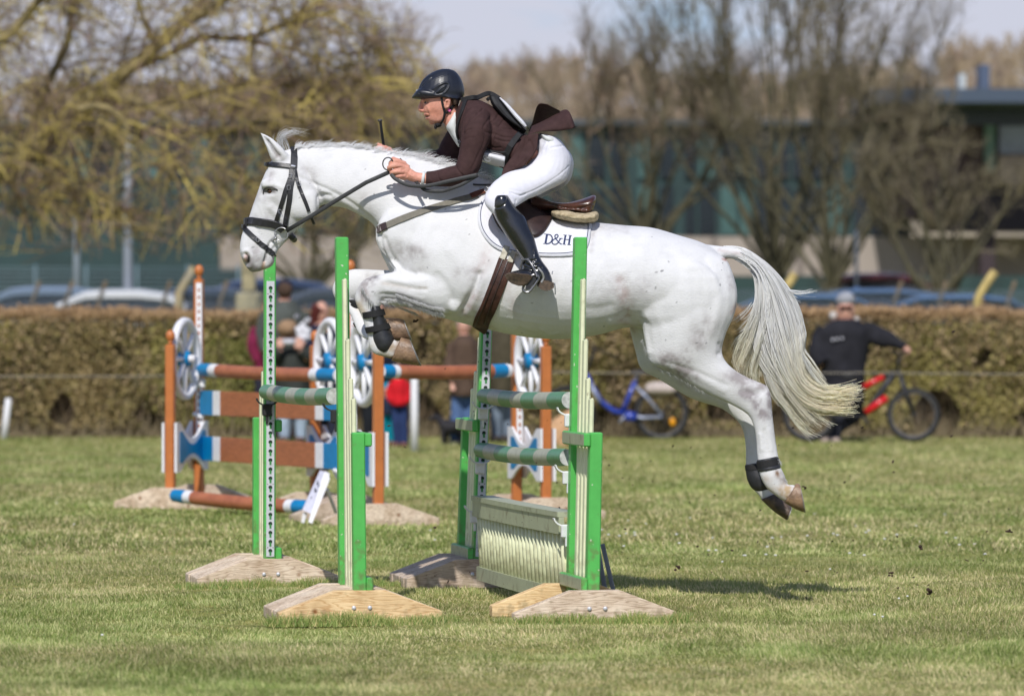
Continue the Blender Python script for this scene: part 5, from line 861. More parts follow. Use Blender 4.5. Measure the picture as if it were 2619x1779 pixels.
def ground_mat():
    m = bpy.data.materials.new('meadow'); m.use_nodes = True; t = m.node_tree; b = t.nodes['Principled BSDF']; N_ = t.nodes.new; Lk = t.links.new; co = N_('ShaderNodeTexCoord')
    def nz(s, d=4, st=None):
        v = co.outputs['Object']
        if st: mp = N_('ShaderNodeMapping'); mp.inputs['Scale'].default_value = st; Lk(v, mp.inputs['Vector']); v = mp.outputs['Vector']
        n_ = N_('ShaderNodeTexNoise'); n_.inputs['Scale'].default_value = s; n_.inputs['Detail'].default_value = d; Lk(v, n_.inputs['Vector']); return n_.outputs['Fac']
    def ramp(src, *st):
        r_ = N_('ShaderNodeValToRGB'); e = r_.color_ramp.elements; e[0].position, e[0].color = st[0][0], (*st[0][1], 1); e[1].position, e[1].color = st[-1][0], (*st[-1][1], 1)
        for p, c in st[1:-1]: q = e.new(p); q.color = (*c, 1)
        Lk(src, r_.inputs['Fac']); return r_.outputs['Color']
    big = ramp(nz(.9, 3), (.3, (.20, .22, .065)), (.5, (.29, .30, .10)), (.7, (.38, .35, .15)))
    mid = ramp(nz(7, 4), (.32, (.45, .52, .40)), (.5, (1, 1, 1)), (.7, (1.25, 1.15, 1.0)))
    fine_ = ramp(nz(70, 5), (.3, (.5, .52, .45)), (.6, (1.15, 1.12, 1.05)))
    def mul(a, c): mm = N_('ShaderNodeMix'); mm.data_type = 'RGBA'; mm.blend_type = 'MULTIPLY'; mm.inputs['Factor'].default_value = 1; Lk(a, mm.inputs['A']); Lk(c, mm.inputs['B']); return mm.outputs['Result']
    Lk(mul(mul(big, mid), fine_), b.inputs['Base Color']); b.inputs['Roughness'].default_value = .95; b.inputs['Specular IOR Level'].default_value = .1
    bp = N_('ShaderNodeBump'); bp.inputs['Strength'].default_value = .9; bp.inputs['Distance'].default_value = .05; Lk(nz(28, 5), bp.inputs['Height']); Lk(bp.outputs['Normal'], b.inputs['Normal']); return m
ground = raw_mesh('ground', gv, gf, ground_mat(), None, True, None, None, (0, 0, 0)); tag(ground, None, None, None, 'structure')
def gheight(x, y):
    v = np.stack([x, y, np.interp(y, [-500, 56, 75], [0, 0, .38])], 1); return v[:, 2]+(vnoise(v, .8, 3)-.5)*.03+(vnoise(v, 2.6, 4)-.5)*.012
# blades of grass
def grass(name, n, y0, y1, seed, l0, l1, wd, power=1.0, xm=1.15, straw=.3):
    r = np.random.default_rng(seed); u = r.uniform(0, 1, n); y = (y0**-1+(y1**-1-y0**-1)*u)**-1 if power == 1 else y0+(y1-y0)*u
    half = y*.1155*xm+.9; x = r.uniform(-1, 1, n)*half; p0 = np.stack([x, y, x*0], 1)
    dens = np.clip((vnoise(p0, 1.1, 21)*.55+vnoise(p0, 4.5, 22)*.45-.5)*1.6+.5, 0, 1); tuft = vnoise(p0, 11, 23); keep = r.uniform(0, 1, n) < .35+.9*dens*(.4+tuft); x, y, p0, dens, tuft = x[keep], y[keep], p0[keep], dens[keep], tuft[keep]; n = len(x)
    z = gheight(x, y)-.004; L_ = (l0+(l1-l0)*r.uniform(0, 1, n)**1.5)*(.55+.9*dens)*(.7+.6*tuft); nf = np.ones(n)
    for fx, fy in ((926,20.78),(668,23.55),(1516,20.78),(1170,23.8)): q0 = wpt(fx, fy); nf = np.minimum(nf, 1-.55*np.exp(-(((x-q0.x)/.55)**4+((y-q0.y)/.42)**4)))
    L_ = L_*nf; a = vnoise(p0, 3, 25)*9+r.normal(0, 1.2, n); lean = r.uniform(.15, 1.05, n); W = wd*r.uniform(.6, 1.3, n)
    d = np.stack([np.cos(a)*np.sin(lean), np.sin(a)*np.sin(lean), np.cos(lean)], 1); s = np.stack([-np.sin(a+r.normal(0, .5, n)), np.cos(a), a*0], 1); s /= np.linalg.norm(s, axis=1)[:, None]
    face = r.uniform(0, 1, n) < .6; s[face] = np.array([1, 0, 0])
    b = np.stack([x, y, z], 1); mid = b+d*(L_*.55)[:, None]; d2 = d.copy(); d2[:, 2] *= .55; tip = mid+d2*(L_*.5)[:, None]
    V = np.stack([b-s*W[:, None]/2, b+s*W[:, None]/2, mid+s*W[:, None]*.42, mid-s*W[:, None]*.42, tip+s*W[:, None]*.08, tip-s*W[:, None]*.08], 1).reshape(-1, 3)
    i0 = np.arange(n)*6; F = np.stack([np.stack([i0, i0+1, i0+2, i0+3], 1), np.stack([i0+3, i0+2, i0+4, i0+5], 1)], 1).reshape(-1, 4)
    g = np.array([.17, .23, .06]); g2 = np.array([.38, .385, .14]); st = np.array([.72, .62, .36]); st2 = np.array([.50, .44, .22]); k = r.uniform(0, 1, n)[:, None]
    c = g+(g2-g)*k; straws = r.uniform(0, 1, n) < (straw*(1.5-dens*1.1)); c[straws] = (st2+(st-st2)*k)[straws]; c *= (.86+.32*vnoise(p0, 1.7, 29)+.25*vnoise(p0, .55, 30))[:, None]; gg = np.clip((vnoise(p0, .8, 33)-.45)*3, 0, 1)[:, None]*.5; c = c*(1-gg)+c*np.array([.72, .95, .62])*gg
    C = np.repeat(c*1.07, 6, 0)
    return raw_mesh(name, V, F, gm, None, False, C, None, (0, 0, 0))
gm = M('grass_blades', (1.0, 1.0, 1.0), .55, .1, 3, attr='col', spec=.3, trans=.35)
ob = grass('grass', 1080000, 14.6, 27.5, 51, .014, .044, .0030, straw=.42); tag(ob, None, None, None, 'stuff')
ob = grass('grass', 300000, 27.0, 53, 52, .024, .055, .0075, straw=.40); tag(ob, None, None, None, 'stuff')
# grass grown up against the feet
r = np.random.default_rng(58); QQ = []
for px_, Yq in ((926,20.85),(668,23.62),(1516,20.85),(1170,23.9)):
    c0 = wpt(px_, Yq); n = 2600; t = r.uniform(-.46, .46, n); o_ = r.normal(-.05, .035, n); b = np.array(c0)[None]+np.array(RX)[None]*t[:, None]+np.array(AX)[None]*o_[:, None]; h = r.uniform(.015, .055, n)*(.5+vnoise(b, 9, 3)); K = 4
    q = b[:, None]+np.linspace(0, 1, K)[None, :, None]*np.stack([r.normal(0, .4, n)*h, r.normal(-.1, .4, n)*h, h], 1)[:, None]; QQ.append(q)
QQ = np.concatenate(QQ); k = r.uniform(0, 1, (len(QQ), 1)); c = np.array([.14, .22, .055])*(1-k)+np.array([.32, .37, .12])*k; s_ = r.uniform(0, 1, len(QQ)) < .25; c[s_] = np.array([.5, .44, .2]); c *= 1.35
ob = strands('grass', QQ, np.linspace(1, .2, 4)[None]*np.full((len(QQ), 1), .0021), gm, c, None, 2, (0, 0, 0)); tag(ob, None, None, None, 'stuff')
# daisies
r = np.random.default_rng(77); m = MB()
for i in range(64):
    y = r.uniform(19, 34); x = r.uniform(-.11, .115)*y
    if i < 34: y = r.uniform(26, 29.5); x = r.uniform(.4, 2.9)
    m.ell((x, y, .035), (.007*(1+(i < 34)*.6), .007, .005), None, 6, 4)
ob = m.obj('daisies', M('daisy_white', (.75, .75, .72), .8), None, True); tag(ob, None, None, None, 'stuff')
# mud thrown up by the hooves
mud = M('mud_clod', (.07, .042, .028), .95, .4, 90, .6, 200); r = np.random.default_rng(78); m = MB()
for i in range(620):
    px_ = r.uniform(1480, 2600) if i % 4 else r.uniform(900, 1500); py_ = r.uniform(1080, 1640) if i % 4 else r.uniform(900, 1500); s = .0017*math.exp(r.normal(0, .55)); Yq = YH+r.normal(0, .5)
    m.ell(P(px_, py_, Yq), (s*r.uniform(.8, 2.2), s, s*r.uniform(.6, 1.2)), ((1, 0, r.normal(0, .5)), (0, 1, 0), (r.normal(0, .5), 0, 1)), 5, 4)
ob = m.obj('mud_spray', mud, None, False); tag(ob, None, None, None, 'stuff')
lb = {0: 'dark clod of turf flying just behind the horse\'s tucked fore hoof', 1: 'tangle of torn grass flying level with the standing man\'s shoulder', 2: 'largest brown clod low over the grass at the right', 3: 'brown clod flying beyond the horse\'s shadow', 4: 'clod with grass stalks stuck to the raised hind hoof', 5: 'small clod above the clump of daisies', 6: 'clod flying lowest at the far right', 7: 'small dark clod between the hind hooves and the shadow'}
for i, (px_, py_, s) in enumerate(((1063,821,.008),(2440,848,.006),(2356,1400,.011),(2377,1512,.013),(2058,1246,.007),(2575,1357,.010),(2278,1468,.009),(1731,1451,.010))):
    m = MB(); c = P(px_, py_, YH+.1)
    for k in range(5): q = c+Vector((r.normal(0, s), r.normal(0, s), r.normal(0, s*.6))); m.ell(q, (s*r.uniform(.5, 1.1), s*.6, s*r.uniform(.35, .8)), None, 6, 5)
    for k in range(4 if i in (1, 4) else 1): a = r.uniform(0, 6.28); m.tube([c, c+Vector((math.cos(a), 0, math.sin(a)))*s*2.2, c+Vector((math.cos(a+.6), 0, math.sin(a+.6)))*s*3.6], .0013, 4)
    V_, F_ = unite(m, .0016, 1) if i != 1 else unite(m, .0012, 0); o = raw_mesh('turf_clod', V_, F_, mud, None, False, None, None, None); tag(o, lb[i], 'clod', 'clods of turf in the air')
# ------------------------------------------------ hedge
hedge = thing('hedge', 'clipped brownish-green field hedge running right across behind the spectators', 'hedge', (0, 54, 0)); r = np.random.default_rng(60)
def hedge_leaves(n):
    x = r.uniform(-9.5, 9.5, n); f = r.uniform(0, 1, n); top = 1.50+.10*(vnoise(np.stack([x, x*0, x*0], 1), 1.3, 2)-.5)+.05*(vnoise(np.stack([x, x*0, x*0], 1), 6, 3)-.5)+np.abs(r.normal(0, .02, n))
    z = np.where(f < .72, r.uniform(.05, 1, n)**.9*top, top-.02+r.normal(0, .03, n)); y = np.where(f < .72, 53.55+.1*(vnoise(np.stack([x, z, z*0], 1), 2.2, 5)-.5)*3+np.abs(r.normal(0, .10, n)), r.uniform(53.5, 54.9, n))
    p = np.stack([x, y, z], 1); d = vnoise(p, 2.4, 8)*.6+vnoise(p, 7, 9)*.4; hollow = vnoise(np.stack([x, z*.7, z*0], 1), 1.9, 31)*np.clip(1.25-z, 0, 1); k = ((d > .32) | (z > 1.3)) & (hollow < .50); k &= (r.uniform(0, 1, n) < np.clip(.55+z*1.1, 0, 1)); return p[k], d[k]
p, d = hedge_leaves(190000); n = len(p); A_ = r.normal(0, 1, (n, 3)); A_[:, 1] *= .6; A_ /= np.linalg.norm(A_, axis=1)[:, None]; B_ = np.cross(A_, r.normal(0, 1, (n, 3))); B_ /= np.linalg.norm(B_, axis=1)[:, None]; s = r.uniform(.012, .034, n)[:, None]
V = np.stack([p-A_*s, p-B_*s*.55, p+A_*s, p+B_*s*.55], 1).reshape(-1, 3); F = np.arange(n*4).reshape(-1, 4)
pal = np.array([[.30, .23, .11], [.22, .18, .07], [.12, .10, .05], [.40, .30, .17], [.17, .15, .055], [.30, .26, .09]]); w_ = vnoise(p, .9, 12)+.5*(vnoise(p, 3, 13)-.5); gi = np.clip((w_*6+r.normal(0, 1.1, n)), 0, 5).astype(int); c = pal[gi]
gsel = np.exp(-((p[:, 0]+2.9)/1.0)**2)*(p[:, 2] < 1.2); c = c*(1-gsel[:, None]*.6)+np.array([.20, .24, .045])*gsel[:, None]*.6; tp = np.clip((p[:, 2]-1.36)*7, 0, 1)[:, None]; c = c*(1-tp)+np.array([.33, .22, .12])*tp*(.8+.4*r.uniform(0, 1, (n, 1)))
raw_mesh('foliage', V, F, M('hedge_leaf', (1, 1, 1), .6, .1, 20, attr='col', spec=.3, trans=.25), None, False, np.repeat(c*1.5, 4, 0), hedge)
cv = [(x, y, z+(.04*math.sin(x*3.1) if z > 1 else 0)) for x in np.linspace(-9.6, 9.6, 90) for y, z in ((53.95, 0), (53.95, 1.36), (54.7, 1.38), (54.7, 0))]
raw_mesh('branch_core', cv, [[i*4+j, i*4+4+j, i*4+5+j, i*4+1+j] for i in range(89) for j in range(3)], M('hedge_core', (.12, .09, .05), .95, .5, 12, .8, 40, col2=(.05, .045, .02)), None, False, None, hedge)
n = 5200; x = r.uniform(-9.5, 9.5, n); K = 6; tl = np.linspace(0, 1, K); h = r.uniform(.5, 1.5, n); q = np.zeros((n, K, 3)); q[:, :, 0] = x[:, None]+np.cumsum(r.normal(0, .06, (n, K)), 1); q[:, :, 1] = r.uniform(53.6, 54.9, n)[:, None]+np.cumsum(r.normal(0, .04, (n, K)), 1); q[:, :, 2] = tl*h[:, None]
strands('stems', q, np.linspace(1, .3, K)[None]*r.uniform(.004, .013, (n, 1)), M('hedge_stem', (.17, .12, .07), .9, .4, 9), None, hedge)
n = 2600; b = np.stack([r.uniform(-9.5, 9.5, n), 53.45+r.uniform(-.2, .3, n), r.uniform(0, .02, n)], 1); q = b[:, None]+np.linspace(0, 1, 4)[None, :, None]*np.stack([r.normal(0, .08, n), r.normal(0, .08, n), r.uniform(.05, .3, n)], 1)[:, None]
strands('dead_grass', q, np.linspace(1, .2, 4)[None]*np.full((n, 1), .006), M('dead_grass', (.36, .29, .17), .9, .3, 5), None, hedge)
# rope fence with white posts
for i, (px_, py0, py1, Yq, ln, lb_) in enumerate(((1060, 961, 1156, 47.6, 0, 'short white post standing on the grass left of the man in the brown coat'), (18, 1018, 1124, 52.6, -.06, 'white leaning post at the foot of the hedge'))):
    m = MB(); a = P(px_-8*(i == 1), py1, Yq); b = P(px_+4*(i == 1), py0, Yq); m.tube([a, (a+b)/2, b-(b-a)*.03, b], [.042, .042, .040, .028], 12); o = m.obj('white_post', M('post_white', (.78, .78, .80), .5), None, True); tag(o, lb_, 'post')
m = MB(); cc = []
for px_, py_ in ((-200,968),(0,962),(350,962),(740,954),(1060,962),(1420,952),(1800,956),(2200,953),(2619,957),(2900,960)): cc.append(P(px_, py_, 47.6))
m.tube(cc, .006, 5); o = m.obj('rope', M('ring_rope', (.30, .27, .22), .8), None, True); tag(o, 'thin pale ring rope stretched in front of the hedge', 'rope')
# ------------------------------------------------ trees
def spawn(PL, L0, count, K, spread, lift, droop, rng, tmin=.15, wob=.06, lvar=.5, keep=.7, flat=1.0):
    n, k0, _ = PL.shape; seg = np.linalg.norm(np.diff(PL, axis=1), axis=2).sum(1); idx = rng.choice(n, count, p=seg/seg.sum()); t = tmin+(1-tmin)*rng.uniform(0, 1, count)**.8; f = t*(k0-1); i0 = np.clip(f.astype(int), 0, k0-2); fr = (f-i0)[:, None]
    p = PL[idx, i0]*(1-fr)+PL[idx, i0+1]*fr; T = PL[idx, i0+1]-PL[idx, i0]; T /= np.maximum(1e-9, np.linalg.norm(T, axis=1))[:, None]; R_ = rng.normal(0, 1, (count, 3)); R_[:, 1] *= flat; d = T*keep+R_*spread+np.array([0, 0, lift]); d /= np.linalg.norm(d, axis=1)[:, None]
    ln = L0*(1-lvar*rng.uniform(0, 1, count))*(1.15-.5*t); s = np.linspace(0, 1, K)[None, :, None]; q = p[:, None]+d[:, None]*s*ln[:, None, None]; q[..., 2] -= droop*(s[..., 0]**2)*ln[:, None]; q += np.cumsum(rng.normal(0, wob, (count, K, 3)), 1)*ln[:, None, None]*s; return q
def tree(name, label, limbs, levels, seed, barkc, twigc, base, group=None, trunkr=None, flat=1.0, tm0=.2, zmin=None):
    """limbs: list of (3-D polyline, r0, r1); levels: (count, len, K, spread, lift, droop, r)"""
    rng = np.random.default_rng(seed); root = thing(name, label, 'tree', base, group); K = 14; PLm = []; R_ = []
    for pts, r0, r1 in limbs:
        c = cat([tuple(p) for p in pts], 6); d_ = np.r_[0, np.cumsum(np.linalg.norm(np.diff(c, axis=0), axis=1))]; u = np.linspace(0, d_[-1], K); PLm.append(np.stack([np.interp(u, d_, c[:, j]) for j in range(3)], 1)); R_.append(np.linspace(r0, r1, K))
    PLm = np.array(PLm); strands('trunk', PLm, np.array(R_), M('bark_'+name, barkc, .9, .4, 6, .5, 20), None, root, sides=8)
    allq = []; prev = PLm; allr = []; allc = []
    for li, (cnt, ln, k, spd, lift, droop, rad, wob) in enumerate(levels):
        q = spawn(prev, ln, cnt, k, spd, lift, droop, rng, tmin=.1 if li else tm0, wob=wob, flat=flat); prev = q if zmin is None else q[q[:, :, 2].min(1) > zmin-.2*rng.uniform(0, 1, len(q))]; q = prev; cnt = len(q)
        qq = q if k == 6 else np.stack([q[:, i] for i in np.linspace(0, k-1, 6).round().astype(int)], 1); allq.append(qq); allr.append(np.linspace(1, .35, 6)[None]*np.full((cnt, 1), rad)*rng.uniform(.6, 1.4, (cnt, 1)))
        cc_ = np.array(twigc); ci = rng.integers(0, len(cc_), cnt); allc.append(cc_[ci]*rng.uniform(.75, 1.25, (cnt, 1)))
    strands('crown', np.concatenate(allq), np.concatenate(allr), M('twig', (1, 1, 1), .85, .15, 3, attr='col', spec=.2), np.concatenate(allc), root)
    return root
YT = 61.0
def Lp(pts, dy=0): return [P(x, y, YT+dy+(d[0] if d else 0)) for x, y, *d in pts]
lich = [(.64, .52, .15), (.50, .40, .13), (.27, .19, .14), (.33, .23, .18), (.19, .14, .09), (.24, .19, .10)]
limbsL = [(Lp([(-420,900),(-380,700),(-260,560),(-80,480),(60,400),(180,300),(262,225)]), .26, .12), (Lp([(262,225),(330,175),(400,120),(470,60),(560,10),(640,-60)]), .11, .05), (Lp([(330,175),(430,140),(520,95),(620,100),(740,60),(860,30)], .6), .06, .03),
  (Lp([(-260,560),(-200,300),(-120,120),(-60,-40)], .8), .16, .1), (Lp([(-120,160),(20,90),(90,10),(160,-80)], -.4), .08, .05), (Lp([(60,400),(120,220),(170,120),(185,20),(200,-60)], .5), .07, .04), (Lp([(200,280),(255,270),(300,292),(330,330),(305,385),(290,450),(285,560),(290,640)], -.8), .05, .02),
  (Lp([(262,240),(380,270),(480,330),(600,330),(670,305),(740,320),(790,345)], -.3), .06, .025), (Lp([(480,330),(560,360),(600,420),(640,500),(660,570)], .3), .035, .015), (Lp([(-260,560),(-60,420),(20,460),(60,540),(80,620)], -.2), .08, .03), (Lp([(60,400),(130,420),(180,480),(200,560),(195,650)], .3), .05, .02),
  (Lp([(380,270),(520,240),(680,210),(820,230),(930,260)], 1.), .05, .02), (Lp([(620,100),(760,130),(880,180),(960,210)], .4), .035, .015), (Lp([(400,120),(360,30),(350,-50)], .2), .05, .03), (Lp([(300,292),(400,350),(440,430),(470,520),(470,600)], -.5), .035, .015)]
tree('lichened_tree', 'large bare tree with yellow lichened drooping branches rising behind the hedge at the left', limbsL, [(240, 2.0, 8, .5, .12, .22, .018, .04), (2700, 1.15, 8, .6, .04, .26, .0105, .055), (6800, .72, 6, .65, .02, .18, .0075, .07)], 81, (.30, .24, .11), lich, (P(-420, 813, YT).x, YT, gz(YT)), flat=1.2, zmin=2.35)
def rtree(label, px_, Yq, H, W_, seed, nb=9, cnt=(110, 1100, 5200), tw=None, r0=.16, lean=0, fork=1.6):
    rng = np.random.default_rng(seed); s_ = sc(Yq); x0 = (px_-CX)/s_; z0 = gz(Yq); B = Vector((x0, Yq, z0-.05)); fk = B+Vector((lean*fork, 0, fork)); limbs = [([B, (B+fk)/2+Vector((.05, 0, 0)), fk], r0, r0*.8)]
    nb = int(nb*1.7)
    for k in range(nb):
        a = (k+rng.uniform(.1, .9))/nb*2-1; e = Vector((a*W_/2+rng.normal(0, .2), rng.normal(0, W_*.2), H*(1-.28*a*a)*rng.uniform(.82, 1.0))); st = fk-Vector((0, 0, rng.uniform(0, fork*.3)))
        j = lambda q: Vector((rng.normal(0, q), 0, rng.normal(0, q*.5)))
        limbs.append(([st, st+Vector((e.x*.22, e.y*.3, (e.z-fork)*.25))+j(.12), st+Vector((e.x*.6, e.y*.6, (e.z-fork)*.58))+j(.3), B+e], r0*.34, r0*.06))
    tree('bare_tree', label, limbs, [(cnt[0], W_*.26, 6, .38, .35, -.05, .020, .05), (int(cnt[1]*.85), W_*.15, 6, .42, .25, 0, .010, .06), (int(cnt[2]*.55), W_*.09, 6, .45, .15, 0, .0058, .08)], seed, (.105, .095, .055), tw or ol, tuple(B), 'bare trees in front of the long building', tm0=.42)
ol = [(.19, .165, .095), (.23, .20, .115), (.17, .14, .11), (.27, .23, .16), (.14, .12, .08)]; rd = [(.30, .21, .15), (.33, .25, .18), (.23, .16, .12)]
rtree('tallest bare tree, its broad fan of twigs rising above the horse\'s rump', 1985, 92, 9.4, 6.6, 91, 13, (170, 1700, 8000))
rtree('bare tree forking into a V in front of the pale wall, right of the tail', 2124, 90, 7.2, 4.6, 92, 9, (130, 1300, 6500), fork=1.3)
rtree('low spreading bare tree beside the dark pillar of the building', 2405, 88, 4.4, 3.7, 93, 8, (90, 800, 3600), fork=1.3)
rtree('bare tree with reddish-brown twigs left of the tallest one, beyond the saddle', 1655, 94, 6.9, 5.0, 94, 10, (120, 1300, 6500), tw=rd+ol, fork=2.0)
rtree('thin bare tree just behind the horse\'s neck', 790, 93, 4.2, 4.6, 95, 9, (110, 1100, 4500), tw=ol, fork=1.0)
rtree('reddish bare tree behind the rider\'s helmet, beyond the lichened branches', 900, 112, 8.3, 5.4, 96, 10, (110, 1300, 6500), tw=rd, fork=2.2)
# ------------------------------------------------ hills and woods
hx = np.linspace(-160, 160, 161); prof = np.interp(hx/((360))*FPX+CX, [-3000, 400, 1000, 1180, 1400, 1600, 1900, 2250, 2450, 2619, 3200, 5000], [240, 275, 262, 235, 205, 218, 255, 232, 172, 160, 150, 150]); hv = []; 
for j, (Yh_, fz) in enumerate(((150, 0), (230, .35), (300, .7), (360, 1.0), (430, 1.03), (700, .7))):
    for i, x in enumerate(hx): zt = CAMH+(813-prof[i])/sc(360)-1.6; z = gz(Yh_)*(1-fz)+zt*fz-(2 if j == 0 else 0); hv.append((x*(Yh_/360), Yh_, z))
n1_ = len(hx); hf = [[j*n1_+i, j*n1_+i+1, (j+1)*n1_+i+1, (j+1)*n1_+i] for j in range(5) for i in range(n1_-1)]
o = raw_mesh('hill', hv, hf, M('hill_field', (.36, .30, .19), .95, .4, .08, col2=(.24, .20, .14)), None, True, None, None, (0, 300, 0)); tag(o, None, None, None, 'structure')
r = np.random.default_rng(99); n = 900; yq = r.uniform(240, 372, n); xq = r.uniform(-48, 50, n)*(yq/360); zt = CAMH+(813-np.interp(xq/yq*FPX+CX, [-3000, 400, 1000, 1180, 1400, 1600, 1900, 2250, 2450, 2619, 3200, 5000], [240, 275, 262, 235, 205, 218, 255, 232, 172, 160, 150, 150]))/sc(360)-1.6
fz = np.interp(yq, [150, 230, 300, 360, 430], [0, .35, .7, 1, 1.03]); z0 = np.array([gz(v) for v in yq])*(1-fz)+zt*fz; tops = np.stack([np.stack([xq, yq, z0-.3], 1), np.stack([xq+r.normal(0, .3, n), yq, z0+r.uniform(1.5, 3.4, n)], 1)], 1); tops = np.stack([tops[:, 0]+(tops[:, 1]-tops[:, 0])*k for k in np.linspace(0, 1, 4)], 1)
q1 = spawn(tops, 2.1, 6500, 6, .5, .45, 0, r, tmin=.2); q2 = spawn(q1, .9, 26000, 6, .6, .3, 0, r); pal = np.array([(.42, .32, .20), (.36, .29, .18), (.46, .36, .25), (.30, .24, .19), (.40, .28, .21)])
c = np.concatenate([pal[(vnoise(q[:, 0], .09, 5)*5+r.normal(0, .6, len(q))).clip(0, 4.9).astype(int)]*r.uniform(.85, 1.15, (len(q), 1)) for q in (q1, q2)])
o = strands('woods', np.concatenate([q1, q2]), np.concatenate([np.full((len(q1), 6), .06), np.full((len(q2), 6), .045)*np.linspace(1, .4, 6)[None]]), M('twig', (1, 1, 1)), c); tag(o, None, None, None, 'stuff')
# ------------------------------------------------ long teal building
YB = 128.; sB = sc(YB)
def bx(m, x0, x1, y0, y1, d0, d1, bev=0):
    a = P(x0, y1, d0); b = P(x1, y0, d0); m.box(((a.x+b.x)/2, (d0+d1)/2, (a.z+b.z)/2), (b.x-a.x, d1-d0, b.z-a.z), None, bev)
bl = thing('long_building', 'long two-storey building with teal glass panels over a pale lower wall, behind the bare trees', 'building', (3, YB, gz(YB)))
tealm = M('teal_cladding', (.020, .052, .052), .5, .3, .5); glassm = M('teal_glass', (.075, .155, .145), .25, .35, .4, spec=.7); glass2 = M('dark_window', (.018, .026, .032), .2, .4, .4, spec=.7); beige = M('pale_render', (.36, .31, .27), .9, .12, .5)
def bpart(nm, mt, *b, parent=bl):
    m = MB(); bx(m, *b); return m.obj(nm, mt, parent)
bpart('wall', tealm, -900, 2330, 318, 640, YB, YB+12); bpart('lower_wall', beige, -900, 2640, 605, 900, YB-.3, YB+11.9); bpart('roof', M('roof_dark', (.07, .085, .10), .6), -920, 2340, 305, 319, YB-.5, YB+12.5)
rr = random.Random(12); x = -880
while x < 2310:
    w_ = rr.choice((26, 34, 40)); k = rr.random()
    for (ya, yb) in ((335, 455), (475, 600)):
        kk = rr.random(); o = bpart('window', glassm if kk < .42 else glass2, x, x+w_, ya+rr.choice((0, 0, 14)), yb, YB-.12, YB+.2)
    x += w_+rr.choice((10, 16, 30))
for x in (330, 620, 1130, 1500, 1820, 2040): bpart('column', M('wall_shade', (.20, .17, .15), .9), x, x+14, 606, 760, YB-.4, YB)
bpart('ribbon_wall', tealm, -900, 560, 470, 690, YB-.5, YB-.35)
b2 = thing('end_block', 'taller dark block with a flat overhanging roof at the right end of the long building', 'building', (13.5, YB-3, gz(YB)))
bpart('wall', M('maroon_brick', (.085, .055, .06), .8, .3, .6), 2290, 2900, 262, 560, YB-3, YB-.6, parent=b2); bpart('roof', M('roof_blue', (.055, .08, .12), .5), 2230, 2960, 226, 262, YB-7, YB+2, parent=b2)
bpart('shadow_band', M('eaves_shadow_navy', (.012, .03, .045), .3, spec=.7), 2380, 2900, 268, 320, YB-3.2, YB-3, parent=b2)  # shadow below the overhanging roof, put in as a dark navy strip
bpart('corner_panel', M('pale_teal', (.13, .24, .20), .4), 2519, 2546, 320, 440, YB-3.25, YB-3, parent=b2)
m = MB(); bx(m, 2556, 2700, 322, 394, YB-3.3, YB-3); wn = m.obj('window', M('pale_window', (.22, .27, .36), .25, .4, 1.2, spec=.8), b2); bpart('balcony_wall', M('pink_panel', (.36, .29, .26), .8), 2556, 2900, 398, 466, YB-3.4, YB-3, parent=b2)
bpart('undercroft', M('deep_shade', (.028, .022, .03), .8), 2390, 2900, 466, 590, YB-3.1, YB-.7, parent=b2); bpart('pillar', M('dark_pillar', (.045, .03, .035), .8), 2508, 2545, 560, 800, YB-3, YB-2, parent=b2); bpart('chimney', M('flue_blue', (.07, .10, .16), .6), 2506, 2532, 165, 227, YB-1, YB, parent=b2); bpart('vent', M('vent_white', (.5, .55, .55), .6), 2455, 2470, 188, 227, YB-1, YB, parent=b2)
m = MB(); bx(m, 1850, 2900, 705, 790, 108, 109); o = m.obj('green_mesh_fence', M('fence_green', (.02, .055, .05), .7, .4, 2), None); tag(o, 'dark green windbreak fence in front of the pale wall at the right', 'fence')
m = MB(); bx(m, -700, 640, 690, 780, 108, 109); o = m.obj('green_mesh_fence', M('fence_green2', (.012, .034, .036), .7, .4, 2), None); tag(o, 'dark green windbreak fence behind the parked cars at the left', 'fence')
rf = thing('rail_fence', 'pale horizontal rail fence above the parked cars at the left', 'fence', (-9, 100, gz(100)))
for k, y_ in enumerate((682, 692, 702, 712, 724, 736)):
    m = MB(); m.tube([P(-600, y_, 100), P(640, y_+4, 100)], .014, 5); m.obj('rail', M('rail_pale', (.13, .20, .23), .5), rf, True)
for x in range(-560, 640, 130): m = MB(); m.tube([P(x, 676, 100), P(x, 800, 100)], .03, 6); m.obj('post', M('rail_pale', (.3, .42, .45)), rf, True)
for px_, Yq, r_, yt, lb_, col in ((327, 76, .085, 300, 'grey lamp column rising through the lichened branches', (.26, .29, .33)), (196, 84, .07, 560, 'short pale post behind the parked cars at the left', (.28, .33, .38)), (2190, 86, .04, 590, 'slim blue-grey post among the bare trees', (.09, .11, .15))):
    m = MB(); m.tube([P(px_, 860, Yq), P(px_, 600, Yq), P(px_, yt, Yq)], [r_, r_*.9, r_*.7], 10); o = m.obj('lamp_column', M('column%d' % px_, col, .5), None, True); tag(o, lb_, 'post')
m = MB(); m.tube([P(2191, 800, 84), P(2191, 735, 84)], .05, 8); o = m.obj('blue_pipe_post', M('blue_pipe', (.05, .16, .42), .4), None, True); tag(o, 'blue pipe post standing by the blue cars', 'post')
pl = thing('stone_gatepost', 'cream stone gatepost beside the horse\'s chin', 'gatepost', P(636, 800, 66)); m = MB(); bx(m, 602, 690, 748, 860, 66, 66.5, .03); m.obj('block', M('cream_stone', (.50, .44, .27), .9, .2, 4), pl); m = MB(); bx(m, 618, 652, 640, 748, 66.1, 66.4, .03); m.obj('pillar', M('cream_stone', (.5, .44, .27)), pl)
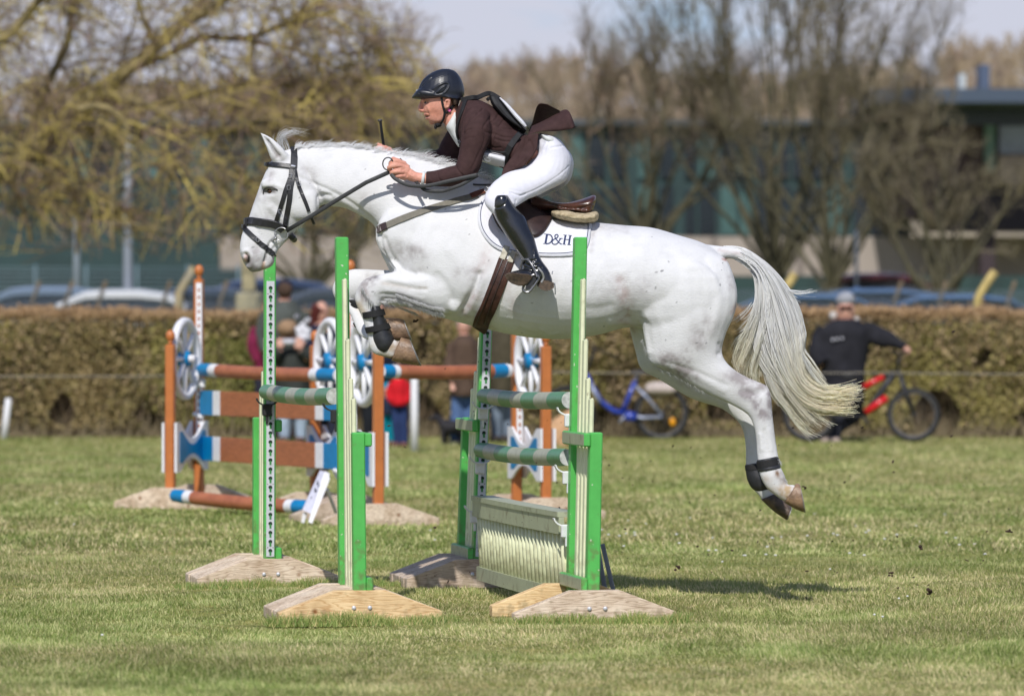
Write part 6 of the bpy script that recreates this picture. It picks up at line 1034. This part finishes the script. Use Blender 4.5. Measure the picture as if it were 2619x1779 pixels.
# concrete fence posts with bent tops, wire between them
conc = M('lichened_concrete', (.42, .33, .16), .9, .5, 9, col2=(.30, .27, .20)); yel = M('yellow_lichen', (.52, .40, .15), .9, .4, 9)
fc = thing('chainlink_fence', 'chainlink fence on bent-topped concrete posts behind the hedge', 'fence', (0, 60, gz(60)))
def bent(px_, y0, y1, dx, Yq, r_, mt, nm='post'):
    m = MB(); pts = [P(px_, 880, Yq), P(px_+dx*.1, y0, Yq), P(px_+dx*.45, (y0+y1)/2+6, Yq), P(px_+dx, y1, Yq)]; m.tube(pts, r_, 8); return m.obj(nm, mt, fc, True)
for px_, y0, y1, dx, mt in ((455, 748, 684, 42, conc), (2497, 760, 694, 48, yel), (1990, 760, 700, 44, yel), (1180, 760, 700, 40, conc)): bent(px_, y0, y1, dx, 60, .062, mt)
for px_ in (80, 165, 250, 415, 560, 2285, 2400, 2575): bent(px_, 772, 718, 22, 72, .034, M('brown_concrete', (.16, .12, .075), .9, .3, 9))
n = 330; x0_ = np.linspace(-8.2, 8.2, n); zb = gz(60)+.2; q = []
for sg_ in (-1, 1): a = np.stack([x0_, np.full(n, 60.1), np.full(n, zb)], 1); b = a+np.array([sg_*1.35, 0, 1.55]); q.append(np.stack([a, (a+b)/2, b], 1))
strands('wire_mesh', np.concatenate(q), np.full((2*n, 3), .0035), M('wire', (.20, .26, .30), .5, metal=.3), None, fc)
# parked cars
def car(label, px_, Yq, col, yaw=0, Lc=4.3, Hc=1.48, dz=0, th=.13):
    z0 = gz(Yq)+dz; c = Vector(((px_-CX)/sc(Yq), Yq, z0)); root = thing('parked_car', label, 'car', c, 'cars parked behind the hedge'); X = Vector((math.cos(yaw), math.sin(yaw), 0)); Yv = Vector((-math.sin(yaw), math.cos(yaw), 0))
    paintm = M('car_%d_%d_%d' % tuple(int(v*99) for v in col), col, .25, .05, 3, spec=.6, coat=.6); h = Lc/2
    def sect(st, w, nm, mt, sh=True):
        m = MB(); R_ = []
        for x, zb_, zt_, k in st:
            R_.append([c+X*x+Yv*(w*k*a)+ZX*(zb_+(zt_-zb_)*b) for a, b in ((-1, 0), (-1, .55), (-.93, .85), (-.7, 1), (.7, 1), (.93, .85), (1, .55), (1, 0))])
        m.loft(R_); return m.obj(nm, mt, root, False)
    sect([(-h, .35, .62, .82), (-h+.12, .25, .78, .93), (-h*.55, .22, .92, 1), (0, .22, .95, 1), (h*.6, .22, .95, 1), (h-.12, .28, .95, .94), (h, .4, .8, .85)], .88, 'body', paintm)
    sect([(-h*.42, .90, .93, .86), (-h*.12, .9, Hc-.05, .78), (h*.1, .9, Hc, .77), (h*.45, .9, Hc-.02, .77), (h*.72, .9, Hc-.22, .78), (h*.88, .9, .94, .84)], .87, 'cabin', M('car_glass', (.03, .035, .045), .08, spec=.8))
    sect([(-h*.36, Hc-.17-th, Hc-.22, .9), (-h*.12, Hc-.02-th, Hc-.01, .9), (0, Hc-th, Hc+.02, .9), (h*.35, Hc-th, Hc+.025, .9), (h*.6, Hc-.05-th, Hc-.05, .9), (h*.74, Hc-.21-th, Hc-.24, .9)], .87, 'roof', paintm)
    for sx in (-.62, .62):
        for sy in (-1, 1):
            m = MB(); p = c+X*(h*sx)+Yv*(sy*.78)+ZX*.31; m.tube([p-Yv*.1, p+Yv*.1], .31, 20); wq = m.obj('wheel', M('tyre', (.02, .02, .02), .8), root); m = MB(); m.tube([p-Yv*.11, p+Yv*.11], .19, 14); m.obj('rim', M('alloy', (.16, .16, .17), .5, metal=.5), wq)
    for sy in (-.6, .6): m = MB(); m.ell(c-X*(h-.06)+Yv*sy+ZX*.66, (.05, .16, .08)); m.obj('headlight', M('lamp_glass', (.6, .6, .62), .1), root, True)
    return root
car('silver parked car, its pale roof just above the hedge at the left', 262, 76, (.76, .77, .79), .0, Lc=4.0, Hc=1.5, dz=.0)
car('blue-grey parked car nearest the left edge of the hedge', 70, 79, (.16, .22, .30), .1)
car('dark navy parked car behind the orange post', 470, 78, (.03, .045, .075), .05)
car('dark blue parked car beside the cream gatepost', 640, 80, (.03, .05, .10), .0, dz=.12)
car('black parked car behind the woman with long red hair', 830, 78, (.025, .03, .045), .08)
car('blue parked car just behind the horse\'s tail', 1990, 74, (.08, .17, .34), .03, Hc=1.46, th=.05)
car('blue parked car right of the grey beanie', 2175, 77, (.07, .15, .30), .05, Hc=1.49, th=.05)
car('blue parked car left of the yellow bent post', 2380, 75, (.09, .18, .36), .0, Hc=1.44, th=.05)
car('dark red car parked farther back near the blue pipe post', 2190, 98, (.07, .012, .016), .0, Hc=1.35)
# ================================================================ spectators, dogs and bicycles
def person(label, Y, head, torso, arms, legs, coat, trou, shoe, hair=None, hat=None, hands=(), group='spectators by the hedge', extra=None, sk=(.62, .34, .25), soft=.5):
    cx, cy, rx, ry = head; s_ = sc(Y); m = MB()
    def plo(mb, st, n=16): ploft(mb, st, Y, sub=3, n=n)
    m.ell(P(cx, cy, Y), (rx/s_, rx/s_*1.05, ry/s_)); m.ell(P(cx+rx*.05, cy+ry*.1, Y-rx/s_*.95), (.012, .02, .02)); m.tube([P(cx, cy+ry*.5, Y), P(cx, torso[0][2]+8, Y)], rx/s_*.55, 10)
    plo(m, [(a+3, y, b-3, y, hw*.85, dy) for a, b, y, hw, dy in torso])
    for a in arms: plimb(m, [(x, y, r_*.8, d) for x, y, r_, d in a], Y, 2, 10)
    for a in legs: plimb(m, [(x, y, r_*.8, d) for x, y, r_, d in a], Y, 2, 10)
    for x, y, r_, d in hands:
        m.ell(P(x, y, Y+d), (r_/s_, r_/s_*.6, r_/s_*1.1))
        for k in range(4): plimb(m, [(x+(k-1.5)*r_*.4, y, r_*.25, d-.01), (x+(k-1.5)*r_*.45, y+r_*.9, r_*.22, d-.03), (x+(k-1.5)*r_*.4, y+r_*1.3, r_*.18, d-.02)], Y, 1, 6)
        plimb(m, [(x+r_*.8, y-r_*.2, r_*.25, d-.01), (x+r_*1.2, y+r_*.4, r_*.2, d-.02)], Y, 1, 6)
    V_, F_ = unite(m, .012, 2); X_, Y_ = unproj(V_); nn = normals(V_, F_)
    C = paint(V_, sk, [([(cx-rx*.4, cy-ry*.05)], 3.5, (.06, .04, .035), .7), ([(cx+rx*.4, cy-ry*.05)], 3.5, (.06, .04, .035), .7), ([(cx-3, cy+ry*.5), (cx+3, cy+ry*.5)], 3, (.4, .14, .12), .6)])
    b = raw_mesh('person', V_, F_, mskin, None, True, C, None, None); tag(b, label, 'person', group)
    def cm(nm, c): return M('%s_%d_%d_%d' % (nm, *[int(v*255) for v in c]), c, .85, .3, 7, spec=.2)
    m = MB(); plo(m, [(a, y, b_, y, hw, dy) for a, b_, y, hw, dy in torso], 22)
    for a in arms: plimb(m, a, Y, 2, 12)
    V_, F_ = unite(m, .014, 3); nn = normals(V_, F_); V_ = V_+nn*((vnoise(V_, 9, 5)-.5)*.03)[:, None]; raw_mesh('coat', V_, F_, cm('coat', coat), None, True, None, b)
    m = MB()
    for a in legs: plimb(m, a, Y, 2, 12)
    V_, F_ = unite(m, .012, 3); raw_mesh('trousers', V_, F_, cm('trousers', trou), None, True, None, b)
    for a in legs: x, y, r_, d = a[-1]; m = MB(); m.ell(P(x-3, y+r_*.3, Y+d-.06), (r_*1.2/s_, .13, r_*.75/s_)); m.obj('shoe', cm('shoe', shoe), b, True)
    if hair:
        m = MB()
        if hair[0] == 'long': plimb(m, [(cx-2, cy-ry*.45, rx*1.12, -.02), (cx-rx*.5, cy, rx*1.0, -.01), (cx-rx*.7, cy+ry*1.2, rx*.9, .04), (cx-rx*.6, cy+ry*2.2, rx*.5, .0)], Y, 3, 12)
        else: m.ell(P(cx, cy-ry*.25, Y+(hair[2] if len(hair) > 2 else .02)), (rx*1.1/s_, rx*1.15/s_, ry*.85/s_))
        V_, F_ = unite(m, .01, 1); nn = normals(V_, F_); V_ = V_+nn*((vnoise(V_*np.array([1, 1, .3]), 60, 5)-.5)*.02)[:, None]; raw_mesh('hair', V_, F_, cm('hair', hair[1]), None, True, None, b)
    if hat:
        kind, c = hat; m = MB(); m.ell(P(cx, cy-ry*.84, Y+.015), (rx*1.1/s_, rx*1.14/s_, ry*.62/s_))
        if kind == 'cap': m.ell(P(cx, cy-ry*.35, Y+.12), (rx*.8/s_, .09, .012))
        if kind == 'pom': m.ell(P(cx, cy-ry*1.25, Y), (rx*.4/s_,)*3)
        V_, F_ = unite(m, .008, 1); raw_mesh('hat', V_, F_, cm('hat', c), None, True, None, b)
    if extra: extra(b, Y, s_, cm)
    return b
def ex1(b, Y, s_, cm):
    m = MB(); m.ell(P(2131, 808, Y+.03), (.05, .07, .055)); m.ell(P(2190, 816, Y+.04), (.035, .07, .035)); m.obj('fleece_collar', cm('collar', (.62, .58, .54)), b, True)
    m = MB(); m.box(P(2163, 786, Y-.125), (.15, .02, .035), None, .008); m.obj('sunglasses', cm('glasses', (.06, .015, .012)), b)
    for k, (x, w_) in enumerate(((2130, .03), (2141, .04), (2154, .03))): m = MB(); m.box(P(x, 868-k*1.5, Y-.235), (w_, .012, .03 if k != 1 else .022), ((1, 0, .1), (0, 1, 0), (-.1, 0, 1)), .002); m.obj('chest_print', cm('print', (.5, .5, .55)), b)
person('person in long black coat and grey beanie holding a red and black bicycle', 51.5, (2163, 795, 23, 34), [(2128, 2196, 818, .13, 0), (2098, 2226, 840, .2, 0), (2092, 2226, 880, .22, 0), (2096, 2216, 935, .21, 0), (2104, 2212, 990, .22, 0), (2108, 2210, 1036, .22, 0)],
   [[(2112, 842, 24, -.02), (2094, 880, 23, -.04), (2090, 905, 22, -.1), (2106, 930, 18, -.16)], [(2208, 842, 25, 0), (2250, 862, 25, -.05), (2290, 874, 18, -.1), (2312, 890, 13, -.12)]], [[(2138, 1020, 26, -.04), (2142, 1070, 20, -.04), (2138, 1108, 15, -.05), (2138, 1122, 13, -.05)], [(2182, 1020, 26, .1), (2180, 1065, 22, .1), (2120, 1104, 14, .06), (2114, 1122, 13, .05)]],
   (.022, .022, .028), (.026, .028, .042), (.50, .40, .34), hat=('beanie', (.34, .35, .38)), hands=[(2319, 894, 9, -.13)], extra=ex1)
person('person in navy cap and grey-green jacket, turned away, behind the rear green wing', 52.6, (729, 748, 18, 25), [(705, 755, 768, .1, 0), (668, 778, 800, .2, 0), (664, 784, 850, .22, 0), (676, 780, 930, .2, 0), (690, 776, 960, .2, 0)],
   [[(684, 800, 22, 0), (672, 850, 20, 0), (682, 900, 18, -.1)], [(770, 800, 22, 0), (782, 850, 20, 0), (776, 900, 18, -.1)]], [[(714, 940, 24, 0), (712, 1030, 19, 0), (712, 1108, 14, 0)], [(750, 940, 24, 0), (752, 1030, 19, 0), (752, 1108, 14, 0)]], (.085, .095, .085), (.05, .05, .05), (.04, .03, .03), hat=('cap', (.02, .025, .05)), hair=('short', (.08, .05, .035), -.05))
person('person in maroon coat mostly hidden behind the rear green post', 53.0, (688, 790, 16, 24), [(676, 700, 812, .1, 0), (652, 712, 836, .18, 0), (646, 716, 890, .2, 0), (652, 712, 950, .18, 0)], [[(658, 840, 18, 0), (650, 885, 17, -.05), (660, 925, 14, -.1)]], [[(668, 940, 20, 0), (670, 1030, 16, 0), (672, 1110, 13, 0)], [(696, 940, 20, 0), (696, 1030, 16, 0), (696, 1110, 13, 0)]], (.20, .018, .06), (.03, .03, .05), (.04, .03, .03), hair=('short', (.1, .06, .04)))
def ex3(b, Y, s_, cm):
    m = MB(); m.tube([P(722, 874, Y-.3), P(756, 874, Y-.3)], .035, 10); m.obj('cup', cm('cupw', (.62, .62, .66)), b, True)
    m = MB()
    for k in range(26): m.ell(P(776+random.gauss(0, 9), 852+random.gauss(0, 17), Y-.12), (.035, .03, .03), None, 7, 5)
    V_, F_ = unite(m, .015, 1); raw_mesh('scarf', V_, F_, M('floral_scarf', (.70, .70, .74), .8, .5, 22, col2=(.05, .05, .09), thr=(.4, .5)), None, True, None, b)
person('person with light brown hair looking down at a cup held in both hands', 51.3, (736, 846, 24, 26), [(714, 760, 868, .12, 0), (706, 796, 896, .19, 0), (704, 800, 940, .22, 0), (702, 802, 1000, .22, 0), (706, 800, 1050, .2, 0)], [[(716, 898, 17, -.05), (704, 920, 15, -.18), (716, 892, 12, -.28)], [(788, 898, 17, -.05), (794, 922, 15, -.18), (768, 894, 12, -.28)]],
   [[(728, 1040, 22, 0), (728, 1080, 18, 0), (728, 1096, 15, 0), (728, 1122, 13, 0)], [(770, 1040, 22, 0), (770, 1080, 18, 0), (770, 1096, 15, 0), (770, 1122, 13, 0)]], (.045, .05, .045), (.40, .50, .62), (.13, .07, .05), hair=('short', (.34, .22, .13), -.06), hands=[(716, 876, 11, -.3), (764, 876, 13, -.3)], extra=ex3)
person('person with long dark red hair behind the spoked wheel left of the front green post', 51.9, (822, 800, 19, 30), [(800, 842, 826, .1, 0), (790, 872, 850, .18, 0), (786, 880, 900, .2, 0), (792, 876, 980, .2, 0), (796, 872, 1020, .19, 0)], [[(800, 856, 17, 0), (792, 900, 16, -.1), (806, 930, 12, -.2)], [(868, 856, 17, 0), (878, 900, 16, -.1), (866, 930, 12, -.2)]],
   [[(816, 1010, 20, 0), (816, 1070, 16, 0), (816, 1114, 13, 0)], [(850, 1010, 20, 0), (850, 1070, 16, 0), (850, 1114, 13, 0)]], (.022, .026, .05), (.03, .035, .06), (.05, .04, .04), hair=('long', (.11, .025, .02)), hands=[(838, 838, 9, -.2)])
person('person in dark navy clothes standing behind the wheel of the orange wing', 50.8, (962, 790, 20, 30), [(942, 984, 820, .1, 0), (924, 1002, 850, .2, 0), (920, 1006, 910, .22, 0), (928, 1000, 980, .2, 0), (930, 998, 1010, .2, 0)], [[(932, 856, 19, 0), (924, 910, 17, 0), (932, 965, 14, -.1)], [(994, 856, 19, 0), (1002, 910, 17, 0), (996, 965, 14, -.1)]],
   [[(946, 1000, 24, 0), (944, 1070, 19, 0), (944, 1122, 14, 0)], [(984, 1000, 24, 0), (984, 1070, 19, 0), (984, 1122, 14, 0)]], (.018, .022, .042), (.015, .017, .022), (.03, .03, .03), hair=('short', (.05, .035, .03)))
person('child in bright red coat and dark blue jeans beside the white post', 49.6, (1018, 946, 16, 19), [(1006, 1032, 966, .08, 0), (998, 1040, 978, .13, 0), (998, 1042, 1010, .14, 0), (1000, 1042, 1036, .14, 0)], [[(1002, 980, 11, 0), (996, 1008, 10, -.04), (1004, 1026, 8, -.08)], [(1036, 980, 11, 0), (1042, 1008, 10, -.04), (1038, 1028, 8, -.08)]],
   [[(1012, 1032, 13, 0), (1013, 1085, 11, 0), (1016, 1134, 9, 0)], [(1030, 1032, 13, 0), (1032, 1085, 11, 0), (1036, 1134, 9, 0)]], (.60, .012, .02), (.025, .045, .13), (.22, .10, .08), hair=('short', (.06, .04, .03)))
person('child in teal trousers and teal bobble hat beside the child in red', 50.2, (990, 1000, 12, 15), [(980, 1000, 1014, .07, 0), (976, 1006, 1024, .11, 0), (976, 1006, 1060, .12, 0)], [[(980, 1026, 9, 0), (976, 1054, 8, -.04)], [(1002, 1026, 9, 0), (1006, 1054, 8, -.04)]], [[(985, 1054, 10, 0), (985, 1095, 9, 0), (986, 1130, 8, 0)], [(999, 1054, 10, 0), (1000, 1095, 9, 0), (1002, 1130, 8, 0)]], (.02, .03, .06), (.0, .23, .30), (.2, .08, .06), hat=('pom', (.0, .28, .42)))
person('person in brown coat, blue jeans and green wellingtons with the black dog', 50.6, (1186, 834, 18, 25), [(1170, 1204, 856, .1, 0), (1156, 1222, 876, .2, 0), (1150, 1226, 920, .22, 0), (1150, 1224, 970, .22, 0), (1152, 1222, 1012, .22, 0)], [[(1164, 880, 18, 0), (1152, 930, 17, -.05), (1158, 980, 13, -.12)], [(1214, 880, 18, 0), (1224, 930, 17, -.05), (1218, 980, 13, -.12)]],
   [[(1176, 1004, 22, 0), (1170, 1060, 18, 0), (1164, 1100, 16, 0), (1164, 1130, 14, 0)], [(1206, 1004, 22, 0), (1204, 1060, 18, 0), (1202, 1100, 16, 0), (1202, 1130, 14, 0)]], (.105, .068, .048), (.10, .17, .33), (.10, .11, .08), hair=('short', (.25, .22, .2)), hands=[(1158, 990, 8, -.14)])
person('person in dark olive coat and faded jeans seen between the right-hand green wings', 51.4, (1286, 800, 19, 28), [(1268, 1304, 826, .1, 0), (1250, 1322, 850, .2, 0), (1248, 1324, 920, .22, 0), (1250, 1316, 990, .22, 0), (1252, 1310, 1030, .2, 0)], [[(1258, 856, 18, 0), (1250, 910, 17, -.05), (1258, 960, 14, -.1)], [(1314, 856, 18, 0), (1322, 910, 17, -.05), (1314, 960, 14, -.1)]],
   [[(1270, 1020, 21, 0), (1270, 1075, 17, 0), (1270, 1118, 13, 0)], [(1298, 1020, 21, .1), (1296, 1075, 17, .1), (1294, 1118, 13, .1)]], (.085, .072, .045), (.20, .25, .32), (.06, .05, .045), hair=('short', (.1, .07, .05)))
def dog(label, Y, col, trunk, legs, headc, tail):
    m = MB(); ploft(m, trunk, Y, 3, 14)
    for a in legs: plimb(m, a, Y, 2, 9)
    for a in headc: plimb(m, a, Y, 2, 10)
    plimb(m, tail, Y, 2, 7); V_, F_ = unite(m, .01, 2); nn = normals(V_, F_); V_ = V_+nn*((vnoise(V_, 60, 4)-.5)*.012)[:, None]; o = raw_mesh('dog', V_, F_, M('fur_%d' % int(col[0]*999), col, .8, .3, 30, .4, 90), None, True, None, None, None); return tag(o, label, 'dog')
dog('black dog standing beside the person in the brown coat', 50.4, (.018, .016, .02), [(1126, 1076, 1124, 1096, .07, 0), (1136, 1072, 1134, 1110, .1, 0), (1160, 1074, 1158, 1108, .1, 0), (1180, 1074, 1180, 1102, .09, 0), (1190, 1080, 1190, 1096, .05, 0)],
   [[(1134, 1100, 8, -.05), (1132, 1125, 5, -.05), (1131, 1148, 4.5, -.05), (1127, 1150, 4, -.05)], [(1142, 1100, 8, .05), (1143, 1125, 5, .05), (1142, 1147, 4.5, .05)], [(1178, 1094, 10, -.05), (1186, 1112, 6, -.05), (1182, 1130, 4.5, -.05), (1184, 1148, 4.5, -.05)], [(1172, 1094, 10, .05), (1178, 1114, 6, .05), (1174, 1130, 4.5, .05), (1175, 1147, 4.5, .05)]],
   [[(1132, 1084, 12, 0), (1122, 1070, 10, 0), (1112, 1066, 9, 0), (1102, 1071, 5, 0), (1096, 1073, 4, 0)], [(1118, 1060, 3, -.05), (1122, 1054, 2, -.05)], [(1118, 1060, 3, .05), (1122, 1054, 2, .05)]], [(1190, 1084, 4, 0), (1204, 1078, 3, 0), (1212, 1068, 2, 0)])
dog('tan dog sitting on the grass behind the right-hand front green wing', 49.8, (.60, .36, .19), [(1402, 1085, 1400, 1130, .05, 0), (1412, 1074, 1410, 1142, .12, 0), (1430, 1062, 1432, 1143, .13, 0), (1450, 1050, 1458, 1130, .11, 0), (1468, 1040, 1476, 1092, .09, 0), (1476, 1030, 1488, 1060, .06, 0)],
   [[(1468, 1084, 9, -.07), (1472, 1112, 6, -.07), (1473, 1138, 5, -.07), (1480, 1141, 5, -.07)], [(1476, 1084, 9, .07), (1479, 1112, 6, .07), (1480, 1138, 5, .07)], [(1420, 1122, 16, -.09), (1436, 1136, 9, -.1), (1450, 1141, 6, -.1)], [(1420, 1122, 16, .09), (1438, 1136, 9, .1), (1452, 1141, 6, .1)]],
   [[(1478, 1040, 11, 0), (1484, 1024, 12, 0), (1494, 1020, 9, 0), (1506, 1024, 6, 0), (1512, 1026, 5, 0)], [(1480, 1014, 4, -.06), (1476, 1026, 3, -.07)], [(1480, 1014, 4, .06), (1476, 1026, 3, .07)]], [(1402, 1128, 5, 0), (1392, 1140, 4, 0), (1380, 1144, 3, 0)])
def wheel(root, c, r_, ax_, ty=.019):
    X = ax_; m = MB(); m.tube([c+X*(r_*math.cos(t))+ZX*(r_*math.sin(t)) for t in np.linspace(0, 6.2832, 37)], ty, 8, cap=False); w_ = m.obj('wheel', M('tyre', (.02, .02, .02)), root, True)
    m = MB(); m.tube([c+X*((r_-.03)*math.cos(t))+ZX*((r_-.03)*math.sin(t)) for t in np.linspace(0, 6.2832, 37)], .011, 6, cap=False); m.obj('rim', M('alloy', (.4, .4, .42)), w_, True)
    m = MB(); m.ell(c, (.03, .04, .03))
    for k in range(16): t = math.pi*k/8; m.tube([c, c+X*((r_-.03)*math.cos(t))+ZX*((r_-.03)*math.sin(t))], .0016, 3)
    m.obj('spokes', M('alloy', (.4, .4, .42)), w_, True)
def tb(root, nm, pts, r_, mt, flat=1.0): m = MB(); m.tube(pts, r_, 10, flat); return m.obj(nm, mt, root, True)
YK = 53.1; bk = thing('bicycle', 'blue step-through bicycle with beige basket leaning at the hedge under the horse\'s belly', 'bicycle', P(1590, 1120, YK)); bb_ = M('bike_blue', (.015, .045, .34), .3, spec=.6, coat=.4); bs_ = M('bike_silver', (.36, .40, .52), .35, metal=.3); bk_ = M('bike_black', (.02, .02, .024), .5)
Q = lambda x, y, d=0: P(x, y, YK+d)
wheel(bk, Q(1692, 1056), .30, Vector((1, 0, 0)), .032); wheel(bk, Q(1452, 1056), .30, Vector((1, 0, 0)), .032)
tb(bk, 'down_tube', [Q(1498, 955), Q(1512, 985), Q(1535, 1025), Q(1568, 1050), Q(1600, 1058)], .034, bb_); tb(bk, 'frame_stripe', [Q(1510, 982, -.03), Q(1526, 1012, -.03), Q(1536, 1030, -.03)], .022, bs_); tb(bk, 'seat_tube', [Q(1590, 1056), Q(1608, 1015), Q(1624, 975)], .030, bb_); tb(bk, 'seat_post', [Q(1624, 976), Q(1631, 955)], .014, bs_)
tb(bk, 'chain_stay', [Q(1598, 1060, -.05), Q(1645, 1068, -.05), Q(1694, 1066, -.05)], .020, bs_); tb(bk, 'seat_stay', [Q(1624, 985, -.04), Q(1660, 1022, -.05), Q(1694, 1062, -.05)], .017, bs_); tb(bk, 'motor', [Q(1600, 1062, -.08), Q(1626, 1068, -.06)], .065, bb_)
tb(bk, 'fork', [Q(1498, 955), Q(1484, 985), Q(1466, 1025), Q(1452, 1056)], .017, bb_); tb(bk, 'stem', [Q(1498, 958), Q(1510, 920), Q(1522, 895)], .016, bk_); tb(bk, 'handlebar', [Q(1522, 892, -.28), Q(1514, 886, -.1), Q(1512, 886, .1), Q(1540, 898, .28), Q(1578, 914, .3)], .013, bk_)
m = MB(); m.ell(Q(1634, 952), (.12, .07, .035)); m.obj('saddle', bk_, bk, True); m = MB(); ploft(m, [(1648, 990, 1650, 1002, .08, 0), (1660, 978, 1660, 1010, .13, 0), (1690, 975, 1690, 1012, .14, 0), (1716, 980, 1716, 1011, .13, 0), (1728, 992, 1728, 1002, .09, 0)], YK); m.obj('basket', M('basket_beige', (.55, .47, .42), .9, .3, 30), bk, True)
tb(bk, 'rack', [Q(1640, 1014), Q(1730, 1014), Q(1700, 1056)], .012, bk_); tb(bk, 'pedal', [Q(1584, 1080, -.1), Q(1600, 1062, -.08)], .014, bs_); m = MB(); m.ell(Q(1720, 1078, -.07), (.036, .015, .05)); m.obj('reflector', M('amber', (.80, .34, .01), .3), bk, True)
YK2 = 51.0; b3 = thing('bicycle', 'black and red mountain bicycle held by the person in the grey beanie', 'bicycle', P(2230, 1125, YK2)); Q2 = lambda x, y, d=0: P(x, y, YK2+d); rd_ = M('bike_red', (.62, .008, .012), .3, coat=.4)
wheel(b3, Q2(2336, 1060, -.05), .285, Vector((1, -.15, 0)).normalized(), .026); wheel(b3, Q2(2070, 1060, .2), .285, Vector((1, -.1, 0)).normalized(), .026)
tb(b3, 'fork', [Q2(2296, 945), Q2(2312, 1000, -.06), Q2(2336, 1060, -.11)], .016, bk_); tb(b3, 'fork', [Q2(2298, 945), Q2(2318, 1000, .03), Q2(2338, 1060, .02)], .018, bk_); tb(b3, 'stem', [Q2(2296, 948), Q2(2298, 925), Q2(2303, 905)], .018, bk_); tb(b3, 'handlebar', [Q2(2320, 898, -.25), Q2(2300, 905, -.05), Q2(2286, 900, .15), Q2(2280, 895, .3)], .014, bk_)
tb(b3, 'down_tube', [Q2(2290, 950), Q2(2262, 990), Q2(2240, 1022), Q2(2212, 1060)], .040, bk_); tb(b3, 'red_panel', [Q2(2268, 1016, -.04), Q2(2245, 1032, -.04), Q2(2214, 1054, -.04)], .042, rd_); tb(b3, 'top_tube', [Q2(2286, 950), Q2(2258, 962)], .024, bk_); tb(b3, 'top_tube_panel', [Q2(2260, 963), Q2(2232, 977), Q2(2208, 990)], .034, rd_); tb(b3, 'seat_tube', [Q2(2208, 1062), Q2(2190, 1000), Q2(2180, 965)], .022, bk_)
tb(b3, 'chain_stay', [Q2(2208, 1064), Q2(2140, 1064, .1), Q2(2070, 1060, .2)], .016, bk_); tb(b3, 'seat_stay', [Q2(2188, 990), Q2(2130, 1025, .1), Q2(2070, 1060, .2)], .014, bk_); m = MB(); m.ell(Q2(2172, 960), (.12, .06, .03)); m.obj('saddle', bk_, b3, True); tb(b3, 'crank', [Q2(2208, 1064, -.06), Q2(2222, 1090, -.08)], .014, bk_)
